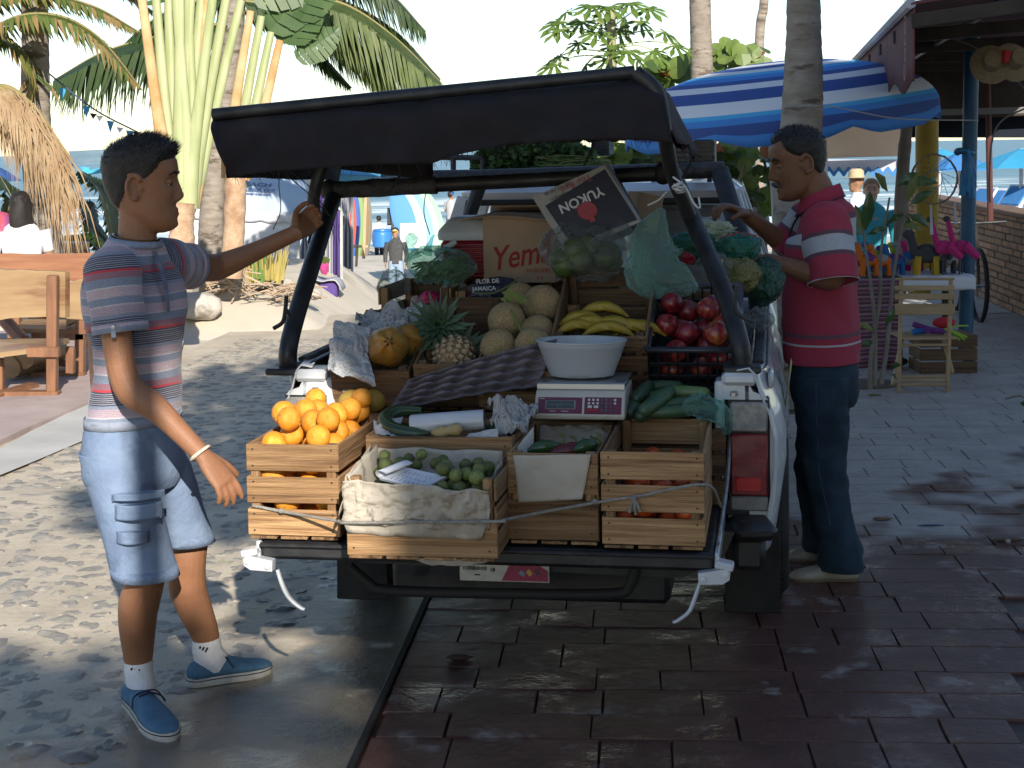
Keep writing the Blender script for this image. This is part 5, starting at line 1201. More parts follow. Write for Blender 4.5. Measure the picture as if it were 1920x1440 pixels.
# coriander on the cab roof rack
m_cor=M('coriander_leaf',(.035,.085,.018),(.07,.13,.03),14,.55,transl=.25);m_corst=M('coriander_stem',(.14,.19,.05),(.2,.22,.08),14,.6)
cor=thing('coriander_heap',TM@TL(1010,320,2.5),'heap of fresh coriander bunches on the cab roof rack','coriander');random.seed(14)
q=MB()
for k in range(5200):
 u=random.random();px=lerp(884,1118,u);top=interp(u,[0,.12,.4,.75,1],[300,268,262,258,285]);py=rnd(top,328);p=TL(px,py,2.45+rnd(-.15,.25));s_=rnd(.008,.018);e_=Euler((rnd(-1.4,1.4),rnd(-1.4,1.4),rnd(0,6.3))).to_matrix()
 q.add([p+e_@Vector(v)*s_ for v in((0,-1,0),(.8,-.5,.2),(.55,.1,0),(1,.7,.1),(.2,.6,0),(0,1.1,.1),(-.3,.6,0),(-1,.6,.2),(-.5,.0,0),(-.8,-.5,.1))],[tuple(range(10))])
tw(q).obj('leaves',m_cor,cor,smooth=False)['kind']='stuff'
q=MB()
for k in range(240):
 a=TL(rnd(1000,1075),rnd(290,322),2.35+rnd(-.05,.1));c=TL(rnd(1090,1145),rnd(300,318),2.35+rnd(-.05,.1));q.tube(smooth_path([a,a.lerp(c,.5)+Vector((0,-.02,rnd(-.01,.02))),c],2),.0018,4,cap=False)
tw(q).obj('stems',m_corst,cor)['kind']='stuff'
q=MB();q.tube(smooth_path([TL(978,322,2.2),TL(982,338,2.15),TL(980,345,2.15)],3),.002,4)
for k in range(14):p=TL(981+rnd(-7,7),340+rnd(-8,8),2.14);e_=Euler((rnd(-1,1),rnd(-1,1),rnd(0,6))).to_matrix();q.add([p+e_@Vector(v)*.014 for v in((0,-1,0),(.8,0,0),(0,1,0),(-.8,0,0))],[(0,1,2,3)])
tag(tw(q).obj('coriander_sprig',m_cor,smooth=False),'single coriander sprig dangling below the rack','sprig')
for k,(px0,px1,py0,py1,yt)in enumerate(((1256,1290,262,318,2.0),(1298,1340,262,312,2.1),(1108,1142,258,292,2.7))):
 e=thing('roof_crate',TM@TL((px0+px1)/2,py1,yt),('grey plastic crate on the cab roof beside the canopy','black crate strapped on the cab roof at the right','dark wire crate behind the coriander')[k],'crate')
 a, c=TL(px0,py0,yt), TL(px1,py1,yt);q=MB();q.box((a+c)/2+Vector((0,.12,0)),(c.x-a.x,.24,a.z-c.z),ch=.01);tw(q).obj('shell',M('grey_crate_plastic',(.07,.075,.08),rough=.4)if k==0 else m_bplast,e)
 q=MB()
 for j in range(6):z_=lerp(a.z,c.z,(j+.5)/6);q.bar((a.x,a.y-.004,z_),(c.x,a.y-.004,z_),.006,.008)
 tw(q).obj('ribs',m_bplast,e)
 # rope across the crates with its knots and the white cord on the roll bar
m_rope=M('grey_rope',(.36,.34,.30),(.26,.24,.21),60,.9,bump=.8,bscale=240)
q=MB();rp_=smooth_path([TL(474,948,-.590),TL(545,962,-.60),TL(640,978,-.70),TL(660,980,-.765),TL(925,978,-.765),TL(945,975,-.745),TL(1020,960,-.60),TL(1120,942,-.59),TL(1200,930,-.59),TL(1322,909,-.592),TL(1352,950,-.40)],8);q.tube(rp_,.0042,7)
for px, py, yt in((527,958,-.598),(1115,941,-.595),(1188,934,-.598)):q.sphere(TL(px,py,yt),(.009,.007,.008),8,6)
for dx, dy in((-8,26),(12,24),(4,30)):q.tube(smooth_path([TL(1188,935,-.60),TL(1188+dx*.6,935+dy*.5,-.60),TL(1188+dx,935+dy,-.598)],3),.004,6)
tag(tw(q).obj('rope',m_rope),'grey knotted rope tied across the front of the crates','rope')
m_cord=M('white_cord',(.5,.5,.48),rough=.8)
q=MB();cpts=[]
for k in range(22):a=k*1.9;cpts.append(TL(1268+10*math.cos(a)+k*.6,345+k*.9+7*math.sin(a*.7),.0+.05*math.sin(a)))
q.tube(smooth_path(cpts[:14],4),.003,6);q.tube(smooth_path([TL(1262,332,0),TL(1285,350,-.02),TL(1300,380,-.02),TL(1312,390,-.02),TL(1310,370,0)],5),.003,6);q.tube(smooth_path([TL(1250,360,0),TL(1235,375,.05),TL(1215,385,.1)],4),.0025,6)
tag(tw(q).obj('string',m_cord),'white cord looped round the right roll bar','cord')
q=MB()
for pts, lb in(([(520,315),(575,360),(618,405),(612,395),(580,350),(540,318)],'loose black wire looped over the left roll bar'),([(524,318),(523,350),(526,395),(512,430)],'thin black wire dangling below the canopy at the left'),([(798,360),(795,400),(806,440)],'black string hanging from the middle of the cross bar')):
 q=MB();q.tube(smooth_path([TL(x,y,.28 if x<700 else .7)for x,y in pts],5),.0018,5);tag(tw(q).obj('wire',m_rubber),lb,'wire')
 # ================================================================ PEOPLE
HZ=[-.122,-.116,-.104,-.085,-.065,-.045,-.02,.0,.02,.045,.07,.092,.108,.116,.119]
HF=[.055,.074,.086,.087,.083,.084,.086,.087,.086,.092,.088,.070,.046,.024,.004]
HB=[.030,.012,-.008,-.032,-.058,-.075,-.088,-.096,-.101,-.103,-.095,-.077,-.052,-.028,-.006]
HW=[.012,.030,.045,.057,.063,.066,.069,.072,.074,.0755,.072,.060,.043,.025,.005]
def g1(x,s):return math.exp(-(x/s)**2)
def head_pt(th,z,nose=1.0,lips=1.0,chin=1.0):
 f, bk_, w=interp(z,HZ,HF), interp(z,HZ,HB), interp(z,HZ,HW)
 cy_=(f+bk_)/2;ry=(f-bk_)/2;c, s=math.cos(th), math.sin(th)
 p=2.25;k=(abs(s)**p+abs(c)**p)**(-1/p)
 x, y=w*s*k, cy_+ry*c*k
 if c>0:
  ax=abs(x)
  y+=nose*.027*g1(x,.0085+.006*max(0,-(z+.012)/.03))*interp(z,[-.047,-.042,-.032,-.022,.0,.02,.032],[0,.25,.95,1.0,.58,.24,0])
  y+=nose*.006*g1(ax-.013,.007)*g1(z+.035,.008)
  y+=lips*(.0075*g1(z+.061,.0055)+.0085*g1(z+.073,.0065))*g1(x,.021)
  y-=.004*g1(z+.067,.003)*g1(x,.024)
  y+=chin*.006*g1(z+.103,.014)*g1(x,.02)
  y-=.012*g1(ax-.031,.014)*g1(z-.010,.013)
  y+=.0045*g1(ax-.028,.02)*g1(z-.032,.009)
  y+=.004*g1(ax-.045,.015)*g1(z+.02,.015)
 return Vector((x,y,z))
def add_head(mb,Mh,**kw):
 zs=sorted(set(list(np.linspace(-.122,.119,56))+HZ));n=56
 mb.loft([[Mh@head_pt(2*math.pi*j/n,z,**kw)for j in range(n)]for z in zs])
 for sg in(-1,1):
  b=MB();R=rotM(0,0,sg*.35)@rotM(.18,0,0)
  b.sphere((sg*.071,-.010,-.004),(.007,.019,.031),12,10,R=R)
  pts=[Vector((sg*(.079+.008*max(0,-math.cos(a))),-.012+.019*math.cos(a),.031*math.sin(a)))for a in np.linspace(.5,5.0,16)]
  b.tube(pts,.0058,6);b.sphere((sg*.077,-.010,-.028),(.006,.008,.009),8,6);b.sphere((sg*.073,.004,-.004),(.005,.006,.009),8,6);mb.add([Mh@Vector(v)for v in b.v],b.f)
def hand(mb,wr,d,n,thumb_side,curl,th_curl=.5,sc=1.0,spread=.06,thumb_out=.8,lens=(.074,.083,.078,.060)):
 d=Vector(d).normalized();n=Vector(n);n=(n-d*n.dot(d)).normalized();s=d.cross(n);s=s if s.dot(Vector(thumb_side))>0 else-s
 wr=Vector(wr);P=lambda a, b_, c:wr+(d*a+s*b_+n*c)*sc
 def ringp(a,w,t,off=0):return[P(a,w*math.cos(q)+off,t*math.sin(q))for q in np.linspace(0,2*math.pi,14)[:-1]]
 mb.loft([ringp(-.02,.026,.020),ringp(.0,.027,.019),ringp(.03,.036,.017),ringp(.065,.041,.0155),ringp(.09,.040,.013),ringp(.098,.034,.009)])
 for k in range(4):
  off=.030-.0198*k;q0=P(.086,off,0);l=lens[k]*sc;a0=curl[k]if isinstance(curl,(list,tuple))else curl
  dirn=(d+s*(spread*(1.5-k))).normalized();pts=[q0];ang=0
  for j, fr in enumerate((.45,.30,.25)):
   ang+=a0*(.8,1.1,.8)[j];pts.append(pts[-1]+(dirn*math.cos(ang)+n*math.sin(ang))*l*fr)
  mb.tube(smooth_path(pts,3),[x*sc for x in(.0098,.0094,.0088,.0082,.0066)],8)
 t0=P(.022,.030,.006);d1=(d*.75+s*thumb_out+n*.25).normalized();p1=t0+d1*.036*sc;d2=(d1*math.cos(th_curl)+(n*.8-s*.4+d*.25).normalized()*math.sin(th_curl)).normalized();p2=p1+d2*.032*sc
 d3=(d2*math.cos(th_curl*.8)+(n*.6-s*.7).normalized()*math.sin(th_curl*.8)).normalized();p3=p2+d3*.024*sc
 mb.tube(smooth_path([P(.005,.018,.004),t0,p1,p2,p3],3),[x*sc for x in(.016,.0155,.0125,.0105,.0098,.0075)],9)
def limb(mb,pts,rs,n=14,k=5,up0=None):P=smooth_path(pts,k);mb.tube(P,rad_path(rs,len(P)),n,up0=up0)
def ell(c,rt,fr,rx,rf,rb=None,n=36,up=None):
 c=Vector(c);rb=rf if rb is None else rb
 return[c+Vector(rt)*(rx*math.sin(a))+Vector(fr)*((rf if math.cos(a)>0 else rb)*math.cos(a))for a in[2*math.pi*j/n for j in range(n)]]
def cloth_loft(rings,amp=.006,fr=9,seed=0,sub=6):
 """interpolates rings and adds soft folds; v runs in metres"""
 R=[[Vector(p)for p in r]for r in rings];out=[];n=len(R[0]);N_=len(R)
 for i in range(N_-1):
  for k in range(sub):
   t=i+k/sub;row=[]
   for j in range(n):
    a, b_, c, d_=R[max(i-1,0)][j], R[i][j], R[i+1][j], R[min(i+2,N_-1)][j];u=k/sub
    row.append(.5*((2*b_)+(c-a)*u+(2*a-5*b_+4*c-d_)*u*u+(3*b_-a-3*c+d_)*u**3))
   out.append(row)
 out.append([p.copy()for p in R[-1]]);vv=[0.0]
 cen=[sum(r,Vector((0,0,0)))/n for r in out]
 for i in range(1,len(out)):vv.append(vv[-1]+(cen[i]-cen[i-1]).length)
 for i, r in enumerate(out):
  for j, p in enumerate(r):
   q=nz((p.x,p.y,p.z*.55),fr,seed)*1.0+.6*nz((p.x,p.y,p.z),fr*2.4,seed+5);dr=(p-cen[i]).normalized();r[j]=p+dr*q*amp
 return out, vv
def garment(name,rings,mat,parent,amp=.006,fr=9,seed=0,v0=0,solid=.003,sub=6,cap=False):
 out, vv=cloth_loft(rings,amp,fr,seed,sub);b=MB();b.loft(out,cap,uv=[v0+v for v in vv]);return b.obj(name,mat,parent,smooth=70,solid=solid)
def skin(name,c1,c2,hair=False):
 m, N, L, bs=mk(name);tc=nd(N,'TexCoord');no=nd(N,'TexNoise');no.inputs['Scale'].default_value=11;no.inputs['Detail'].default_value=9;no.inputs['Roughness'].default_value=.7;L.new(tc.outputs['Object'],no.inputs[0])
 mx=nd(N,'Mix',data_type='RGBA');mx.inputs[6].default_value=(*c1,1);mx.inputs[7].default_value=(*c2,1);L.new(no.outputs[0],mx.inputs[0])
 at=nd(N,'Attribute',attribute_name='lip');m2=nd(N,'Mix',data_type='RGBA');m2.inputs[7].default_value=(c1[0]*.80,c1[1]*.48,c1[2]*.5,1);L.new(mx.outputs[2],m2.inputs[6]);L.new(at.outputs['Fac'],m2.inputs[0])
 a2=nd(N,'Attribute',attribute_name='stubble');n3=nd(N,'TexNoise');n3.inputs['Scale'].default_value=420;n3.inputs['Detail'].default_value=2;L.new(tc.outputs['Object'],n3.inputs[0]);ml=nd(N,'MapRange',i1=.48,i2=.62,i3=0.,i4=1.);L.new(n3.outputs[0],ml.inputs[0]);mm=nd(N,'Math',operation='MULTIPLY');L.new(ml.outputs[0],mm.inputs[0]);L.new(a2.outputs['Fac'],mm.inputs[1])
 m3=nd(N,'Mix',data_type='RGBA');m3.inputs[7].default_value=(c1[0]*.22,c1[1]*.2,c1[2]*.2,1);L.new(m2.outputs[2],m3.inputs[6]);L.new(mm.outputs[0],m3.inputs[0]);L.new(m3.outputs[2],bs.inputs['Base Color'])
 bs.inputs['Roughness'].default_value=.55;bs.inputs['Specular IOR Level'].default_value=.35;bs.inputs['Subsurface Weight'].default_value=.12;bs.inputs['Subsurface Radius'].default_value=(.012,.005,.003);bs.inputs['Subsurface Scale'].default_value=1.0
 bp=nd(N,'Bump');bp.inputs['Strength'].default_value=.3;bp.inputs['Distance'].default_value=.004;n4=nd(N,'TexNoise');n4.inputs['Scale'].default_value=180;L.new(tc.outputs['Object'],n4.inputs[0]);L.new(n4.outputs[0],bp.inputs['Height']);L.new(bp.outputs[0],bs.inputs['Normal'])
 return m
def finish_body(mb,voxel,mat,parent,Mh=None,stub=None,it=4):
 me=remesh(mb,'body',voxel,it);me.materials.append(mat);n=len(me.vertices)
 co=np.empty(n*3,np.float32);me.vertices.foreach_get('co',co);co=co.reshape(-1,3)
 lip=np.zeros(n,np.float32);st=np.zeros(n,np.float32)
 if Mh is not None:
  Mi=np.array(Mh.inverted());h=co@Mi[:3,:3].T+Mi[:3,3];x, y, z=h.T
  lip=np.where((y>.06)&(np.abs(x)<.03)&(np.abs(z+.067)<.02),np.exp(-((z+.067)/.0085)**2)*np.exp(-(x/.020)**2),0).astype(np.float32)
  if stub is not None:st=stub(x,y,z).astype(np.float32)
 if stub is not None and Mh is None:st=stub(*co.T).astype(np.float32)
 for nm, a in(('lip',lip),('stubble',st)):at=me.attributes.new(nm,'FLOAT','POINT');at.data.foreach_set('value',a)
 return link('body',me,parent)
m_hair=M('dark_hair',(.010,.008,.007),(.022,.017,.014),40,.5,bump=.5,bscale=200)
m_eyew=M('eye_white',(.40,.37,.34),rough=.2);m_iris=M('dark_iris',(.02,.012,.008),rough=.08)
def hair_cap(Mh,parent,thick,mask,n_spk=2600,spk=.012,seed=1,mat=None,lean=(0,.3,.5)):
 """short hair: a shell over the scalp plus strands that break its outline"""
 random.seed(seed);mat=mat or m_hair;b=MB();nz_, nt_=46, 64;zs=np.linspace(-.09,.119,nz_);idx={}
 for i, z in enumerate(zs):
  for j in range(nt_):
   th=2*math.pi*j/nt_;p=head_pt(th,z,nose=0,lips=0);k=mask(th,z)
   dr=Vector((p.x,p.y+.005,max(0,p.z-.02)*1.3)).normalized();t=thick(th,z)*k-.004*(1-k)
   idx[i,j]=len(b.v);b.v.append(tuple(Mh@(p+dr*(t+.0025*nz(p,60)*k))))
 for i in range(nz_-1):
  for j in range(nt_):
   m_=max(mask(2*math.pi*((j+a)%nt_)/nt_,zs[i+c])for a in(0,1)for c in(0,1))
   if m_>.05:b.f.append((idx[i,j],idx[i,(j+1)%nt_],idx[i+1,(j+1)%nt_],idx[i+1,j]));b.mi.append(0)
 top=[idx[nz_-1,j]for j in range(nt_)];b.f.append(tuple(top));b.mi.append(0)
 for _ in range(n_spk):
  th, z=rnd(0,6.283), .119-.20*random.random()**1.25;k=mask(th,z)
  if k<.35:continue
  p=head_pt(th,z,nose=0,lips=0);dr=Vector((p.x,p.y,max(0,p.z-.02)*1.3)).normalized();t=thick(th,z)*k;q=p+dr*(t-.003);l=(thick(th,z)*.75+.003)*rnd(.6,1.4);tip=q+(dr+Vector(lean)*.7+Vector((rnd(-.4,.4),rnd(-.4,.4),rnd(-.2,.4)))).normalized()*l
  sd=Vector((rnd(-1,1),rnd(-1,1),rnd(-1,1))).cross(dr).normalized()*.0011;b.add([Mh@(q+sd),Mh@(q-sd),Mh@tip],[(0,1,2)])
 return b.obj('hair',mat,parent,smooth=60)
def face_bits(Mh,parent,brow=.0045,lid=.0048,skinm=None):
 for sg in(-1,1):
  q=MB();c=Vector((sg*.031,.0665,.0080));q.sphere(Mh@c,.0122,14,10);q.m=1;q.sphere(Mh@(c+Vector((sg*.0005,.0072,-.0012))),.0066,10,8);q.obj('eye',[m_eyew,m_iris],parent)
  if skinm:q=MB();q.sphere(Mh@(c+Vector((sg*.001,.0012,lid))),(.0135,.0132,.0126),14,10);q.sphere(Mh@(c+Vector((0,.0,-.0105))),(.0125,.0122,.008),14,8);q.obj('eyelid',skinm,parent)
  q=MB();P=[Mh@Vector((sg*x,y,z))for x,y,z in((.016,.086,.030),(.024,.089,.036),(.036,.086,.037),(.050,.074,.030))];q.tube(smooth_path(P,4),[brow*.7,brow,brow*.9,brow*.4],7,disp=lambda p:.0012*nz(p,300));q.obj('eyebrow',m_hair,parent)
  q=MB();P=[Mh@Vector((sg*x,y,z))for x,y,z in((.020,.0775,.0055),(.027,.0805,.0075),(.035,.0798,.0075),(.043,.074,.0045))];q.tube(smooth_path(P,4),[.0008,.0014,.0009],6);q.obj('eyelash',M('eyelid_dark',(.06,.03,.02),rough=.6),parent)
def shoe(parent,heel,toe,mat_up,mat_sole,L=None,W=.098,hgt=.075,style='sneaker',up=Vector((0,0,1))):
 """shoe along heel->toe, with sole, upper and opening"""
 heel, toe=Vector(heel), Vector(toe);f=(toe-heel);L=L or f.length;f.normalize();s=f.cross(up).normalized();u=s.cross(f)
 P=lambda a, b_, c:heel+f*(a*L)+s*b_+u*c
 wd=lambda a:W/2*interp(a,[0,.3,.5,.68,.85,1.0],[.74,.70,.80,1.0,.98,.92])*(math.sqrt(max(.0009,1-((.13-a)/.13)**2))if a<.13 else 1)*(math.sqrt(max(.0009,1-((a-.76)/.24)**2.3))if a>.76 else 1)
 n=44;tt_=[(1-math.cos(math.pi*k/(n-1)))/2 for k in range(n)];out=[(t,1)for t in tt_]+[(t,-1)for t in tt_[::-1][1:-1]]
 def outline(z,k=1.0,da=0):return[P(.5+(t-.5)*(1+da),sg*wd(t)*k+.006*math.sin(t*math.pi)*1,z)for t,sg in out]
 b=MB();st=.028 if style=='sneaker' else .012
 b.loft([outline(0,.96),outline(.004,1.0,.01),outline(st*.55,1.01,.015),outline(st,.99,.01)]);sole=b.obj('sole',mat_sole,parent,smooth=50)
 if style=='sneaker':
  b=MB();b.tube([p for p in outline(st*.72,1.018,.02)]+[outline(st*.72,1.018,.02)[0]],.0016,5);b.obj('sole_stripe',M('sole_line',(.02,.025,.05),rough=.6),sole)
 b=MB();rings=[]
 prof=[(0.0,.055),(.06,.072),(.15,.074),(.28,.070),(.40,.078),(.5,.074),(.62,.062),(.75,.050),(.87,.044),(.95,.038),(.985,.033),(.998,st)]
 if style!='sneaker':prof=[(0,.05),(.06,.058),(.2,.05),(.35,.046),(.45,.060),(.55,.058),(.7,.048),(.85,.038),(.95,.026),(.995,st)]
 m_=18
 for a, hh in prof:
  w=wd(a)*.97;r=[]
  for k in range(m_):
   q=math.pi*k/(m_-1);zz=st+(hh-st)*math.sin(q)**.62;r.append(P(a,-w*math.cos(q)*(.98 if k in(0,m_-1)else 1),zz)+s*.004)
  rings.append(r)
 out_, vv=cloth_loft(rings,.0008,40,3,5);b.loft(out_,True,closed=False,uv=vv);b.obj('upper',mat_up,parent,smooth=60,solid=.003)
 return P
 # ---------------------------------------------------------------- young man in the striped shirt
m_skinb=skin('skin_boy',(.34,.165,.09),(.20,.09,.045));m_skinm=skin('skin_man',(.28,.135,.074),(.15,.07,.038))
m_stripe, N, L, bs=mk('striped_jersey');uvn=nd(N,'UVMap');sx=nd(N,'SeparateXYZ');L.new(uvn.outputs[0],sx.inputs[0]);geo=nd(N,'TexCoord')
no=nd(N,'TexNoise');no.inputs['Scale'].default_value=7;L.new(geo.outputs['Object'],no.inputs[0]);wv=nd(N,'Math',operation='MULTIPLY_ADD',i1=.010,i2=-.005);L.new(no.outputs[0],wv.inputs[0]);ad=nd(N,'Math',operation='ADD');L.new(sx.outputs[1],ad.inputs[0]);L.new(wv.outputs[0],ad.inputs[1])
pm=nd(N,'Math',operation='MULTIPLY',i1=1/.176);L.new(ad.outputs[0],pm.inputs[0]);fr_=nd(N,'Math',operation='FRACT');L.new(pm.outputs[0],fr_.inputs[0])
GREY, PINK, NAVY, MAU, RED, WHT=(.20,.235,.31),(.44,.34,.38),(.045,.05,.085),(.27,.13,.165),(.50,.045,.06),(.5,.48,.5)
st=[(0,GREY),(.11,WHT),(.125,PINK)]
for k in range(5):st+=[(.135+k*.028,(.40,.32,.36)),(.149+k*.028,(.30,.24,.29))]
st+=[(.275,GREY)]
for k in range(6):st+=[(.33+k*.034,NAVY),(.353+k*.034,(.34,.33,.37))]
st+=[(.535,NAVY),(.56,RED),(.60,MAU),(.70,GREY),(.83,WHT),(.85,PINK),(.93,MAU)]
r=ramp(N,st[:32],True);L.new(fr_.outputs[0],r.inputs[0]);n5=nd(N,'TexNoise');n5.inputs['Scale'].default_value=260;L.new(geo.outputs['Object'],n5.inputs[0]);mxx=nd(N,'Mix',data_type='RGBA',blend_type='MULTIPLY');mr=nd(N,'MapRange',i1=.3,i2=.7,i3=.78,i4=1.1);L.new(n5.outputs[0],mr.inputs[0]);mxx.inputs[0].default_value=1;L.new(r.outputs[0],mxx.inputs[6]);L.new(mr.outputs[0],mxx.inputs[7]);L.new(mxx.outputs[2],bs.inputs['Base Color']);bs.inputs['Roughness'].default_value=.9;bs.inputs['Sheen Weight'].default_value=.2
m_greyj=M('grey_jersey',(.22,.25,.32),(.27,.30,.37),60,.9);m_short=M('blue_cotton',(.155,.215,.33),(.20,.27,.39),12,.85,bump=.35,bscale=60,c3=(.13,.18,.28),sc3=5)
m_seam=M('blue_seam',(.13,.18,.28),(.19,.25,.36),120,.9);m_sock=M('white_sock',(.68,.68,.70),(.6,.6,.63),60,.9,bump=.4,bscale=160)
m_shoeb=M('blue_canvas',(.055,.13,.215),(.075,.165,.26),30,.85,bump=.3,bscale=260);m_shoes=M('pale_sole',(.52,.50,.46),(.40,.38,.34),20,.7)
boy=thing('person',G(300,1320),'young man in striped T-shirt, blue shorts and blue sneakers reaching to the canopy','person')
fwd=Vector((.86,-.50,0)).normalized();rgt=Vector((fwd.y,-fwd.x,0));upz=Vector((0,0,1))
sh_r, el_r, wr_r=W(208,522,4.36), W(238,722,4.33), W(378,852,4.27)
sh_l, el_l, wr_l=W(303,496,4.70), W(403,502,4.97), W(556,436,5.03)
hipc=W(252,850,4.56);chest=W(240,600,4.56);neckb=W(254,446,4.56)
fr_foot_h, fr_foot_t=G(247,1318,.0), G(322,1392,.0)
fl_foot_h, fl_foot_t=G(358,1285,.0), G(508,1258,.0)
ank_r=fr_foot_h+Vector((.03,-.02,.10));ank_l=fl_foot_h.lerp(fl_foot_t,.2)+Vector((0,0,.10))
kn_r=W(272,1085,4.46);kn_l=W(352,1050,4.72);hip_r=hipc+rgt*.075;hip_l=hipc-rgt*.085
hf=Vector((.995,.10,0)).normalized();hr=Vector((hf.y,-hf.x,0));hu=(upz+hf*.03).normalized();hr=hf.cross(hu)
hc=W(268,350,4.56)
def frame(c,rt,ft,up,s=1.0):return Matrix(((rt.x*s,ft.x*s,up.x*s,c.x),(rt.y*s,ft.y*s,up.y*s,c.y),(rt.z*s,ft.z*s,up.z*s,c.z),(0,0,0,1)))
Mh=frame(hc,hr,hf,hu,1.12)
b=MB();add_head(b,Mh,nose=.82,lips=1.35)
limb(b,[neckb+Vector((0,0,-.06)),neckb.lerp(hc,.35)+hf*.0,hc+hf*-.012+Vector((0,0,-.05))],[.060,.056,.056,.060],18)
rings=[ell(hipc+Vector((0,0,-.06)),rgt,fwd,.15,.10),ell(hipc,rgt,fwd,.155,.105),ell(hipc.lerp(chest,.5),rgt,fwd,.135,.095),ell(chest,rgt,fwd,.14,.095),ell(chest.lerp(neckb,.45),rgt,fwd,.13,.075),ell(chest.lerp(neckb,.72),rgt,fwd,.08,.05),ell(neckb+Vector((0,0,-.03)),rgt,fwd,.05,.045)]
b.loft(rings)
limb(b,[sh_r,sh_r.lerp(el_r,.45)+Vector((-.008,0,0)),el_r,el_r.lerp(wr_r,.4)+Vector((.005,0,.006)),wr_r],[.058,.050,.043,.041,.044,.040,.032,.027])
limb(b,[sh_l,el_l],[.056,.052,.044],14);limb(b,[el_l+(sh_l-el_l).normalized()*.06,el_l,el_l.lerp(wr_l,.35)+Vector((0,0,-.004)),wr_l],[.044,.043,.044,.038,.030,.026])
dr=(wr_r-el_r).normalized()
hand(b,wr_r+dr*.01,(dr+Vector((.10,-.05,-.35))).normalized(),(Vector((-.25,.35,-.6))),(.55,.3,.6),[.28,.42,.46,.50],.20,1.02,thumb_out=.7)
grip=TM@TL(590,395,.34)
dl=(wr_l-el_l).normalized();hand(b,wr_l+dl*.005,(grip+Vector((.015,.02,.005))-wr_l).normalized(),Vector((.15,-1,.0)),(0,0,1),[.95,1.0,1.05,1.1],.75,1.0,thumb_out=.55)
limb(b,[hip_r,kn_r+Vector((0,0,.12)),kn_r,kn_r.lerp(ank_r,.33)+Vector((-.015,.0,0)),ank_r+Vector((0,0,.05)),ank_r+Vector((0,0,-.03))],[.078,.062,.062,.060,.057,.061,.056,.046,.038,.037],18)
limb(b,[hip_l,kn_l+Vector((0,0,.12)),kn_l,kn_l.lerp(ank_l,.33)+Vector((-.018,.0,0)),ank_l+Vector((0,0,.05)),ank_l+Vector((0,0,-.03))],[.078,.062,.062,.058,.056,.060,.055,.045,.037,.036],18)
def stub_boy(x,y,z):return np.clip((.03-np.abs(z-.0))/.03,0,1)*np.clip((.045-np.abs(y-.0))/.03,0,1)*.35
body=finish_body(b,.0046,m_skinb,boy,Mh,stub_boy,3)
def bthick(th,z):
 c=math.cos(th);side_=abs(math.sin(th));return lerp(.003,.017,max(0,min(1,(z-.035)/.05)))*(1+.25*max(0,c)*(z>.07))if z>.0 else .004
def bmask(th,z):
 t=(th+math.pi)%(2*math.pi)-math.pi;a=abs(t)
 low=interp(a,[0,.55,.95,1.15,1.35,1.55,1.75,2.0,2.5,3.15],[.073,.07,.062,.030,.012,.012,.030,-.030,-.062,-.066])
 return max(0,min(1,(z-low)/.016))
hair_cap(Mh,boy,bthick,bmask,6500,.012,3,lean=(0,1.2,.3));face_bits(Mh,boy,skinm=m_skinb)
# jersey: body, two sleeves, collar, placket
tz=lambda z:Vector((0,0,z))
hem=W(250,782,4.56);lean=(neckb-hem)
def bp_(t,off=0):return hem+lean*t+fwd*off
fwt=fwd+Vector((0,0,-.16))
rings=[ell(bp_(0,.0),rgt,fwd,.165,.115,.115),ell(bp_(.10,.005),rgt,fwd,.158,.112,.112),ell(bp_(.30,.01),rgt,fwd,.150,.112,.105),ell(bp_(.50,.01),rgt,fwd,.164,.122,.112),ell(bp_(.66,.0),rgt,fwd,.178,.118,.118),ell(bp_(.78,-.006),rgt,fwd,.172,.100,.102),ell(bp_(.86,-.008),rgt,fwt,.142,.092,.092),ell(bp_(.93,-.006),rgt,fwt,.104,.082,.080),ell(bp_(.975,-.002),rgt,fwt,.080,.074,.072),ell(bp_(.99,.0),rgt,fwt,.072,.068,.068)]
sh=garment('shirt',rings,m_stripe,boy,.012,7,2,sub=8)
b=MB();R_=rings[0];b.loft([[p+tz(-.016)for p in R_],[p+tz(.012)for p in R_]],False,uv=[0,.02]);b.obj('hem',m_greyj,sh,solid=.004)
def sleeve(A_,B_,r0,r1,L_,seed,cuff=True):
 d_=(B_-A_).normalized();s1=d_.cross(Vector((0,1,.2))).normalized();s2=d_.cross(s1);st_=A_-d_*.075;E_=A_+d_*L_
 rr=[ell(st_.lerp(E_,t),s1,s2,lerp(r0,r1,t)*k,lerp(r0,r1,t)*k)for t,k in((0,.30),(.06,.62),(.16,.86),(.32,.98),(.6,1.0),(1,1.02))]
 o=garment('sleeve',rr,m_stripe,sh,.009,9,seed,v0=.03,sub=5)
 if cuff:
  q=MB();q.loft([ell(E_-d_*.022,s1,s2,r1*1.07,r1*1.07),ell(E_+d_*.004,s1,s2,r1*1.08,r1*1.08)],False,uv=[.165,.19]);q.obj('cuff',m_stripe,o,solid=.004)
 return E_, s1, s2
E_, s1, s2=sleeve(sh_r+rgt*-.012+tz(.012),el_r,.088,.072,.165,4)
q=MB();cpt=E_+(Vector((0,-1,0)))*.077;q.box(cpt+tz(.012),(.014,.006,.04),ch=.002);q.obj('sleeve_tab',m_greyj,sh);q=MB();q.lathe([(.001,.004),(.006,.003),(.0065,0)],cpt+tz(.022)+Vector((0,-.003,0)),10,rotM(math.pi/2));q.obj('button',m_chrome,sh)
sleeve(sh_l+tz(.0),el_l,.086,.066,.15,9,True)
q=MB();q.loft([ell(bp_(.965,-.001),rgt,fwt,.084,.078,.075),ell(bp_(1.0,.002),rgt,fwt,.073,.070,.070)],False,uv=[0,.03]);q.obj('collar',m_greyj,sh,solid=.005)
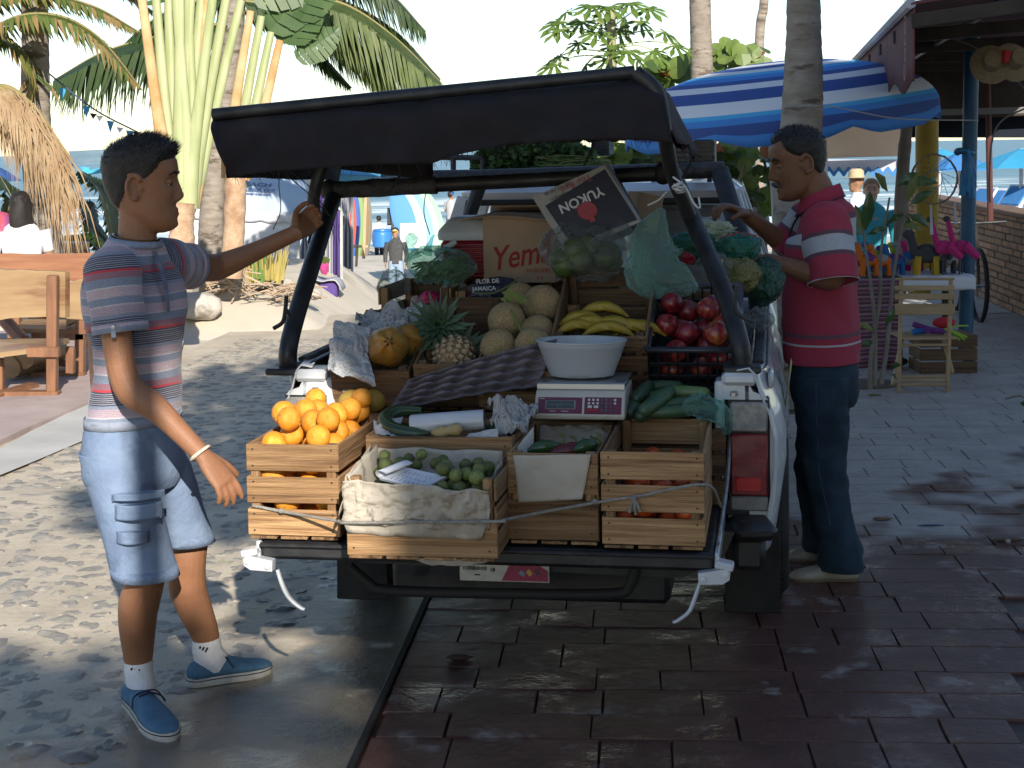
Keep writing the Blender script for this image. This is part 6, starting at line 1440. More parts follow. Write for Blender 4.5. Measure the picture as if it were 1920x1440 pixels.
q=MB();q.tube(smooth_path([bp_(.93,.076),bp_(.85,.100),bp_(.74,.120),bp_(.60,.134)],5),[.006,.009,.008,.006],8,flat=.5);q.obj('placket',M('placket_navy',(.10,.12,.18),(.16,.19,.26),40,.9),sh)
q=MB();q.tube([bp_(1.0,.0)+(rgt*math.sin(a)*.066+fwt*math.cos(a)*.064)+tz(.004)for a in np.linspace(0,2*math.pi,26)],.0016,5);q.obj('necklace',M('thin_gold',(.6,.45,.2),rough=.25,metal=1),boy)
# shorts
hs=hipc+tz(.10)
rings=[ell(hs,rgt,fwd,.160,.112),ell(hipc+tz(.02),rgt,fwd,.172,.122),ell(hipc+tz(-.06),rgt,fwd,.170,.125),ell(hipc+tz(-.10),rgt,fwd,.14,.11)]
so=garment('shorts',rings,m_short,boy,.006,9,12,cap=True)
def leg_cloth(hip,knee,L_,r0,r1,seed,rx=1.0):
 d_=(knee-hip).normalized();rr=[]
 for t in(-.12,0,.25,.5,.75,1.0):c=hip+d_*(L_*t);k=lerp(r0,r1,max(0,t));rr.append(ell(c,rgt,fwd,k,k*1.04))
 o=garment('leg',rr,m_short,so,.006,9,seed,sub=6)
 c=hip+d_*L_;q=MB();q.loft([ell(c-d_*.03,rgt,fwd,r1*1.035,r1*1.075),ell(c+d_*.003,rgt,fwd,r1*1.04,r1*1.08)],False);q.obj('hem_band',m_seam,so,solid=.003)
 return c
leg_cloth(hip_r+tz(-.02),kn_r+tz(.02),.335,.098,.092,15);leg_cloth(hip_l+tz(-.02),kn_l+tz(.03),.305,.096,.088,19)
def pocket(px0,py0,px1,py1,Y,name,skew=0):
 q=MB();A_, B_, C_, D_=W(px0,py0,Y), W(px1,py0+skew,Y), W(px1,py1+skew,Y), W(px0,py1,Y);q.grid(lambda u,v:A_.lerp(B_,u).lerp(D_.lerp(C_,u),v)+Vector((0,.028*(2*u-1)**2-.004+.002*nz((u*4,v*4,0),1),0)),10,8);q.obj(name,m_short,so,solid=.006)
 q=MB();ed=[(0,0),(1,0),(1,1),(0,1),(0,0)];q.tube([A_.lerp(B_,u).lerp(D_.lerp(C_,u),v)+Vector((0,.028*(2*u-1)**2-.008,0))for u,v in ed],.0022,5);q.obj('stitching',m_seam,so)
pocket(212,950,300,978,4.355,'pocket_flap',-6);pocket(215,1000,275,1022,4.36,'pocket_flap',-2);pocket(206,930,305,942,4.352,'pocket_band',-8);pocket(160,822,190,846,4.44,'pocket_flap',4)
# socks, sneakers
for ank, hl, te in((ank_r,fr_foot_h,fr_foot_t),(ank_l,fl_foot_h,fl_foot_t)):
 f_=(te-hl).normalized();s_=f_.cross(upz);q=MB();q.loft([ell(ank+tz(.045),s_,f_,.042,.044,.042),ell(ank+tz(.01),s_,f_,.043,.05,.045),ell(ank+tz(-.03)+f_*.01,s_,f_,.042,.065,.048),ell(ank+tz(-.06)+f_*.02,s_,f_,.04,.08,.05)],True);so_=q.obj('sock',m_sock,boy,solid=0)
 for k in range(3):
  c=ank+tz(.028-.004*k)+Vector((0,-1,0))*.044+Vector((.010*k-.010,0,0));q=MB();q.box(c,(.006,.003,.008+.004*k),rotM(0,.5,0),ch=.0005);q.obj('sock_mark',M('mark_black',(.02,.02,.02),rough=.8),so_)
 Pf=shoe(boy,hl-f_*.012,te,m_shoeb,m_shoes,W=.100)
 q=MB()
 for k in range(4):a=.45+.065*k;q.tube(smooth_path([Pf(a,-.026,.074-.014*k),Pf(a+.02,0,.083-.014*k),Pf(a+.005,.026,.074-.014*k)],3),.0028,5)
 q.tube(smooth_path([Pf(.43,0,.086),Pf(.40,-.035,.075),Pf(.46,-.052,.045),Pf(.42,-.045,.06),Pf(.44,0,.085)],4),.0026,5);q.tube(smooth_path([Pf(.43,0,.086),Pf(.44,.04,.075),Pf(.5,.052,.05)],4),.0026,5);q.obj('laces',M('navy_lace',(.015,.02,.05),rough=.8),boy)
q=MB();s_=Vector((.2,.9,.2)).normalized();d_=dr;a1=d_.cross(s_).normalized();a2=d_.cross(a1);q.tube([wr_r-d_*.005+a1*.031*math.cos(a)+a2*.030*math.sin(a)+d_*.006*math.cos(a)for a in np.linspace(0,2*math.pi,22)],.0045,7,disp=lambda p:.001*math.sin(p.x*900));tag(q.obj('bracelet',M('woven_band',(.5,.42,.3),(.6,.55,.45),60,.7),boy))
# ---------------------------------------------------------------- older man in the red polo shirt
m_polo, N, L, bs=mk('red_polo');uvn=nd(N,'UVMap');sx=nd(N,'SeparateXYZ');L.new(uvn.outputs[0],sx.inputs[0]);tc=nd(N,'TexCoord');no=nd(N,'TexNoise');no.inputs['Scale'].default_value=180;L.new(tc.outputs['Object'],no.inputs[0])
RD, GY, WH=(.34,.035,.068),(.13,.06,.085),(.42,.43,.46)
r=ramp(N,[(0,RD),(.072,WH),(.082,RD),(.105,GY),(.118,RD),(.442,GY),(.460,WH),(.522,GY),(.538,RD)],True);L.new(sx.outputs[1],r.inputs[0]);mxx=nd(N,'Mix',data_type='RGBA',blend_type='MULTIPLY');mxx.inputs[0].default_value=1;mr=nd(N,'MapRange',i1=.3,i2=.7,i3=.85,i4=1.1);L.new(no.outputs[0],mr.inputs[0]);L.new(r.outputs[0],mxx.inputs[6]);L.new(mr.outputs[0],mxx.inputs[7]);L.new(mxx.outputs[2],bs.inputs['Base Color']);bs.inputs['Roughness'].default_value=.9
m_jean=M('dark_denim',(.012,.030,.052),(.020,.044,.072),14,.9,bump=.35,bscale=120,c3=(.008,.020,.038),sc3=4);m_jseam=M('denim_seam',(.04,.08,.13),rough=.9);m_loaf=M('cream_leather',(.42,.39,.31),(.34,.31,.24),12,.5,bump=.2,bscale=40)
man=thing('person',G(1545,1075),'older man with moustache in red polo shirt and dark jeans beside the truck','person')
MF=Vector((-.93,.36,0)).normalized();MR=Vector((MF.y,-MF.x,0))
YM=5.95
sh_l, el_l, wr_l=W(1548,425,5.80), W(1560,520,5.74), W(1432,488,5.78)
sh_r, el_r, wr_r=W(1520,420,6.12), W(1482,466,6.14), W(1398,402,6.02)
neckb=W(1541,376,YM);hipc=W(1545,705,YM);hem=W(1548,668,YM)
hf=Vector((-.97,-.06,-.20)).normalized();hr=hf.cross(upz).normalized();hu=hr.cross(hf);hc=W(1496,308,YM);Mh=frame(hc,hr,hf,hu,1.10)
hl_l, te_l=G(1602,1088), G(1480,1088);hl_r, te_r=G(1560,1052), G(1473,1050)
ank_l=hl_l.lerp(te_l,.2)+tz(.09);ank_r=hl_r.lerp(te_r,.2)+tz(.09);hip_l=hipc-MR*.085;hip_r=hipc+MR*.085;kn_l=W(1542,875,5.85);kn_r=W(1530,870,6.05)
b=MB();add_head(b,Mh,nose=1.12,chin=1.2)
limb(b,[neckb+tz(-.05),neckb.lerp(hc,.4)-hf*.01,hc-hf*.02+tz(-.04)],[.085,.066,.062,.064],18)
b.loft([ell(hipc+tz(-.06),MR,MF,.15,.11),ell(hipc,MR,MF,.16,.12),ell(hipc.lerp(neckb,.5),MR,MF,.15,.11),ell(hipc.lerp(neckb,.8),MR,MF,.16,.10),ell(neckb+tz(-.02),MR,MF,.07,.06)])
limb(b,[sh_l,sh_l.lerp(el_l,.5),el_l],[.06,.054,.047],14);limb(b,[el_l+(sh_l-el_l).normalized()*.05,el_l,el_l.lerp(wr_l,.35)+tz(-.003),wr_l],[.045,.047,.050,.044,.036,.030])
limb(b,[sh_r,el_r],[.058,.052,.045],14);limb(b,[el_r+(sh_r-el_r).normalized()*.05,el_r,el_r.lerp(wr_r,.4),wr_r],[.044,.045,.048,.042,.034,.029])
dl=(wr_l-el_l).normalized();hand(b,wr_l+dl*.005,(dl+Vector((0,.1,-.05))).normalized(),Vector((-.1,.3,-1)),(-.3,.8,-.3),[.55,.62,.66,.7],.5,1.08,thumb_out=.45)
dd=(wr_r-el_r).normalized();hand(b,wr_r+dd*.005,(dd+Vector((-.25,0,-.15))).normalized(),Vector((-.5,-.2,-.8)),(-.2,-.8,.2),[.62,.72,.8,.85],.35,1.08,thumb_out=.6)
for a_, k_, h_ in((ank_l,kn_l,hip_l),(ank_r,kn_r,hip_r)):limb(b,[h_,k_,a_,a_+tz(-.05)],[.09,.06,.055,.04,.038])
def stub_man(x,y,z):return np.clip((y-.01)/.03,0,1)*np.clip((-.02-z)/.03,0,1)*.45+np.clip((.02-np.abs(y+.015))/.02,0,1)*np.clip((.035-np.abs(z-.01))/.02,0,1)*.5
body=finish_body(b,.0046,m_skinm,man,Mh,stub_man,3)
def mthick(th,z):return lerp(.005,.014,max(0,min(1,(z-.03)/.06)))
def mmask(th,z):
 t=(th+math.pi)%(2*math.pi)-math.pi;a=abs(t)
 low=interp(a,[0,.35,.7,.9,1.1,1.35,1.55,1.7,2.0,2.5,3.15],[.082,.086,.094,.078,.048,.030,.020,.03,-.028,-.060,-.064])
 return max(0,min(1,(z-low)/.012))
hair_cap(Mh,man,mthick,mmask,4200,.012,7,lean=(0,-.3,.4));face_bits(Mh,man,.006,lid=.0015,skinm=m_skinm)
q=MB()
for sg in(-1,1):q.tube(smooth_path([Mh@Vector((0,.098,-.048)),Mh@Vector((sg*.012,.098,-.050)),Mh@Vector((sg*.024,.091,-.056)),Mh@Vector((sg*.032,.083,-.066))],4),[.0055,.007,.006,.003],8,disp=lambda p:.0015*nz(p,260))
q.obj('moustache',M('greying_hair',(.03,.026,.024),(.08,.075,.07),200,.7),man)
lean=neckb-hem;MFt=MF+Vector((0,0,-.42))
def bp_(t,off=0):return hem+lean*t+MF*off
rings=[ell(bp_(-.03),MR,MF,.172,.150,.128),ell(bp_(.10),MR,MF,.172,.158,.128),ell(bp_(.3),MR,MF,.172,.160,.120),ell(bp_(.55),MR,MF,.180,.150,.118),ell(bp_(.74),MR,MF,.186,.130,.122),ell(bp_(.86,-.01),MR,MFt,.165,.105,.112),ell(bp_(.95,-.008),MR,MFt,.115,.085,.085),ell(bp_(1.0,-.004),MR,MFt,.078,.070,.070)]
ps=garment('polo_shirt',rings,m_polo,man,.015,6,32,sub=8)
def msleeve(A_,B_,r0,r1,L_,seed):
 d_=(B_-A_).normalized();s1=d_.cross(Vector((0,1,.1))).normalized();s2=d_.cross(s1);st_=A_-d_*.07;E_=A_+d_*L_
 o=garment('sleeve',[ell(st_.lerp(E_,t),s1,s2,lerp(r0,r1,t)*k,lerp(r0,r1,t)*k)for t,k in((0,.3),(.06,.62),(.15,.85),(.35,.98),(.7,1.03),(1,1.08))][::-1],m_polo,ps,.013,8,seed,v0=.36,sub=6)
 q=MB();q.tube(ell(E_,s1,s2,r1*1.09,r1*1.09)+ell(E_,s1,s2,r1*1.09,r1*1.09)[:1],.003,5);q.obj('sleeve_edge',M('edge_white',(.42,.4,.42),rough=.9),o)
msleeve(sh_l+tz(.02),el_l+tz(.02),.095,.088,.235,40);msleeve(sh_r+tz(.02),el_r,.09,.08,.17,44)
q=MB();q.loft([ell(bp_(.99,-.004),MR,MFt,.082,.074,.072),ell(bp_(1.05,.006),MR,MFt,.072,.068,.070),ell(bp_(1.055,.006),MR,MFt,.076,.074,.075),ell(bp_(.965,.006),MR,MFt,.104,.094,.092)],False,uv=[0,.03,.035,.06]);q.obj('collar',M('polo_collar',RD,(.33,.03,.07),60,.9),ps,solid=.004)
q=MB();q.tube([p for p in ell(bp_(.966,.006),MR,MFt,.106,.096,.094)]+ell(bp_(.966,.006),MR,MFt,.106,.096,.094)[:1],.003,5);q.obj('collar_stripe',M('stripe_dark',(.06,.03,.05),rough=.9),ps)
q=MB();q.tube(smooth_path([bp_(.93,.078),bp_(.86,.108),bp_(.78,.128),bp_(.70,.142)],4),[.008,.010,.009],8,flat=.45);q.obj('placket',_mats['stripe_dark'],ps)
rings=[ell(hipc+tz(.10),MR,MF,.155,.13,.12),ell(hipc+tz(.0),MR,MF,.168,.132,.132),ell(hipc+tz(-.07),MR,MF,.168,.128,.135),ell(hipc+tz(-.11),MR,MF,.14,.11,.12)]
jn=garment('jeans',rings,m_jean,man,.006,9,52,cap=True)
for h_, k_, a_, sd in((hip_l,kn_l,ank_l,55),(hip_r,kn_r,ank_r,61)):
 pts=[h_+tz(.02),h_.lerp(k_,.3),h_.lerp(k_,.65),k_,k_.lerp(a_,.35),k_.lerp(a_,.7),a_+tz(.03),a_+tz(-.045)];rs=[.098,.098,.089,.080,.077,.075,.077,.080]
 garment('leg',[ell(p,MR,MF,r*.96,r*1.0,r*1.04)for p,r in zip(pts,rs)],m_jean,jn,.015,9,sd,sub=9)
 q=MB();q.tube(smooth_path([p-MR*(r*.985)*(1 if sd==55 else-1)for p,r in zip(pts,rs)],4),.0018,5);q.obj('side_seam',m_jseam,jn)
for hl, te in((hl_l,te_l),(hl_r,te_r)):
 f_=(te-hl).normalized();Pf=shoe(man,hl-f_*.015,te,m_loaf,M('tan_sole',(.16,.13,.09),rough=.8),W=.10,style='loafer')
 q=MB();q.tube(smooth_path([Pf(.36,-.045,.028),Pf(.42,-.02,.062),Pf(.44,0,.066),Pf(.42,.02,.062),Pf(.36,.045,.028)],4),[.004,.006,.004],7);q.obj('shoe_strap',m_loaf,man)
 # ---------------------------------------------------------------- small background figures
def figure(label,foot,hgt,face,top,bottom,skinc,hairc,arms='down',legs=True,long_hair=False,cap=None,hat=None,seated=False,hairm=None,sleeve=True,vox=.014):
 """simple standing or seated figure: body is one continuous mesh, hair and clothes are its children"""
 foot=Vector(foot);f=Vector(face).normalized();r=Vector((f.y,-f.x,0));s=hgt/1.72;e=thing('person',foot,label,'person');P=lambda a, b_, c:foot+(r*a+f*b_+Vector((0,0,c)))*s
 hip=.45 if seated else .92;dz=hip-.92
 b=MB();Mh_=frame(P(0,.01,1.585+dz),r*1,f*1,Vector((0,0,1)),s);add_head(b,Mh_)
 limb(b,[P(0,0,1.38+dz),P(0,0,1.52+dz)],[.055*s,.05*s],10,3)
 b.loft([ell(P(0,0,.86+dz),r,f,.15*s,.1*s,n=16),ell(P(0,0,1.1+dz),r,f,.13*s,.09*s,n=16),ell(P(0,0,1.32+dz),r,f,.17*s,.1*s,n=16),ell(P(0,0,1.43+dz),r,f,.07*s,.06*s,n=16)])
 hands=[]
 for sg in(-1,1):
  A_=P(sg*.19,0,1.36+dz)
  if arms=='down':B_, C_=P(sg*.25,-.02,1.10+dz), P(sg*.24,.06,.86+dz)
  elif arms=='crossed':B_, C_=P(sg*.24,.04,1.10+dz), P(-sg*.02,.20,1.12+dz)
  elif arms=='lap':B_, C_=P(sg*.23,.03,1.10+dz), P(sg*.10,.28,1.0+dz)
  elif arms=='hip':B_, C_=P(sg*.33,-.03,1.15+dz), P(sg*.18,.06,.98+dz)
  else:B_, C_=P(sg*.24,.1,1.12+dz), P(sg*.2,.34,1.1+dz)
  limb(b,[A_,B_,C_],[.05*s,.043*s,.035*s,.027*s],10,4);hand(b,C_,(C_-B_),Vector((-sg*r.x,-sg*r.y,0)),f,.4,.4,s)
  hp=P(sg*.085,0,.9+dz);kn=P(sg*.1,.02,.48)if not seated else P(sg*.12,.42,.48);an=P(sg*.1,0,.08)if not seated else P(sg*.12,.42,.08);limb(b,[hp,kn,an],[.08*s,.06*s,.04*s],10,4);limb(b,[an+Vector((0,0,-.03*s)),an+(f*.15+Vector((0,0,-.05)))*s],[.04*s,.03*s],8,3)
  mt_=bottom[0];L_=bottom[1]
  if legs:
   q=MB();P2=smooth_path([hp+Vector((0,0,.02)),kn,an],5);k=int(len(P2)*L_);q.tube(P2[:max(3,k)],[.098*s,.085*s,.07*s],12);q.obj('trouser_leg',mt_,e)
  if sleeve:q=MB();P2=smooth_path([A_,B_,C_],6);q.tube(P2[:(5 if sleeve==1 else 12)],[.066*s,.06*s,.05*s,.045*s],10);q.obj('sleeve',top,e)
 finish_body(b,vox*s,skinc,e,None,None,2)
 q=MB();q.loft([ell(P(0,0,.86+dz),r,f,.165*s,.115*s,n=20),ell(P(0,0,1.0+dz),r,f,.155*s,.11*s,n=20),ell(P(0,0,1.3+dz),r,f,.185*s,.12*s,n=20),ell(P(0,-.01,1.40+dz),r,f,.14*s,.085*s,n=20),ell(P(0,0,1.46+dz),r,f,.06*s,.06*s,n=20)]);q.obj('top',top,e)
 q=MB();q.loft([ell(P(0,0,.80+dz),r,f,.15*s,.105*s,n=20),ell(P(0,0,.93+dz),r,f,.16*s,.112*s,n=20)]);q.obj('waist',bottom[0],e)
 hm=hairm or m_hair
 def msk(th,z):
  a=abs((th+math.pi)%(2*math.pi)-math.pi);return max(0,min(1,(z-interp(a,[0,.6,1.1,1.6,2.2,3.15],[.075,.07,.03,.01,-.06,-.075]))/.02))
 if hat is None:hair_cap(Mh_,e,lambda th,z:.016,msk,300,.01,5,hm)
 if long_hair:
  q=MB();q.loft([ell(Mh_@Vector((0,-.045,z)),r,f,w*s,d_*s,d_*s*1.1,n=18)for z,w,d_ in((-.40,.05,.012),(-.33,.10,.03),(-.2,.115,.05),(-.08,.104,.07),(.02,.094,.082),(.09,.075,.07),(.125,.03,.03),(.13,.005,.005))]);q.v=[tuple(Vector(v)+Vector((nz(v,9),nz(v,9,3),0))*.03)for v in q.v];q.obj('long_hair',hm,e)
 if cap:q=MB();q.sphere(Mh_@Vector((0,-.004,.045)),(.085*s,.105*s,.085*s),16,10);q.loft([ell(Mh_@Vector((0,.09,.045)),r,f,.06*s,.075*s,.02*s,n=14),ell(Mh_@Vector((0,.09,.052)),r,f,.062*s,.078*s,.02*s,n=14)])if cap[1]else None;q.obj('cap',cap[0],e)
 if hat:q=MB();q.lathe([(.17*s,0),(.18*s,.006),(.10*s,.012),(.095*s,.09*s),(.06*s,.12*s),(.001,.12*s)],Mh_@Vector((0,0,.055)),20);q.obj('straw_hat',hat,e)
 return e, Mh_, P
m_wt=M('white_tshirt',(.66,.66,.68),(.58,.58,.62),6,.9);m_sk1=skin('skin_tan',(.36,.20,.12),(.3,.16,.09));m_sk2=skin('skin_fair',(.46,.28,.2),(.4,.24,.17));m_gray=M('grey_tee',(.42,.42,.42),(.36,.36,.37),6,.9);m_dkg=M('charcoal_knit',(.05,.05,.052),(.075,.075,.075),20,.95);m_dns=M('washed_denim',(.22,.3,.4),(.3,.38,.48),12,.9);m_blk=M('black_cloth',(.02,.02,.022),rough=.9)
s0=W(40,475,13.2)
figure('woman with long dark hair in white T-shirt seated with her back turned',(W(42,475,12.9).x,12.9,.22),1.6,(-.25,.95,0),m_wt,(m_dns,.8),m_sk1,m_hair,arms='lap',long_hair=True,seated=True)
bpk=MB();c=W(0,440,13.0);bpk.sphere(c,(.12,.12,.2),14,10,f=lambda d:1+.15*nz(d,2));tag(bpk.obj('backpack',M('red_blue_pack',(.5,.06,.05),(.05,.1,.4),4,.8)),'red and blue bag at the left edge beside the woman','bag')
def stand(label,px_,ptop,Y,hgt,**kw):
 z=W(px_,ptop,Y);return figure(label,(z.x,z.y,z.z-hgt),hgt,**kw)
stand('boy in tan cap and charcoal jumper walking up the sand',741,426,27,1.28,face=(-.1,-1,0),top=m_dkg,bottom=(m_dns,.95),skinc=m_sk1,hairc=None,cap=(M('tan_cap',(.50,.33,.14),(.55,.38,.18),9,.8),True),sleeve=2)
stand('man in blue cap and grey T-shirt watching the sea',845,358,48,1.74,face=(.6,.8,0),top=m_gray,bottom=(M('grey_shorts',(.12,.12,.13),rough=.9),.7),skinc=m_sk1,hairc=None,arms='crossed',cap=(M('blue_cap',(.03,.12,.5),rough=.8),False))
stand('man in grey jacket and cap beside the cab pillar',883,360,47,1.74,face=(.5,.85,0),top=M('grey_hoodie',(.25,.25,.27),rough=.9),bottom=(m_dns,.95),skinc=m_sk1,hairc=None,arms='crossed',cap=(M('tan_cap'),False),sleeve=2)
stand('woman in coral top with shoulder bag at the water',818,388,44,1.2,face=(.5,.85,0),top=M('coral_top',(.55,.18,.15),(.6,.22,.2),6,.9),bottom=(m_blk,.9),skinc=m_sk2,hairc=None)
stand('person in white T-shirt sitting among the beach chairs',710,404,43,1.3,face=(-.5,.85,0),top=m_wt,bottom=(m_blk,.9),skinc=m_sk1,hairc=None,cap=(m_blk,False))
e, Mh_, P=stand('man in white shirt seen over the cab roof',972,340,15.5,1.70,face=(-.5,-.85,0),top=m_wt,bottom=(m_dns,.95),skinc=m_sk2,hairc=None,vox=.008)
e, Mh_, P=stand('woman in teal rash vest and dark shorts beside the saplings',1634,334,16.5,1.68,face=(-.2,-1,0),top=M('teal_lycra',(.02,.23,.28),(.03,.28,.33),5,.6),bottom=(m_blk,.55),skinc=m_sk2,hairc=None,hairm=M('light_brown_hair',(.22,.13,.07),(.3,.19,.1),30,.6),sleeve=2,vox=.008)
face_bits(Mh_,e,.003)
o=text('lettering','CAMAJEL',.04,M('print_pale'),align='CENTER',bold=.001);o.parent=e;q_=P(0,.128,1.27);o.matrix_parent_inverse=Matrix.Translation(e.location).inverted();o.matrix_basis=Matrix.Translation(q_)@RX90
stand('man in straw hat and white shirt behind the woman in teal',1607,322,20,1.75,face=(-.9,.4,0),top=m_wt,bottom=(M('grey_shorts'),.6),skinc=m_sk1,hairc=None,hat=M('straw_hat_weave',(.42,.33,.2),(.5,.4,.25),30,.9),arms='hip')
e, Mh_, P=stand('man with sunglasses and shaved head seated beyond the truck',1408,338,13.5,1.25,face=(-.8,-.6,0),top=m_wt,bottom=(m_dns,.95),skinc=m_sk2,hairc=None,hairm=M('cropped_hair',(.16,.1,.07),rough=.8),vox=.008)
q=MB();q.tube([Mh_@Vector((.078*math.sin(a),.0+.098*math.cos(a),.012))for a in np.linspace(-1.7,1.7,16)],.011,6,flat=1.4);q.obj('sunglasses',M('dark_lens',(.01,.01,.012),rough=.1),e)
# ================================================================ BACKGROUND, LEFT
m_trunk=M('palm_trunk',(.20,.165,.13),(.30,.26,.215),5,.95,bump=1.0,bscale=12,stretch=(1,1,3),c3=(.11,.085,.065),sc3=4)
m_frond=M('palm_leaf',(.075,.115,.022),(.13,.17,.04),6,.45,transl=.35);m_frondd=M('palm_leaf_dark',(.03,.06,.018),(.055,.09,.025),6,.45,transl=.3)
m_dead=M('dead_palm_leaf',(.30,.19,.10),(.42,.31,.19),5,.8,transl=.2);m_rachis=M('palm_rachis',(.20,.19,.06),(.26,.2,.09),5,.6);m_frondt=M('palm_leaf_brown_tip',(.20,.16,.05),(.30,.19,.08),5,.6,transl=.3)
def palm_trunk(mb,pts,rs,ringh=.11):
 P=smooth_path(pts,24);mb.tube(P,rad_path(rs,len(P)),16,disp=None)
 q=mb.v;L_=0
 for i in range(len(P)):
  if i:L_+=(P[i]-P[i-1]).length
  k=1+.045*(1-((L_/ringh)%1))+.03*nz(P[i],3)
  for j in range(16):v=Vector(q[-(len(P)-i)*16+j]);q[-(len(P)-i)*16+j]=tuple(P[i]+(v-P[i])*k)
def frond(mb,pts,ln,n,droop=.8,wid=.022,seed=0,plane=None,tip=None,m_leaf=0,m_r=1,skip=0.0):
 """pinnate leaf: curved rachis with two ranks of hanging leaflets"""
 random.seed(seed);P=smooth_path(pts,12);N_=len(P);mb.m=m_r;mb.tube(P,[.022,.016,.010,.004],6)
 for k in range(n):
  t=(k+.5)/n;i=min(N_-2,int(t*(N_-1)));p=P[i].lerp(P[i+1],t*(N_-1)-i);d=(P[i+1]-P[i]).normalized();s=d.cross(Vector((0,0,1)));s=s.normalized()if s.length>.05 else Vector((1,0,0));u=s.cross(d)
  prof=math.sin(math.pi*min(1,t*.9+.12))**.6
  for sg in(-1,1):
   if random.random()<skip:continue
   l=ln*prof*rnd(.8,1.1);a=(s*sg*.85+d*.55+u*.15).normalized();p1=p+a*l*.45+Vector((0,0,-droop*l*.16));p2=p+a*l*.72+Vector((0,0,-droop*l*.62))+Vector((rnd(-.05,.05),rnd(-.05,.05),0))*l
   wv=d*wid*.5*rnd(.8,1.2);mb.m=m_leaf if(tip is None or t<.6 or random.random()>.5)else tip;mb.add([p-wv*.5,p+wv*.5,p1+wv,p1-wv],[(0,1,2,3)])
   mb.m=tip if(tip is not None and random.random()<.45)else mb.m;mb.add([p1-wv,p1+wv,p2],[(0,1,2)])
 mb.m=0
def px(pts,Y):return[W(a,c,Y+(e[0]if e else 0))for a,c,*e in pts]
# palm behind the benches with hanging dead fronds
pt=thing('coconut_palm',GS(92,560),'coconut palm with dead brown fronds hanging beside the long-haired woman','palm tree')
YB=13.6;b=MB();palm_trunk(b,[W(95,600,YB),W(86,470,YB),W(68,250,YB),W(66,60,YB),W(62,-160,YB)],[.19,.155,.125,.115,.11]);b.obj('trunk',m_trunk,pt)
b=MB()
for k,(P,ln,dr)in enumerate(([(-60,120),(20,40),(110,30),(190,70),(262,160)],.62,.9), )if False else enumerate((([(-80,130),(10,42),(100,28),(185,70),(268,170)],.55,.9),([(-60,20),(60,-10),(170,10),(262,60)],.5,.7),([(-90,40),(-10,60),(60,120),(60,190)],.5,.7),([(-60,-60),(50,-50),(200,-30),(300,30)],.5,.6))):
 frond(b,px(P,YB-.6+.2*k),ln,74,dr,.035,3+k,tip=2)
b.obj('green_fronds',[m_frond,m_rachis,m_frondt],pt,smooth=False)['kind']='stuff'
b=MB()
for k,(P,ln)in enumerate((([(-40,150),(10,170),(50,230),(75,330)],.55),([(-20,160),(30,170),(95,240),(135,350)],.55),([(-30,190),(20,200),(70,260),(100,360)],.5),([(-60,190),(-10,200),(25,250),(40,300)],.5))):
 frond(b,px(P,YB-.5+.06*k),ln*.8,44,1.9,.02,13+k)
random.seed(5)
for k in range(260):
 u=random.random();a=W(lerp(-10,118,u)+rnd(-12,12),interp(u,[0,.4,1],[170,175,275])+rnd(0,60),YB-.55+rnd(-.1,.1));l=rnd(.35,1.0)*(1 if u>.3 else .45);c=a+Vector((rnd(-.03,.16)+.1*u,rnd(-.1,.1),-l));mid=a.lerp(c,.5)+Vector((.05*rnd(0,1),0,.02));w_=Vector((rnd(.003,.009),0,.002));b.add([a-w_,a+w_,mid+w_,mid-w_,c],[(0,1,2,3),(3,2,4)])
b.obj('dead_fronds',[m_dead,m_rachis],pt,smooth=False)['kind']='stuff'
# tall coconut palm behind the fan palm
p2=thing('coconut_palm',GS(398,545),'leaning coconut palm trunk behind the fan-shaped traveller palms','palm tree')
Y2=17.5;b=MB();palm_trunk(b,[W(404,560,Y2),W(395,440,Y2),W(410,260,Y2),W(438,60,Y2),W(450,-120,Y2)],[.17,.14,.12,.11,.10],.12);b.obj('trunk',m_trunk,p2)
b=MB()
for k,(P,ln,dr)in enumerate((([(440,40),(330,60),(200,95),(100,150)],.95,1.5),([(450,20),(520,30),(590,90),(660,165)],.6,1.0),([(450,0),(600,-10),(730,50),(828,150)],1.1,1.3),([(450,0),(560,20),(640,60),(700,110)],.8,1.3),([(440,-10),(340,10),(270,50),(200,120)],.8,1.2),([(450,-30),(600,-60),(720,-20),(800,60)],.8,1.2))):
 frond(b,px(P,Y2+.3*(k%3)),ln,92,dr,.045,33+k)
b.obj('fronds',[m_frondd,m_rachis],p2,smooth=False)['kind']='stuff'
b=MB()
for k,(P,ln,dr)in enumerate((([(560,-10),(650,10),(740,70),(832,160)],1.05,1.4),([(560,20),(640,60),(690,100),(740,150)],.7,1.3))):frond(b,px(P,Y2-1+.2*k),ln,110,dr,.042,63+k)
b.obj('sunlit_fronds',[m_frond,m_rachis],p2,smooth=False)['kind']='stuff'
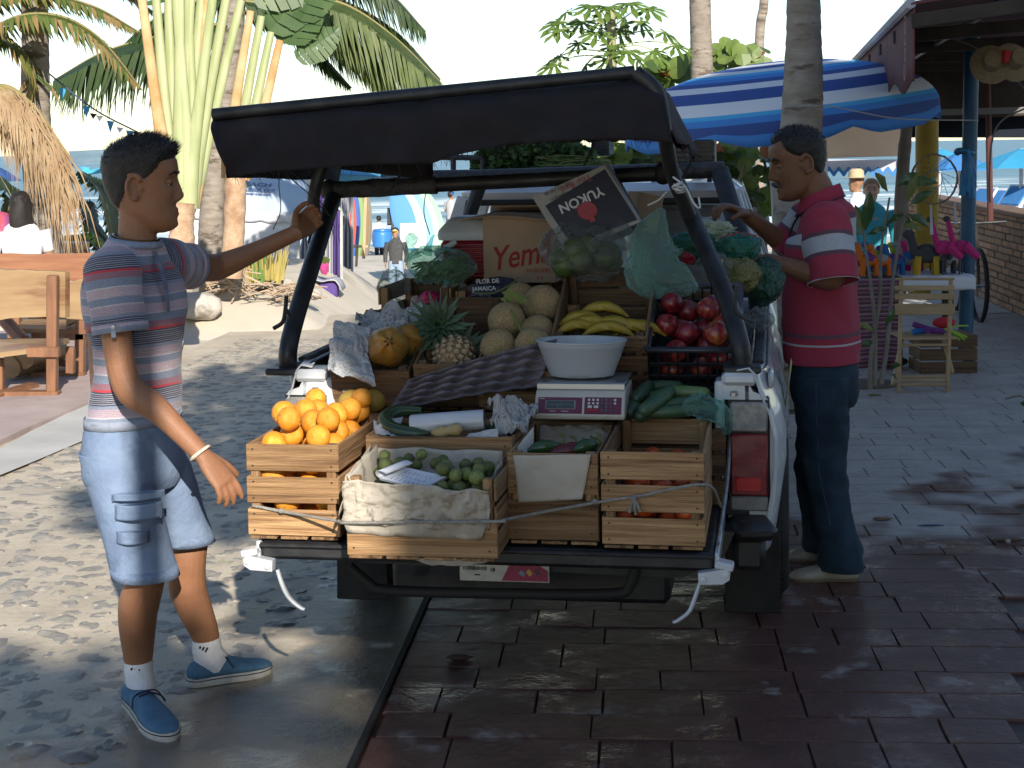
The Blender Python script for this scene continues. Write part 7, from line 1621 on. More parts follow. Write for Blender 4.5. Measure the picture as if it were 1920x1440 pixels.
# traveller palms
m_pet=M('travellers_petiole',(.30,.34,.15),(.42,.44,.24),3,.45,stretch=(3,3,.5),transl=.1);m_petb=M('travellers_base',(.50,.38,.20),(.40,.22,.08),4,.7);m_ring=M('ringed_base',(.32,.19,.11),(.50,.36,.24),9,.9,bump=1.0,bscale=20)
m_banl=M('big_green_leaf',(.05,.10,.03),(.09,.15,.045),3,.4,transl=.35)
def traveller(base,Y,trunk,tips,wbase,label,leaves=()):
 e=thing('travellers_palm',GS(trunk[0][0],trunk[0][1]+20),label,'palm tree');q=MB();q.tube(smooth_path(px(trunk,Y),6),[wbase*1.2,wbase,wbase*1.05],14,disp=lambda p:.005*math.sin(p.z*90)+.006*nz(p,14));q.obj('trunk',m_ring,e)
 for k,(tx,ty)in enumerate(tips):
  u=k/(len(tips)-1)-.5;b0=W(base[0]+u*26,base[1]-abs(u)*10,Y+.03*(k%3));t_=W(tx,ty,Y+.1*(k%3));mid=b0.lerp(t_,.35)+Vector((u*.06,0,0));q=MB()
  P=smooth_path([b0,mid,t_],8);q.tube(P,[.075,.085,.062,.048,.042,.036],10,flat=.5,up0=(0,1,0));q.m=1;q.obj('leaf_stalk',m_pet if abs(u)<.49 else m_petb,e,smooth=70)
 for lx, ly, a, L_, w_ in leaves:
  c=W(lx,ly,Y+.2);q=MB();ax=Vector((math.cos(a),.2,math.sin(a))).normalized();sd=Vector((-math.sin(a),.25,math.cos(a))).normalized()
  for sg in(-1,1):
   for k in range(9):
    t0, t1=k/9,(k+.93)/9;f=lambda t:w_*math.sin(math.pi*min(1,.12+t*.88))**.7
    q.add([c+ax*L_*t0,c+ax*L_*t1,c+ax*L_*(t1+.04)+sd*sg*f(t1)+Vector((0,0,-.12*f(t1)+rnd(-.02,.02))),c+ax*L_*(t0+.05)+sd*sg*f(t0)+Vector((0,0,-.12*f(t0)))],[(0,1,2,3)])
  q.obj('leaf_blade',m_banl,e,smooth=False)
traveller((345,395),12.6,[(340,470),(342,420),(345,380)],[(265,-10),(292,-10),(315,-12),(338,-14),(358,-14),(378,-14),(400,-12),(425,-8),(452,0),(330,-5),(352,-8),(385,-5)],.095,'sunlit traveller palm fanning out behind the young man\'s head',[(300,-5,2.0,.8,.22),(290,10,1.7,.5,.2)])
traveller((442,340),14.6,[(432,520),(438,450),(442,330)],[(470,20),(490,30),(508,60),(525,75)],.10,'second traveller palm with orange base in front of the white tent',[(505,60,.9,1.1,.26),(545,85,1.4,.7,.28),(565,40,1.2,.8,.24),(470,-5,.3,.9,.22),(555,110,.6,.5,.16)])
q=MB();q.tube(smooth_path(px([(345,545),(345,490),(342,460)],12.7),4),[.13,.12,.11],14,disp=lambda p:.02*nz(p,9));q.obj('root_stump',m_trunk,bpy.data.objects['travellers_palm'])
# clump of dry yellow-green stems, rocks
cl_=thing('dry_stem_clump',GS(505,545),'clump of dry yellow-green palm stems beside the white tent','plant');random.seed(17)
for nm, mt_, n in(('dry_stems',M('dry_stem',(.42,.33,.10),(.3,.26,.08),6,.7),70),('green_stems',M('green_stem',(.12,.2,.05),rough=.6),22)):
 q=MB()
 for k in range(n):x_=rnd(455,545)if nm[0]=='d' else rnd(465,500);a=W(lerp(x_,495,.25),528+rnd(-4,4),15.6+rnd(-.2,.2));c=W(x_,rnd(455,490),15.6+rnd(-.2,.2));q.tube([a,a.lerp(c,.5)+Vector((rnd(-.02,.02),0,0)),c],[.014,.010,.004],5)
 q.obj(nm,mt_,cl_)['kind']='stuff'
m_rock=M('pale_boulder',(.40,.36,.31),(.50,.46,.41),4,.9,bump=1.0,bscale=9,c3=(.26,.23,.2),sc3=3);random.seed(19)
for k,(x_,y_,Y_,r,lab)in enumerate(((430,560,15.2,.20,'round grey boulder below the traveller palms'),(487,535,15.9,.16,'pale boulder beside the dry stems'),(372,575,14.6,.26,'large pale boulder behind the young man'),(532,540,15.8,.17,'low whitish boulder at the foot of the stems'),(588,552,15.2,.10,'small tan stone by the purple cloth'),(556,560,15.4,.14,'flat pale stone near the roll bar'),(398,548,15.4,.15,'weathered boulder at the palm roots'))):
 p=W(x_,y_,Y_);p.z=min(p.z,.26+r*.25);q=MB();q.sphere(p,(r*.85,r*.7,r*.55),18,12,f=lambda d,k=k:1+.25*nz(d,1.5,k*5));tag(q.obj('boulder',m_rock),lab,'boulder','boulders along the sand edge')
q=MB()
for k in range(60):a=W(rnd(365,470),rnd(520,555),15.1+rnd(-.3,.3));q.tube(smooth_path([a,a+Vector((rnd(-.2,.2),rnd(-.1,.1),rnd(.0,.15))),a+Vector((rnd(-.35,.35),0,rnd(-.1,.1)))],3),.008,4)
for k in range(40):a=W(rnd(500,590),rnd(535,560),15+rnd(-.3,.3));q.tube(smooth_path([a,a+Vector((rnd(-.2,.2),rnd(-.1,.1),rnd(.0,.08))),a+Vector((rnd(-.35,.35),0,rnd(-.05,.05)))],3),.006,4)
tag(q.obj('dry_twigs',M('dry_twig',(.34,.25,.17),(.45,.35,.25),8,.9)),'tangle of dry twigs among the boulders','twigs',kind='stuff')
# white tent
m_tent=M('tent_canvas',(.78,.79,.82),(.7,.72,.76),2,.8,transl=.25);m_tentb=M('tent_roof_canvas',(.60,.69,.78),(.66,.74,.82),2,.8,transl=.3)
te=thing('massage_tent',GS(470,545),'white peaked massage tent behind the palms','tent');YT=20.5
q=MB();A_, B_, C_=W(352,388,YT), W(556,400,YT), W(470,285,YT+1.6);D_=W(640,385,YT+3.2);E_=W(620,300,YT+2.8)
q.add([A_,B_,C_],[(0,1,2)]);q.add([B_,D_,E_,C_],[(0,1,2,3)]);q.obj('roof',m_tentb,te,smooth=False,solid=.01)
q=MB();q.grid(lambda u,v:A_.lerp(B_,u)+Vector((0,.03*math.sin(u*22)*v,-.02-(1.55*v))),50,8);q.obj('front_wall',m_tent,te,smooth=80,solid=.005)
q=MB();q.grid(lambda u,v:A_.lerp(B_,u)+Vector((0,-.04,-.0-.12*v-.03*abs(math.sin(u*14))*v)),50,3);q.obj('valance',m_tent,te,smooth=80,solid=.005)
for a in((352,388),(556,400)):q=MB();q.tube([W(*a,YT-.02),W(*a,YT)+Vector((0,0,-1.9))],.025,8);q.obj('tent_pole',M('tent_pole',(.5,.5,.48),rough=.4),te)
m_tprint=M('tent_print',(.10,.16,.30),rough=.8);nT=(B_-A_).cross(C_-A_).normalized()
def ttent(body,x_,y_,s_):
 o=text('lettering',body,s_,m_tprint,align='CENTER',bold=.004);ex=(B_-A_).normalized();n_=nT if nT.y<0 else-nT;ey=n_.cross(ex);u=ray(x_,y_);k=(A_-Vector(CAM)).dot(nT)/Vector(u).dot(nT);p=Vector(CAM)+Vector(u)*k+n_*.03
 Mx=Matrix(((ex.x,ey.x,n_.x,p.x),(ex.y,ey.y,n_.y,p.y),(ex.z,ey.z,n_.z,p.z),(0,0,0,1)));o.parent=te;o.matrix_parent_inverse=Matrix.Translation(te.location).inverted();o.matrix_basis=Mx
ttent('BEACH',478,352,.14);ttent('MASSAGE',476,362,.13);ttent('NUEVA VIDA',400,366,.07);ttent('"massage at the sand"',480,368,.045)
q=MB();A2, B2=W(600,300,22), W(800,300,22);q.add([W(598,325,22),W(735,332,22),W(728,345,22.2),W(600,345,22.2),W(640,300,23),W(690,305,23)],[(0,1,2,3),(0,1,5,4)]);tag(q.obj('blue_canopy',M('sky_blue_canvas',(.10,.36,.58),(.14,.42,.62),2,.7,transl=.3),smooth=False,solid=.01),'bright blue canopy beyond the left roll bar','canopy')
q=MB();q.add([W(575,325,21),W(625,318,21),W(630,345,21.3),W(575,355,21.2)],[(0,1,2,3)]);sgn_=tag(q.obj('cafe_banner',M('banner_white',(.62,.66,.68),rough=.7),smooth=False,solid=.01),'white banner with dark letters behind the roll bar','banner')
o=text('lettering','CAFE',.12,m_tprint,bold=.006);o.parent=sgn_;o.matrix_basis=Matrix.Translation(W(588,330,20.9)-sgn_.location)@RX90
# purple and white draped massage stalls
m_wdr=M('white_drape',(.60,.60,.64),(.52,.52,.57),3,.9,transl=.3);m_pdr=M('purple_drape',(.10,.06,.25),(.13,.08,.3),3,.9,transl=.2)
def drape(x0,y0,x1,y1,Y,mat,par,k=0,tie=True):
 q=MB()
 def fn(u,v):
  pin=1-(.55*math.exp(-((v-.33)/.12)**2)if tie else 0);p=W(lerp(x0,x1,.5+(u-.5)*pin),lerp(y0,y1,v),Y);p.y+=.05*math.sin(u*16+k)*(.4+v);return p
 q.grid(fn,18,14);q.obj('drape',mat,par,smooth=80,solid=.006)
for k,(e_,items)in enumerate((('massage stall with purple and white drapes by the roll bar',[(590,345,612,540,'p'),(606,345,624,548,'w'),(622,395,640,520,'p')]),('draped massage stall next to the surfboards',[(618,365,640,510,'w'),(636,405,655,462,'p'),(640,365,660,505,'w')]),('draped massage stall at the left edge of the sand',[(560,405,582,530,'w'),(575,410,590,500,'p')]))):
 e=thing('massage_stall',GS(items[0][0]+10,items[0][3]),e_,'stall','massage stalls')
 for(x0,y0,x1,y1,c)in items:drape(x0,y0,x1,y1,19.0+k*2.2-(.1 if c=='w' else 0),m_wdr if c=='w' else m_pdr,e,k)
 q=MB();a, c_=items[0], items[-1];q.tube([W(a[0],a[1],19+k*2.2),W(c_[2],c_[1],19+k*2.2)],.02,6);q.tube([W(a[0],a[1],19+k*2.2),W(a[0],a[3]+5,19+k*2.2)],.02,6);q.tube([W(c_[2],c_[1],19+k*2.2),W(c_[2],c_[3]+5,19+k*2.2)],.02,6);q.obj('frame',M('tent_pole'),e)
tb=thing('draped_table',GS(610,555),'low table under white cloth with purple skirt beside the stalls','table');q=MB();c=W(607,522,17.5);q.grid(lambda u,v:c+Vector((lerp(-.22,.22,u),lerp(-.2,.25,v),.02*math.sin(u*9)-.14*abs(2*u-1)**4)),14,6);q.obj('cloth',m_wdr,tb,solid=.006);q=MB();q.box(c+Vector((.06,0,-.14)),(.2,.3,.2),ch=.03);q.obj('skirt',m_pdr,tb)
for k,(x_,y_,cc)in enumerate(((608,500,(.45,.05,.2)),)):q=MB();q.sphere(W(x_,y_,17.4),(.05,.05,.09),10,8,f=lambda d:1+.3*nz(d,4));q.m=1;q.sphere(W(x_-2,y_-10,17.4),(.07,.05,.05),10,8,f=lambda d:1+.5*nz(d,4));tag(q.obj('potted_flower',[M('pink_pot',cc,rough=.5),m_frond]),'small pink flower pot on the draped table','flower pot')
# surfboards
def board(px0,py0,px1,py1,Y0,Y1,w,cols,label,grp):
 a, c=W(px0,py0,Y0), W(px1,py1,Y1);d=(c-a);L_=d.length;d.normalize();s=d.cross(Vector((0,-1,0))).normalized();n_=s.cross(d);q=MB();rr=[]
 for t in np.linspace(0,1,17):k=w*(max(.02,math.sin(math.pi*(.04+.92*t)))**.6);rr.append([a+d*L_*t+s*k*math.cos(q_)+n_*.03*math.sin(q_)for q_ in np.linspace(0,2*math.pi,13)[:-1]])
 q.loft(rr);e=tag(q.obj('surfboard',M('board_%d_%d'%(px0,py0),cols[0],cols[-1],1.5,.3,coat=.4)),label,'surfboard',grp);return e
for k,(x_,c_,l_)in enumerate(((660,(.55,.10,.08),'upright red surfboard in the board rack'),(668,(.06,.12,.38),'upright dark blue surfboard in the board rack'),(676,(.22,.35,.12),'upright green surfboard in the board rack'),(684,(.26,.17,.09),'upright brown surfboard in the board rack'),(690,(.20,.18,.14),'upright olive surfboard in the board rack'))):board(x_-4,480,x_-2,362,26+k*.3,26+k*.3,.10,[c_],l_,'surfboards in the rack')
for k,(x0,x1,c_,l_)in enumerate(((775,738,(.12,.3,.62),'blue surfboard leaning to the left'),(792,752,(.55,.62,.68),'white surfboard with blue rail leaning left'),(806,765,(.25,.42,.55),'pale blue surfboard leaning left'),(818,776,(.42,.58,.46),'pale green surfboard leaning left'),(828,786,(.33,.52,.36),'green surfboard at the right of the leaning row'))):board(x0,468-k*2,x1,350,29+k*.5,30+k*.5,.22,[c_],l_,'leaning surfboards')
q=MB();q.bar(W(682,485,25),W(686,358,25),.05,.05,up=(0,1,0));q.bar(W(660,462,25),W(690,462,25),.04,.04);q.bar(W(668,500,25),W(670,462,25),.04,.04,up=(0,1,0));tag(q.obj('board_rack',M('tan_timber',(.42,.3,.18),(.5,.36,.22),6,.8)),'tan timber rack holding the upright surfboards','rack')
q=MB();q.box(W(775,442,27.5),(.46,.03,.45),ch=.005);tag(q.obj('white_board',M('white_card',(.7,.7,.7),rough=.7)),'blank white sign board below the leaning surfboards','sign')
# barrel, chair, table, seated person
q=MB();c=W(717,464,42);q.lathe([(.20,0),(.26,.03),(.27,.35),(.26,.42),(.24,.44),(.25,.46),(.24,.5),(.001,.52)],c,20);tag(q.obj('water_barrel',M('barrel_blue',(.03,.16,.45),(.04,.2,.5),3,.4)),'blue plastic water barrel with pale lid on the sand','barrel')
ch_=thing('folding_chair',W(745,455,44),'dark folding beach chairs stacked beside the blue barrel','chair');q=MB();m_dk=M('dark_mesh',(.06,.06,.065),rough=.8)
for a, c in(((728,462),(742,395)),((752,462),(734,400)),((726,420),(752,420)),((728,405),(750,398)),((724,440),(752,440))):q.bar(W(*a,44),W(*c,44),.07,.05,up=(0,1,0))
q.obj('frame',m_dk,ch_);q=MB();q.grid(lambda u,v:W(lerp(726,750,u),lerp(390,420,v),44-.4*v),3,3);q.obj('backrest',m_dk,ch_,solid=.03);q=MB();q.tube([W(736,440,43.5),W(734,360,43.5)],.03,6);q.obj('shade_pole',m_dk,ch_)
# ---- rustic benches, bunting, distant canopies
m_slab=M('live_edge_slab',(.33,.22,.11),(.24,.145,.068),4,.55,stretch=(.35,1,2.2),c3=(.17,.075,.035),sc3=2.0,t3=.56,coat=.2);m_redw=M('red_timber',(.16,.07,.036),(.25,.12,.06),8,.5,stretch=(2,2,.3),bump=.2);m_redh=M('red_timber_plank',(.22,.085,.04),(.32,.145,.07),5,.5,stretch=(.3,2,4),coat=.2)
def slab(name,x0,x1,ytop,ybot,Y,th,par,mat,seed=0,slope=0.0):
 q=MB()
 top=lambda u:lerp(ytop[0],ytop[1],u)+4*nz((u*5,seed,0),1);bot=lambda u:lerp(ybot[0],ybot[1],u)-8*math.sin(u*3.1)*(seed%2)+5*nz((u*4,seed,7),1)
 n=16;F_=[W(lerp(x0,x1,k/n),top(k/n),Y)for k in range(n+1)]+[W(lerp(x0,x1,k/n),bot(k/n),Y)for k in range(n,-1,-1)]
 q.prism(F_,(0,0,0),(.02,th,0));return q.obj(name,mat,par,smooth=30)
def plank(name,a,c,Y0,Y1,w,h,par,mat):q=MB();q.bar(W(*a,Y0),W(*c,Y1),w,h,ch=.006);return q.obj(name,mat,par)
be=thing('wooden_bench',G(60,745),'rustic bench with pale live-edge backrest nearest the road on the left','bench');YB1=10.6
slab('backrest',-90,122,(500,510),(614,596),YB1,.045,be,m_slab,1);plank('post',(99,516),(98,748),YB1-.06,YB1-.06,.07,.07,be,m_redw)
q=MB();q.prism([W(-60,668,YB1-.1),W(86,650,YB1-.1),W(130,634,YB1+.42),W(-60,634,YB1+.42)],(0,0,0),(0,0,-.035));q.obj('seat',m_slab,be,smooth=False)
plank('brace',(52,660),(112,660),YB1-.1,YB1-.1,.06,.07,be,m_redw);plank('foot',(-20,742),(112,742),YB1-.06,YB1-.06,.10,.07,be,m_redw);plank('leg',(-2,672),(0,742),YB1+.1,YB1+.1,.06,.06,be,m_redw);plank('stretcher',(-20,745),(64,722),YB1-.2,YB1+.3,.09,.04,be,m_redw);plank('post',(132,650),(132,700),YB1+.5,YB1+.5,.06,.06,be,m_redw)
b2=thing('wooden_bench',G(110,710),'rustic bench behind the first one beside the young man','bench');YB2=11.5
slab('backrest',124,210,(530,512),(612,596),YB2,.045,b2,m_slab,3);plank('post',(152,600),(150,706),YB2-.05,YB2-.05,.08,.07,b2,m_redw);plank('post',(72,610),(72,690),YB2+.3,YB2+.3,.08,.07,b2,m_redw)
q=MB();q.prism([W(30,616,YB2-.1),W(160,618,YB2-.1),W(180,600,YB2+.45),W(44,598,YB2+.45)],(0,0,0),(0,0,-.035));q.obj('seat',m_slab,b2,smooth=False);plank('brace',(60,628),(160,630),YB2-.06,YB2-.06,.06,.06,b2,m_redw);plank('foot',(56,704),(160,706),YB2-.06,YB2-.06,.10,.07,b2,m_redw);plank('stretcher',(84,676),(150,684),YB2+.2,YB2+.2,.06,.05,b2,m_redw)
b3=thing('wooden_table',W(80,640,12.4),'long reddish plank table in front of the seated woman','table');slab('table_edge',-80,222,(478,474),(530,528),12.5,.05,b3,m_redh,4);plank('leg',(28,530),(28,648),12.6,12.6,.10,.10,b3,m_redw);plank('leg',(160,530),(160,648),12.6,12.6,.10,.10,b3,m_redw)
b4=thing('wooden_stool',W(130,480,14.2),'short timber bench behind the palm trunk','bench');plank('seat',(104,462),(160,464),14.4,14.4,.3,.09,b4,m_slab);plank('leg',(110,466),(110,520),14.4,14.4,.12,.12,b4,m_redw);plank('leg',(154,468),(154,522),14.4,14.4,.12,.12,b4,m_redw)
for k,(x_,y_,r)in enumerate(((18,690,.085),(45,672,.08))):q=MB();c=W(x_,y_,11.2);q.tube([c,c+Vector((.1,.5,0))],[r,r*1.1],14,disp=lambda p:.008*nz(p,12));tag(q.obj('log',m_slab),('pale sawn log end under the near bench','second log lying behind the sawn one')[k],'log')
q=MB();q.tube([W(8,600,11.4),W(45,640,11.2)],.05,8);tag(q.obj('dark_post',m_redw),'dark slanted post under the bench backrest','post')
q=MB();S0, S1=W(88,135,15), W(262,250,15);ln_=smooth_path([S0,S0.lerp(S1,.5)+Vector((0,0,-.06)),S1],8);q.tube(ln_,.008,5);bn=tag(q.obj('bunting',M('dark_string',(.05,.07,.12),rough=.8)),'string of small blue pennants strung from the palm trunk','bunting')
for k,(x_,y_,c_)in enumerate(((110,165,0),(155,198,0),(168,212,1),(180,216,2),(200,226,0),(218,238,2),(236,244,0),(248,246,1))):
 p=W(x_,y_,15);q=MB();q.add([p,p+Vector((.07,.01,-.01)),p+Vector((.03,.0,-.12 if c_==0 else-.06))],[(0,1,2)]);q.obj('pennant',(M('pennant_blue',(.05,.3,.5),rough=.8),m_blk,m_wt)[c_],bn,smooth=False,solid=.003)
q=MB();q.add([W(128,284,24),W(205,280,24),W(210,305,23.2),W(140,308,23.2)],[(0,1,2,3)]);tag(q.obj('grey_awning',M('grey_blue_canvas',(.14,.22,.26),(.2,.28,.32),3,.8),smooth=False,solid=.01),'grey-blue awning on the beach behind the young man','awning')
q=MB();q.tube([W(150,326,20),W(200,318,20)],.03,6);q.add([W(150,312,20),W(168,314,20),W(166,348,20)],[(0,1,2)]);tag(q.obj('blue_flag',M('flag_blue',(.06,.35,.55),rough=.8),solid=.005),'light blue triangular flag by the young man\'s neck','flag')
def beach_umbrella(x_,y_,rpx,hpx,Y,mat,label,n=8):
 e=thing('beach_umbrella',W(x_,y_+hpx,Y)+Vector((0,0,-1.6)),label,'umbrella','beach umbrellas by the sea');c=W(x_,y_,Y);r=rpx*scl(Y);h=hpx*scl(Y);q=MB()
 q.lathe([(.01,0),(r*.5,-h*.42),(r,-h)],c,n);q.obj('canopy',mat,e,smooth=False);q=MB();q.tube([c,c+Vector((0,0,-h-1.7))],.03,6);q.obj('pole',m_wdr,e)
m_ub=M('umbrella_blue',(.06,.24,.55),(.08,.28,.6),3,.8,transl=.3);m_uc=M('umbrella_cyan',(.05,.38,.62),(.07,.42,.66),3,.8,transl=.3)
beach_umbrella(-8,310,48,30,26,M('navy_canvas',(.03,.07,.2),rough=.8),'dark blue beach umbrella at the far left edge')
q=MB()
for k,(P,ln)in enumerate((([(215,480),(205,420),(190,360),(150,320)],.8),([(215,470),(180,430),(160,390),(130,380)],.7),([(200,480),(170,450),(140,445),(115,460)],.6),([(-20,440),(10,400),(20,370),(0,330)],.6))):frond(q,px(P,16.5+.2*k),ln,60,.5,.04,83+k)
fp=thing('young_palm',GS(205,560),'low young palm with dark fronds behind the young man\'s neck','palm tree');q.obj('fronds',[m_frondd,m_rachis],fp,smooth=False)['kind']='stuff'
# ================================================================ BACKGROUND, RIGHT
# striped beach umbrella with valance
m_us, N, L, bs=mk('umbrella_stripes');uvn=nd(N,'UVMap');sx=nd(N,'SeparateXYZ');L.new(uvn.outputs[0],sx.inputs[0]);BL, NV, CY_, GW=(.08,.30,.74),(.06,.12,.38),(.10,.50,.84),(.80,.82,.85)
r=ramp(N,[(0,NV),(.10,GW),(.17,NV),(.24,GW),(.30,CY_),(.34,BL),(.40,NV),(.45,GW),(.52,NV),(.64,GW),(.76,CY_),(.80,BL),(.86,NV),(.93,BL)],True);L.new(sx.outputs[1],r.inputs[0])
tr=nd(N,'BsdfTranslucent');L.new(r.outputs[0],bs.inputs['Base Color']);L.new(r.outputs[0],tr.inputs[0]);ms=nd(N,'MixShader',i0=.32);L.new(bs.outputs[0],ms.inputs[1]);L.new(tr.outputs[0],ms.inputs[2]);L.new(ms.outputs[0],N['Material Output'].inputs[0]);bs.inputs['Roughness'].default_value=.8
YU=11.5;um=thing('striped_umbrella',W(1458,560,YU),'large blue and white striped beach umbrella behind the older man','umbrella')
ctr=W(1460,222,YU);apex=W(1450,116,YU-.02);R_=300*scl(YU);axis=(apex-ctr).normalized();sxv=Vector((1,0,0));sxv=(sxv-axis*sxv.dot(axis)).normalized();syv=axis.cross(sxv);Hh=(apex-ctr).length
q=MB()
def umb(u,v):
 a=u*2*math.pi+.25;k=(u*8)%1;sag=1-.045*math.sin(math.pi*k)*v;rr=R_*math.sin(min(1,v/.88)*1.5)/math.sin(1.5)*sag;z=Hh*math.cos(min(1,v/.88)*1.5)
 if v>.88:z-=(v-.88)/.12*.15*(.55+.45*min(1,4.5*min(k,1-k)))
 return ctr+sxv*rr*math.cos(a)+syv*rr*math.sin(a)+axis*z
q.grid(umb,96,24);q.obj('canopy',m_us,um,smooth=60,solid=.004)
for k in range(8):
 a=k/8*2*math.pi+.25;q=MB();q.tube([ctr+sxv*R_*.98*math.sin(t*1.5)*math.cos(a)+syv*R_*.98*math.sin(t*1.5)*math.sin(a)+axis*(Hh*math.cos(t*1.5)-.02)for t in np.linspace(.02,1,10)],.006,5);q.obj('rib',m_wdr,um)
q=MB();q.tube([apex,ctr,W(1446,270,YU),W(1456,480,YU),W(1462,690,YU)],.022,10);q.obj('pole',M('grey_pole',(.42,.42,.42),rough=.5),um)
# palm trunks
for k,(P,rs,Y,lab)in enumerate((([(1482,760),(1488,420),(1503,230),(1507,60),(1504,-120)],[.15,.125,.13,.105,.10],9.6,'thick palm trunk standing right behind the older man'),([(1330,640),(1322,300),(1316,130),(1310,-90)],[.14,.12,.11,.10],15.5,'grey palm trunk behind the left part of the umbrella'),([(1424,420),(1424,90),(1432,10),(1436,-60)],[.10,.08,.075,.07],26,'thin distant palm trunk between the thicker trunks'))):
 e=thing('coconut_palm',Vector((W(*P[0],Y).x,Y,gz(Y))),lab,'palm tree');q=MB();palm_trunk(q,[W(a,c,Y)for a,c in P],rs,.09);q.obj('trunk',m_trunk,e)
 # papaya tree
m_pap=M('papaya_leaf',(.10,.17,.03),(.16,.24,.05),8,.5,transl=.35);pe=thing('papaya_tree',Vector((W(1150,300,13.8).x,13.8,0)),'papaya tree with lobed leaves above the truck canopy','tree');YP=13.8
q=MB();q.tube([W(1150,640,YP),W(1148,300,YP),W(1146,20,YP)],[.07,.055,.04],10,disp=lambda p:.004*math.sin(p.z*70));q.obj('trunk',M('papaya_stem',(.28,.28,.14),(.36,.34,.2),9,.8),pe);random.seed(40)
st=MB();lv=MB()
def lobed(c,ax,n_,s):
 ax=Vector(ax).normalized();n_=Vector(n_);n_=(n_-ax*n_.dot(ax)).normalized();sd=n_.cross(ax);pts=[]
 for k in range(7):
  a=-1.9+3.8*k/6;L_=s*(1-.28*abs(a)/1.9)
  for t, wq in((.35,.30),(.6,.20),(.72,.34),(1.0,.0),(.72,-.34),(.6,-.20),(.35,-.30)):
   aa=a+wq*.55;rr=L_*t;pts.append(c+(ax*math.cos(aa)+sd*math.sin(aa))*rr+n_*(-.25*rr*t+.03*rnd(-1,1)*s))
 lv.add([c]+pts,[(0,i,i+1)for i in range(1,len(pts))])
for k in range(24):
 tx, ty=[(1050,40),(1062,22),(1110,10),(1140,12),(1180,5),(1215,15),(1050,55),(1090,40),(1130,35),(1170,32),(1200,40),(1160,55),(1120,60),(1085,80),(1050,105),(1040,120),(1150,85),(1175,95),(1195,110),(1225,95),(1245,60),(1265,85),(1100,120),(1140,110)][k]
 h0=W(1147,interp(ty,[0,130],[45,110]),YP);t_=W(tx,ty,YP+rnd(-.35,.35));st.tube(smooth_path([h0,h0.lerp(t_,.6)+Vector((0,0,.04)),t_],4),.006,5);d_=(t_-h0);lobed(t_,(d_.x,d_.y-.2,-.25),(0,-.35,1),rnd(.17,.26))
st.obj('leaf_stalks',m_pet,pe);lv.obj('leaves',m_pap,pe,smooth=False)['kind']='stuff'
# sea-grape shrub
m_sg=M('sea_grape_leaf',(.13,.20,.04),(.20,.27,.07),6,.45,transl=.35);m_sgo=M('sea_grape_old_leaf',(.45,.12,.04),(.3,.16,.05),6,.5,transl=.3);m_sgd=M('sea_grape_dark_leaf',(.05,.09,.025),(.08,.13,.03),6,.5,transl=.25)
def shrub(label,regs,Y,n,size,base,seed):
 random.seed(seed);e=thing('sea_grape_shrub',base,label,'shrub','sea grape shrubs');q=MB();br=MB()
 for _ in range(n):
  x0, y0, x1, y1=random.choice(regs);u, v=rnd(0,1), rnd(0,1);c=W(lerp(x0,x1,u),lerp(y0,y1,v),Y+rnd(-.6,.6));s=size*rnd(.6,1.15);e_=Euler((rnd(-1.2,1.2)+.6,rnd(-.7,.7),rnd(-.8,.8))).to_matrix();q.m=1 if random.random()<.08 else(2 if random.random()<.3 else 0)
  ps=[c+e_@Vector((math.cos(a)*.9*s,math.sin(a)*s,.12*s*math.cos(2*a)))for a in np.linspace(0,2*math.pi,10)[:-1]];q.add([c]+ps,[(0,i+1,(i+1)%9+1)for i in range(9)])
  if random.random()<.12:br.tube(smooth_path([c,c+Vector((rnd(-.3,.3),rnd(0,.3),-.3)),c+Vector((rnd(-.3,.3),rnd(0,.3),-.7))],3),.012,5)
 q.obj('leaves',[m_sg,m_sgo,m_sgd],e,smooth=False)['kind']='stuff';br.obj('branches',m_bark,e)
shrub('sea grape shrub with orange leaves beyond the cab',[(1130,275,1240,345),(1230,275,1400,370),(1340,270,1450,400),(1130,285,1200,320)],13.0,330,.085,W(1330,600,13),50);shrub('sunlit sea grape bush above the striped umbrella',[(1230,110,1300,150),(1290,85,1440,135),(1220,120,1250,165),(1330,90,1400,110)],16.5,150,.12,W(1330,600,16.5),54)
# beach canopies
cn=thing('beach_canopy',W(1620,420,21),'tan beach canopy with white scalloped valance edged blue','canopy');q=MB();q.add([W(1540,225,20),W(1700,228,20),W(1692,292,21.5),W(1548,296,21.5)],[(0,1,2,3)]);q.obj('roof',M('tan_canvas',(.55,.46,.36),(.6,.5,.4),2,.85,transl=.2),cn,smooth=False,solid=.01)
q=MB();q.grid(lambda u,v:W(lerp(1545,1692,u),lerp(299,321+5*math.cos(u*50),v),21.6),60,4);q.obj('valance',m_wdr,cn,smooth=False,solid=.006);q=MB();q.grid(lambda u,v:W(lerp(1545,1692,u),lerp(317+5*math.cos(u*50),326+5*math.cos(u*50),v),21.55),60,1);q.obj('valance_trim',m_ub,cn,smooth=False,solid=.006)
for x_ in(1548,1690):q=MB();q.tube([W(x_,296,21.5),W(x_,440,21.5)],.03,6);q.obj('pole',m_wdr,cn)
beach_umbrella(1800,283,62,36,27,m_ub,'pale blue beach umbrella behind the blue post');beach_umbrella(1915,278,95,36,24,m_uc,'bright blue beach umbrella at the right edge');beach_umbrella(1762,278,40,14,34,m_uc,'far cyan beach umbrella behind the dream catcher')
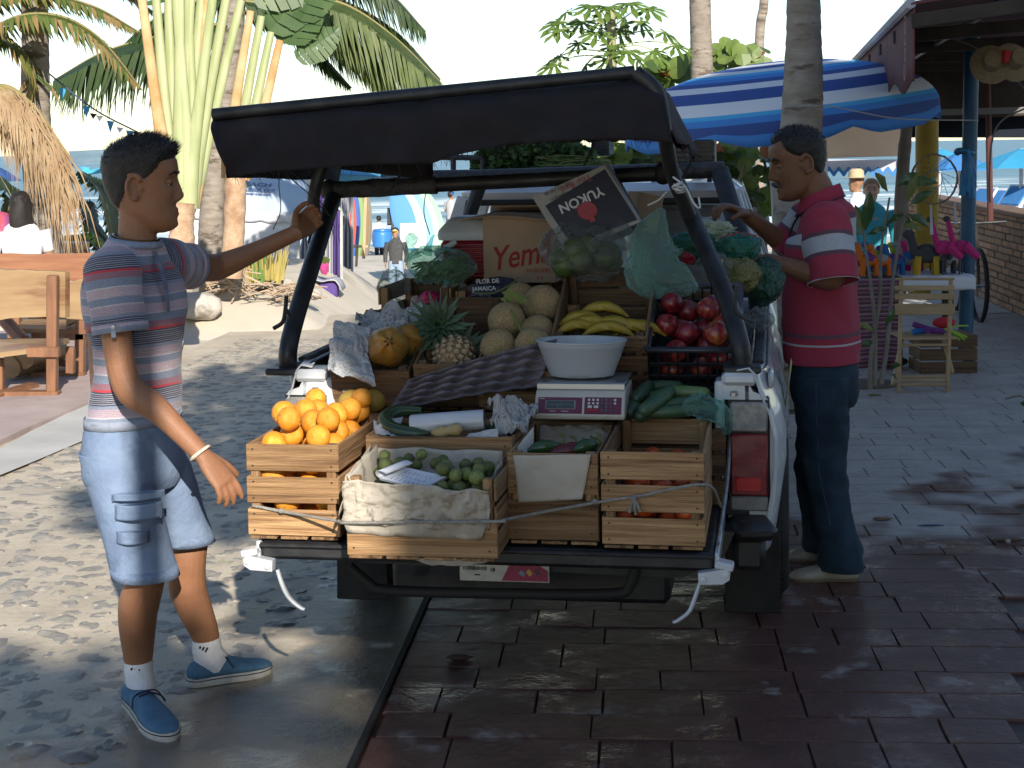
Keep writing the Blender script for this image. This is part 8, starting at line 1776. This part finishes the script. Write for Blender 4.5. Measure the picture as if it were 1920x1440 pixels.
for k,(x_,Y_)in enumerate(((1890,24),(1830,27),(1855,30))):
 e=thing('sun_lounger',W(x_,402,Y_),('white sun lounger with blue pad at the right edge','white sun lounger behind the blue post','white sun lounger beyond the brown post')[k],'sun lounger','sun loungers on the beach');c=W(x_,385,Y_);q=MB();q.bar(c+Vector((-.3,0,-.1)),c+Vector((.3,0,-.1)),.6,.05);q.bar(c+Vector((.0,0,-.05)),c+Vector((.25,.1,.3)),.5,.05)
 for dx in(-.28,.28):q.bar(c+Vector((dx,0,-.1)),c+Vector((dx,0,-.4)),.05,.05,up=(0,1,0))
 q.obj('frame',m_wt,e);q=MB();q.bar(c+Vector((.0,-.06,.02)),c+Vector((.2,.03,.28)),.4,.03);q.obj('pad',m_ub,e)
 # restaurant: roof, awning, posts, brick wall
m_mar2=M('maroon_awning',(.10,.035,.04),(.14,.05,.055),4,.85,bump=.2);m_dark=M('dark_timber',(.035,.025,.02),(.06,.045,.035),6,.8);m_bluep=M('blue_painted_post',(.018,.075,.14),(.03,.11,.19),6,.5,c3=(.10,.075,.06),sc3=9,t3=.66);m_yel=M('yellow_paint',(.38,.25,.02),(.32,.2,.02),4,.6)
rs_=thing('beach_restaurant',W(1830,620,12),'open beach restaurant with maroon awning and dark timber roof','building')
q=MB();A_, B_, C_, D_=W(1598,118,15.5), W(1708,6,8.6), W(2120,-60,8.4), W(2010,120,15.5);q.add([A_,B_,C_,D_],[(0,1,2,3)]);q.obj('awning_cloth',m_mar2,rs_,smooth=False,solid=.02)
q=MB();q.grid(lambda u,v:A_.lerp(B_,u)+Vector((.02,0,-(.30+.16*u)*v*(1+.08*math.sin(u*30)))),40,4);q.obj('awning_valance',m_mar2,rs_,smooth=70,solid=.006)
o=text('lettering','Corona',.16,M('awning_gold',(.30,.22,.10),rough=.7));u_=(B_-A_).normalized();z_=Vector((0,0,1));n_=u_.cross(z_).normalized();n_=n_ if n_.x<0 else-n_;p=A_.lerp(B_,.955)+Vector((-.005,0,-.42));ex=z_;ey=n_.cross(ex);o.parent=rs_;o.matrix_parent_inverse=Matrix.Translation(rs_.location).inverted();o.matrix_basis=Matrix(((ex.x,ey.x,n_.x,p.x),(ex.y,ey.y,n_.y,p.y),(ex.z,ey.z,n_.z,p.z),(0,0,0,1)))
q=MB();q.tube([A_,B_],.03,8);q.obj('awning_edge_tube',m_wdr,rs_)
for k in range(6):a=A_.lerp(B_,k/5);c=D_.lerp(C_,k/5);q=MB();q.bar(a+Vector((0,0,-.10)),c+Vector((0,0,-.12)),.06,.08);q.obj('rafter',m_dark,rs_)
q=MB();q.bar(W(1690,178,14.8),W(1990,165,14.8),.12,.5);q.obj('lintel',m_dark,rs_);q=MB();q.add([W(1700,150,15),W(1990,140,15),W(1990,258,15),W(1700,258,15)],[(0,1,2,3)]);q.obj('back_valance',M('navy_shade_cloth',(.008,.012,.022),rough=.95),rs_,smooth=False,solid=.01)
q=MB();q.bar(W(1700,212,14.2),W(1990,205,14.2),.05,.06);q.obj('lamp_batten',M('grey_beam',(.18,.17,.16),rough=.7),rs_);q=MB();q.bar(W(1660,140,13.5),W(1920,-20,8.8),.03,.035);q.obj('strip_light',M('tube_lamp',(.5,.5,.48),rough=.3),rs_)
q=MB();q.tube([W(1825,-40,11.7),W(1809,690,11.7)],.056,14);po=q.obj('blue_post',m_bluep,rs_);q=MB();q.tube([W(1852,140,14.6),W(1857,420,14.6)],.03,8);q.obj('brown_post',M('brown_paint',(.09,.03,.025),rough=.6),rs_)
q=MB();q.tube([W(1738,226,13),W(1738,400,13),W(1722,560,13)],.095,18);q.obj('yellow_column',m_yel,rs_);q=MB();q.tube(smooth_path([W(1700,238,12.6),W(1692,340,12.6),W(1686,560,12.6)],5),[.05,.058,.065],10,disp=lambda p:.008*nz(p,9));q.obj('wooden_post',m_bark,rs_)
# brick wall of the terrace
m_brick=M('terrace_brick',(.27,.135,.075),(.36,.20,.11),5,.85,bump=.4,bscale=30,rand=.25);m_mort=M('terrace_mortar',(.10,.075,.06),(.15,.12,.10),6,.95,bump=.6,bscale=20)
bw_=thing('brick_wall',G(1840,560),'low terrace wall of small tan bricks along the right side','wall');wt=SI(G(1842,562))[0];ws1=SI(G(1700,480))[1];ws0=12.0;ws1=21.5;wh=.95
q=MB();q.box(S(wt+.13,(ws0+ws1)/2,wh/2-.05),(.20,ws1-ws0,wh+.06),Matrix.Rotation(-SA,3,'Z'),ch=.004);q.obj('mortar_core',m_mort,bw_);q=MB();q.box(S(wt+.13,(ws0+ws1)/2,wh+.005),(.30,ws1-ws0,.05),Matrix.Rotation(-SA,3,'Z'),ch=.01);q.obj('coping',M('coping_brown',(.14,.08,.055),(.2,.12,.08),5,.8),bw_)
rows=14;bh=wh/rows;bq=MB();bq.box((0,0,0),(.022,.29,bh-.016),ch=.004);bme=bq.mesh('brick',m_brick,False);random.seed(60);cand=[]
for r_ in range(rows):
 s_=ws0+(.15 if r_%2 else 0)
 while s_<ws1:cand.append((s_,bh*(r_+.5)));s_+=.308
cand=[(s_,z)for s_,z in cand if in_frame(S(wt+.02,s_,z))];far=MB()
for k,(s_,z)in enumerate(sorted(cand)):
 mx=Matrix.Translation(S(wt+.026+rnd(-.004,.004),s_,z))@Matrix.Rotation(-SA+rnd(-.01,.01),4,'Z')
 if k<300:o=bpy.data.objects.new('brick',bme);COL.objects.link(o);o.parent=bw_;o.matrix_parent_inverse=Matrix.Translation(bw_.location).inverted();o.matrix_basis=mx
 else:far.add([mx@v.co for v in bme.vertices],[tuple(f.vertices)for f in bme.polygons])
if far.v:far.obj('distant_bricks',m_brick,bw_,smooth=False)['kind']='stuff'
# wires, cloth on the post, hats, dream catcher
def wire(P,Y,r,label,mat):q=MB();q.tube(smooth_path([W(a,c,Y)for a,c in P],6),r,5);tag(q.obj('wire',mat),label,'wire')
m_wire=M('grey_wire',(.12,.11,.10),rough=.7);wire([(1694,40),(1700,12),(1720,10),(1755,60),(1830,90),(1900,145),(1940,190)],10.6,.006,'cable drooping across the awning to the right edge',m_wire);wire([(1475,198),(1560,200),(1680,222),(1835,226)],9.0,.004,'thin line tied from the palm trunk to the blue post',m_rope);wire([(1935,198),(1880,225),(1860,265),(1855,330),(1856,380)],9.6,.006,'cable curling down to the brown post',m_wire)
q=MB();k0=W(1815,284,11.62)
q.tube([k0+Vector((math.cos(a)*.062,.08+math.sin(a)*.062,.012*math.sin(a*2)))for a in np.linspace(0,6.283,20)],.02,8,disp=lambda p:.006*nz(p,40))
for dx, l, w_ in((-.045,.33,.03),(-.01,.30,.035),(.025,.35,.03),(.045,.27,.025)):q.tube(smooth_path([k0,k0+Vector((dx*.5,-.02,-l*.4)),k0+Vector((dx,-.01,-l))],6),[w_*.5,w_,w_*1.15,w_*.9],9,flat=.45,up0=(0,1,0),disp=lambda p:.008*nz(p,22))
tag(q.obj('tied_cloth',M('shiny_blue_cloth',(.02,.10,.32),(.03,.22,.36),9,.4,stretch=(4,4,.5)),smooth=70),'shiny blue cloth knotted round the blue post','cloth')
m_straw=M('woven_straw',(.20,.14,.08),(.27,.2,.12),60,.9,bump=.5,bscale=120)
for k,(x_,y_)in enumerate(((1858,122),(1898,118))):q=MB();q.lathe([(.001,.09),(.05,.09),(.06,.02),(.12,.0),(.125,.006),(.06,.035),(.05,.1),(.001,.1)],W(x_,y_,9.4),20,rotM(1.2,.5*(k*2-1),0));tag(q.obj('straw_hat',m_straw),('straw hat hanging next to the blue post','straw hat hanging at the far right')[k],'hat','straw hats')
q=MB();q.tube([W(1888,95,9.3),W(1884,118,9.3)],[.03,.02],6);tag(q.obj('red_ribbon',M('red_twine',(.4,.02,.02),rough=.7)),'red ribbon between the hanging straw hats','ribbon')
dc=thing('dream_catcher',W(1752,385,10.8),'wicker dream catcher ring with turquoise beads hanging by the yellow column','dream catcher');c=W(1752,336,10.8);rx_, rz_=43*scl(10.8), 46*scl(10.8);random.seed(70);q=MB()
for k in range(5):q.tube([c+Vector((math.cos(a)*(rx_+rnd(-.006,.006)),.01*math.sin(a*3+k),math.sin(a)*(rz_+rnd(-.006,.006))))for a in np.linspace(0,2*math.pi,40)],.0045,5)
q.obj('wicker_ring',M('wicker_brown',(.17,.11,.07),(.26,.18,.11),30,.9),dc);q=MB();bd=MB()
for k in range(14):
 a=k/14*6.283;a2=a+1.5;p0=c+Vector((math.cos(a)*rx_,0,math.sin(a)*rz_));p1=c+Vector((math.cos(a2)*rx_*.35,0,math.sin(a2)*rz_*.35));q.tube([p0,p1],.0012,4)
 for t in(.2,.4,.6,.8,1):bd.sphere(p0.lerp(p1,t),.0045,6,4)
q.obj('web',m_dark,dc);bd.sphere(c,.014,10,8);bd.obj('beads',M('turquoise',(.05,.35,.38),rough=.3),dc)['kind']='stuff';q=MB()
for x_, l in((1745,60),(1790,40)):q.tube([W(x_,380,10.8),W(x_+2,380+l,10.8)],[.006,.012],6)
q.obj('feathers',m_wdr,dc)
# craft table with striped cloth and felt toys
m_sar, N, L, bs=mk('striped_serape');tc=nd(N,'TexCoord');sp_=nd(N,'SeparateXYZ');L.new(tc.outputs['Object'],sp_.inputs[0]);ml=nd(N,'Math',operation='MULTIPLY',i1=16.0);L.new(sp_.outputs[2],ml.inputs[0]);fr_=nd(N,'Math',operation='FRACT');L.new(ml.outputs[0],fr_.inputs[0]);r=ramp(N,[(0,(.10,.045,.05)),(.25,(.24,.13,.12)),(.40,(.05,.03,.10)),(.55,(.20,.07,.10)),(.75,(.30,.19,.17)),(.9,(.07,.03,.09))],True);L.new(fr_.outputs[0],r.inputs[0]);L.new(r.outputs[0],bs.inputs['Base Color']);bs.inputs['Roughness'].default_value=.95
ct=thing('craft_table',G(1640,690),'craft stall table under a striped woven cloth','table');YC=11.2;zt=W(1640,522,YC).z;x0, x1=W(1585,600,YC).x, W(1822,600,YC).x
q=MB();q.box(((x0+x1)/2,YC+.3,zt-.02),(x1-x0,.62,.03));q.obj('table_top',m_dark,ct);q=MB();q.grid(lambda u,v:Vector((lerp(x0,W(1690,600,YC).x,u),YC-.02+.02*math.sin(u*18)*v,lerp(zt+.005,.03,v))),40,10);q.obj('striped_cloth',m_sar,ct,smooth=70,solid=.004)
for x_ in(x0+.05,x1-.05):q=MB();q.bar((x_,YC+.5,0),(x_,YC+.5,zt-.03),.05,.05,up=(0,1,0));q.obj('leg',m_dark,ct)
xa, xb_=W(1690,600,YC).x, W(1826,600,YC).x;q=MB();q.grid(lambda u,v:Vector((lerp(xa,xb_,u),lerp(YC+.6,YC-.04,min(1,v*1.4)),zt+.008+.012*nz((u*6,v*6,1),1)-(max(0,v-.7)/.3)*.10)),24,16);q.obj('white_cloth',m_wt,ct,smooth=60,solid=.004)
def toy(px_,py_,Y,label,cbody,parts):
 """felt animal: body, head, legs and trim in world units around the base point"""
 p=Vector((W(px_,py_,Y).x,Y,zt+.01));e=thing('felt_toy',p,label,'toy','felt toys on the craft table')
 for nm, kind, a, c_, r_, col in parts:
  q=MB();a=p+Vector(a)
  if kind=='s':q.sphere(a,c_,10,8,f=lambda d:1+.08*nz(d,4))
  else:q.tube(smooth_path([a,(a+p+Vector(c_))/2,p+Vector(c_)],3),r_,7)
  q.obj(nm,M('felt_%s'%col,dict(pink=(.5,.03,.17),grey=(.06,.06,.065),orange=(.6,.14,.02),blue=(.03,.14,.38),purple=(.16,.04,.2),lgrey=(.3,.3,.31),red=(.5,.03,.04),yellow=(.5,.3,.03),lime=(.3,.5,.05))[col],rough=.95,bump=.3,bscale=60),e)
def quad(px_,py_,Y,s,cb,cl_,cs,label):toy(px_,py_,Y,label,cb,[('body','s',(0,0,.13*s),(.09*s,.05*s,.055*s),0,cb),('neck','t',(-.07*s,0,.14*s),(-.10*s,0,.25*s),[.032*s,.026*s],cb),('head','s',(-.11*s,0,.26*s),(.04*s,.028*s,.03*s),0,cb),('saddle','s',(0,0,.15*s),(.06*s,.056*s,.05*s),0,cs)]+[('leg','t',(sx_*.055*s,sy_*.03*s,.12*s),(sx_*.06*s,sy_*.03*s,0),[.022*s,.018*s],cl_)for sx_ in(-1,1)for sy_ in(-1,1)])
def bird(px_,py_,Y,s,label):toy(px_,py_,Y,label,'pink',[('body','s',(0,0,.20*s),(.065*s,.05*s,.055*s),0,'pink'),('wing','t',(.02*s,-.04*s,.22*s),(.12*s,-.03*s,.13*s),[.04*s,.028*s],'pink'),('neck','t',(-.05*s,0,.23*s),(-.09*s,0,.40*s),[.026*s,.016*s],'pink'),('head','s',(-.10*s,0,.41*s),(.028*s,.02*s,.022*s),0,'grey'),('leg','t',(-.01*s,-.02*s,.16*s),(-.01*s,-.02*s,0),[.007*s,.007*s],'grey'),('leg','t',(.02*s,.02*s,.16*s),(.02*s,.02*s,0),[.007*s,.007*s],'grey')])
YF=11.32
quad(1630,520,YF,.85,'orange','orange','purple','orange felt animal with purple saddle nearest the man');quad(1654,520,YF,.8,'orange','orange','lgrey','second orange felt animal with pale saddle');quad(1612,520,YF+.1,.8,'grey','grey','purple','black felt animal half hidden behind the man');quad(1680,518,YF+.05,.8,'blue','blue','purple','blue felt animal with woven saddle');quad(1668,512,YF+.3,.7,'purple','blue','red','purple felt animal in the second row');quad(1643,508,YF+.35,.8,'blue','blue','lime','bright blue felt animal at the back of the table');quad(1704,512,YF+.1,.85,'lgrey','red','blue','grey felt animal with blue saddle beside the black one');quad(1736,510,YF,1.15,'grey','yellow','grey','big charcoal felt animal with yellow feet on the white cloth');quad(1715,508,YF+.35,.8,'pink','pink','red','pink felt animal behind the charcoal one');quad(1758,508,YF+.25,.7,'red','grey','pink','small red felt animal between the flamingos');quad(1776,508,YF+.1,.8,'lgrey','grey','grey','small grey felt animal under the pink birds');quad(1690,506,YF+.4,.75,'lime','red','orange','lime and orange felt animal at the back')
bird(1769,508,YF-.05,1.0,'left pink felt flamingo on the white cloth');bird(1800,506,YF-.05,1.0,'right pink felt flamingo beside the blue post')
q=MB();c=G(1665,690);q.sphere(c+Vector((0,0,.05)),(.15,.06,.045),12,8,f=lambda d:1+.2*nz(d,3));q.m=1;q.tube([c+Vector((.14,-.03,.05)),c+Vector((.22,-.04,.09))],.01,5);tag(q.obj('fallen_toy',[M('felt_grey'),M('felt_yellow')]),'black felt toy lying on the ground under the table','toy')
# folding chair, seat things, crate
m_cw=M('chair_wood',(.36,.24,.12),(.46,.32,.17),10,.6,stretch=(.3,2,2),bump=.2);fc=thing('folding_chair',G(1728,735),'slatted wooden folding chair in front of the craft table','chair');YH=10.2
def cbar(nm,a,c,w,h,dy0=0,dy1=0):q=MB();q.bar(W(*a,YH+dy0),W(*c,YH+dy1),w,h,up=(0,1,0),ch=.004);q.obj(nm,m_cw,fc)
for(a,c,d0,d1)in(((1690,524),(1685,738),0,0),((1783,524),(1776,738),0,0)):cbar('back_leg',a,c,.022,.03,d0,d1)
for(a,c)in(((1692,632),(1674,722)),((1768,632),(1786,700))):cbar('front_leg',a,c,.022,.03,.35,.05)
for y_, h in((523,.018),(540,.035),(556,.04),(580,.075)):cbar('back_slat',(1678,y_),(1790,y_),h,.014,-.012,-.012)
for y_, d0 in((647,.0),(713,0),(721,-.01),(706,.1)):cbar('rung',(1688,y_),(1778,y_),.018,.018,d0,d0)
for k in range(5):q=MB();zz_=W(1730,628,YH+.2).z;q.box(Vector((W(1728,628,YH+.2).x,YH+.02+k*.075,zz_)),(.36,.062,.014),ch=.003);q.obj('seat_slat',m_cw,fc)
tyb=Vector((W(1740,620,YH+.15).x,YH+.15,zz_+.01));e=thing('felt_toy',tyb,'purple and blue felt toy lying on the folding chair','toy')
for k,(dx,dz_,cc)in enumerate(((-.10,.07,'purple'),(-.11,.02,'blue'),(.10,.02,'purple'),(-.02,.03,'purple'))):q=MB();q.tube([tyb+Vector((0,0,.03)),tyb+Vector((dx,-.02*k,dz_))],[.026,.02],7);q.obj('limb',M('felt_'+cc),e)
q=MB()
for k in range(7):a=tyb+Vector((.1,0,.03));c=tyb+Vector((rnd(.2,.3),rnd(-.05,.05),rnd(-.05,.06)));q.tube(smooth_path([a,a.lerp(c,.5)+Vector((0,0,.01)),c],3),.006,5)
tag(q.obj('green_tassel',M('felt_lime')),'yellow-green tassel strings hanging off the chair seat','tassel');q=MB();q.sphere(W(1770,605,YH+.5),(.08,.05,.04),12,8,f=lambda d:1+.2*nz(d,3));tag(q.obj('red_cloth',M('felt_red')),'red cloth bundle behind the chair back','cloth')
wc=thing('wooden_crate',G(1770,700),'weathered wooden crate standing on the paving behind the chair','crate');a, c=G(1745,702), G(1822,700);cc=(a+c)/2;hC=W(1780,628,a.y).z
for k in range(3):
 for nm, p, sz in(('slat',(cc.x-.02,a.y,hC*(k+.5)/3),(c.x-a.x+.1,.012,hC/3-.012)),('slat',(a.x-.07,a.y+.16,hC*(k+.5)/3),(.012,.32,hC/3-.012)),('slat',(c.x+.03,a.y+.16,hC*(k+.5)/3),(.012,.32,hC/3-.012))):q=MB();q.box(p,sz,ch=.003);q.obj(nm,m_crate_d,wc)
q=MB();q.box((cc.x-.02,a.y+.16,hC-.01),(c.x-a.x+.09,.30,.012),ch=.003);q.obj('lid',m_crate_d,wc)
# saplings in a patch of soil
m_gl=M('glossy_leaf',(.03,.065,.022),(.06,.11,.03),8,.25);m_gly=M('yellowing_leaf',(.16,.17,.04),(.09,.13,.03),6,.4);random.seed(80)
q=MB();c=G(1618,722);q.sphere(c,(.26,.20,.035),18,8,f=lambda d:1+.2*nz(d,3));tag(q.obj('soil_patch',M('dark_soil',(.09,.07,.05),(.16,.13,.10),30,.95,bump=1,bscale=40)),'mound of dry soil at the foot of the saplings','soil')
for k,(stem,leaves,lab)in enumerate(((([(1631,728),(1634,660),(1650,560),(1652,470),(1668,370)]),[(1665,360,-25,-40),(1680,350,40,-30),(1690,345,70,-5),(1690,400,20,30),(1640,620,-35,-15),(1660,615,18,-40),(1640,640,-30,8)],'tall sapling with glossy leaves left of the folding chair'),([(1652,720),(1664,640),(1675,520),(1690,430),(1700,380)],[(1700,380,20,-60),(1705,385,45,-30),(1700,400,45,25),(1695,400,-35,20),(1690,420,40,10),(1670,690,20,-8),(1668,700,14,10)],'second sapling leaning towards the chair'),([(1640,722),(1640,600),(1625,480),(1618,430)],[(1618,440,-15,-60),(1622,435,10,-80),(1616,440,-45,-25),(1625,440,40,-15)],'short sapling in front of the striped cloth'))):
 e=thing('sapling',W(*stem[0],9.9),lab,'sapling','saplings');q=MB();q.tube(smooth_path([W(a,c,9.9)for a,c in stem],6),[.018,.013,.010,.007],8,disp=lambda p:.002*nz(p,60));q.obj('stem',m_bark,e)
 for j,(lx,ly,dx,dy)in enumerate(leaves):
  a, t_=W(lx,ly,9.9), W(lx+dx,ly+dy,9.9+rnd(-.1,.05));d_=(t_-a);sd=d_.cross(Vector((0,-1,.3))).normalized()*d_.length*.15;q=MB();mid=a.lerp(t_,.5)+Vector((0,-.02,.012));q.add([a,a.lerp(t_,.3)+sd*.8,mid+sd,a.lerp(t_,.8)+sd*.6,t_+Vector((0,0,-.01)),a.lerp(t_,.8)-sd*.6,mid-sd,a.lerp(t_,.3)-sd*.8,mid],[(0,1,8),(1,2,8),(2,3,8),(3,4,8),(4,5,8),(5,6,8),(6,7,8),(7,0,8)]);q.obj('leaf',m_gly if j%4==0 else m_gl,e,smooth=70)
  # bicycle leaning on the wall behind the blue post
bi=thing('bicycle',W(1836,575,14.2),'dark bicycle parked against the brick wall behind the blue post','bicycle');c=W(1836,492,14.2);wr_=.33;ax=Matrix.Rotation(-SA,3,'Z')
for k, off in enumerate((0,1.05)):
 cc=Vector((c.x+off*math.sin(SA),c.y+off*math.cos(SA),wr_));q=MB();q.tube([cc+ax@Vector((0,math.cos(a)*wr_,math.sin(a)*wr_))for a in np.linspace(0,2*math.pi,40)],.022,8);w_=q.obj('wheel',m_tyre,bi);q=MB()
 for j in range(14):a=j/14*6.283;q.tube([cc,cc+ax@Vector((0,math.cos(a)*wr_,math.sin(a)*wr_))],.0015,4)
 q.tube([cc+Vector((-.05,0,0)),cc+Vector((.05,0,0))],.02,8);q.obj('spokes',m_chrome,w_)
f0=Vector((c.x,c.y,wr_));L2=lambda y, z:f0+ax@Vector((0,y,z));q=MB()
for P in([L2(0,0),L2(.12,.42),L2(.14,.55)],[L2(.12,.40),L2(.62,.34)],[L2(.13,.3),L2(.55,-.06)],[L2(.62,.40),L2(.55,-.06)],[L2(.55,-.06),L2(1.05,0)],[L2(.62,.34),L2(1.05,0)]):q.tube(P,.016,8)
q.obj('frame',m_black,bi);q=MB();q.tube([L2(.14,.55)+Vector((-.28,0,.03)),L2(.14,.57),L2(.14,.55)+Vector((.28,0,.03))],.013,8);q.obj('handlebar',m_black,bi);q=MB();q.sphere(L2(.62,.46),(.07,.13,.035),12,8);q.obj('saddle',m_black,bi)
# litter and leaves on the paving
for k,(x_,y_,c_,l_)in enumerate(((1655,972,(.20,.14,.09),'dry brown leaf on the paving behind the older man'),(1745,985,(.03,.05,.16),'scrap of blue string on the paving'),(1890,1012,(.10,.07,.05),'dark bark chip at the right edge of the paving'),(862,1232,(.05,.025,.02),'flat dark stone on the wet paving behind the bumper'),(1890,1015,(.3,.3,.3),'small pale pebble at the right edge'),(1640,740,(.18,.18,.06),'fallen yellow leaf beside the soil mound'))):
 q=MB();c=G(x_,y_,.012);q.sphere(c,{1:(.06,.004,.004),4:(.012,.012,.01),2:(.07,.012,.008)}.get(k,(.045,.016,.008)),10,6,f=lambda d:1+.3*nz(d,3));tag(q.obj('litter',M('litter_%d'%k,c_,rough=.8)),l_,'litter')
fg=thing('leafy_twig',G(1915,775),'green leafy twig entering at the right edge','plant');q=MB();q.tube(smooth_path([G(1955,800),W(1920,745,8.9),W(1885,748,8.9)],4),.006,6);q.obj('stem',m_bark,fg)
for dx, dy in((1912,756),(1916,790),(1925,740)):q=MB();a=W(dx,dy,8.9);q.add([a,a+Vector((.03,0,.02)),a+Vector((.07,-.01,.0)),a+Vector((.03,0,-.025))],[(0,1,2,3)]);q.obj('leaf',m_gl,fg,smooth=False)
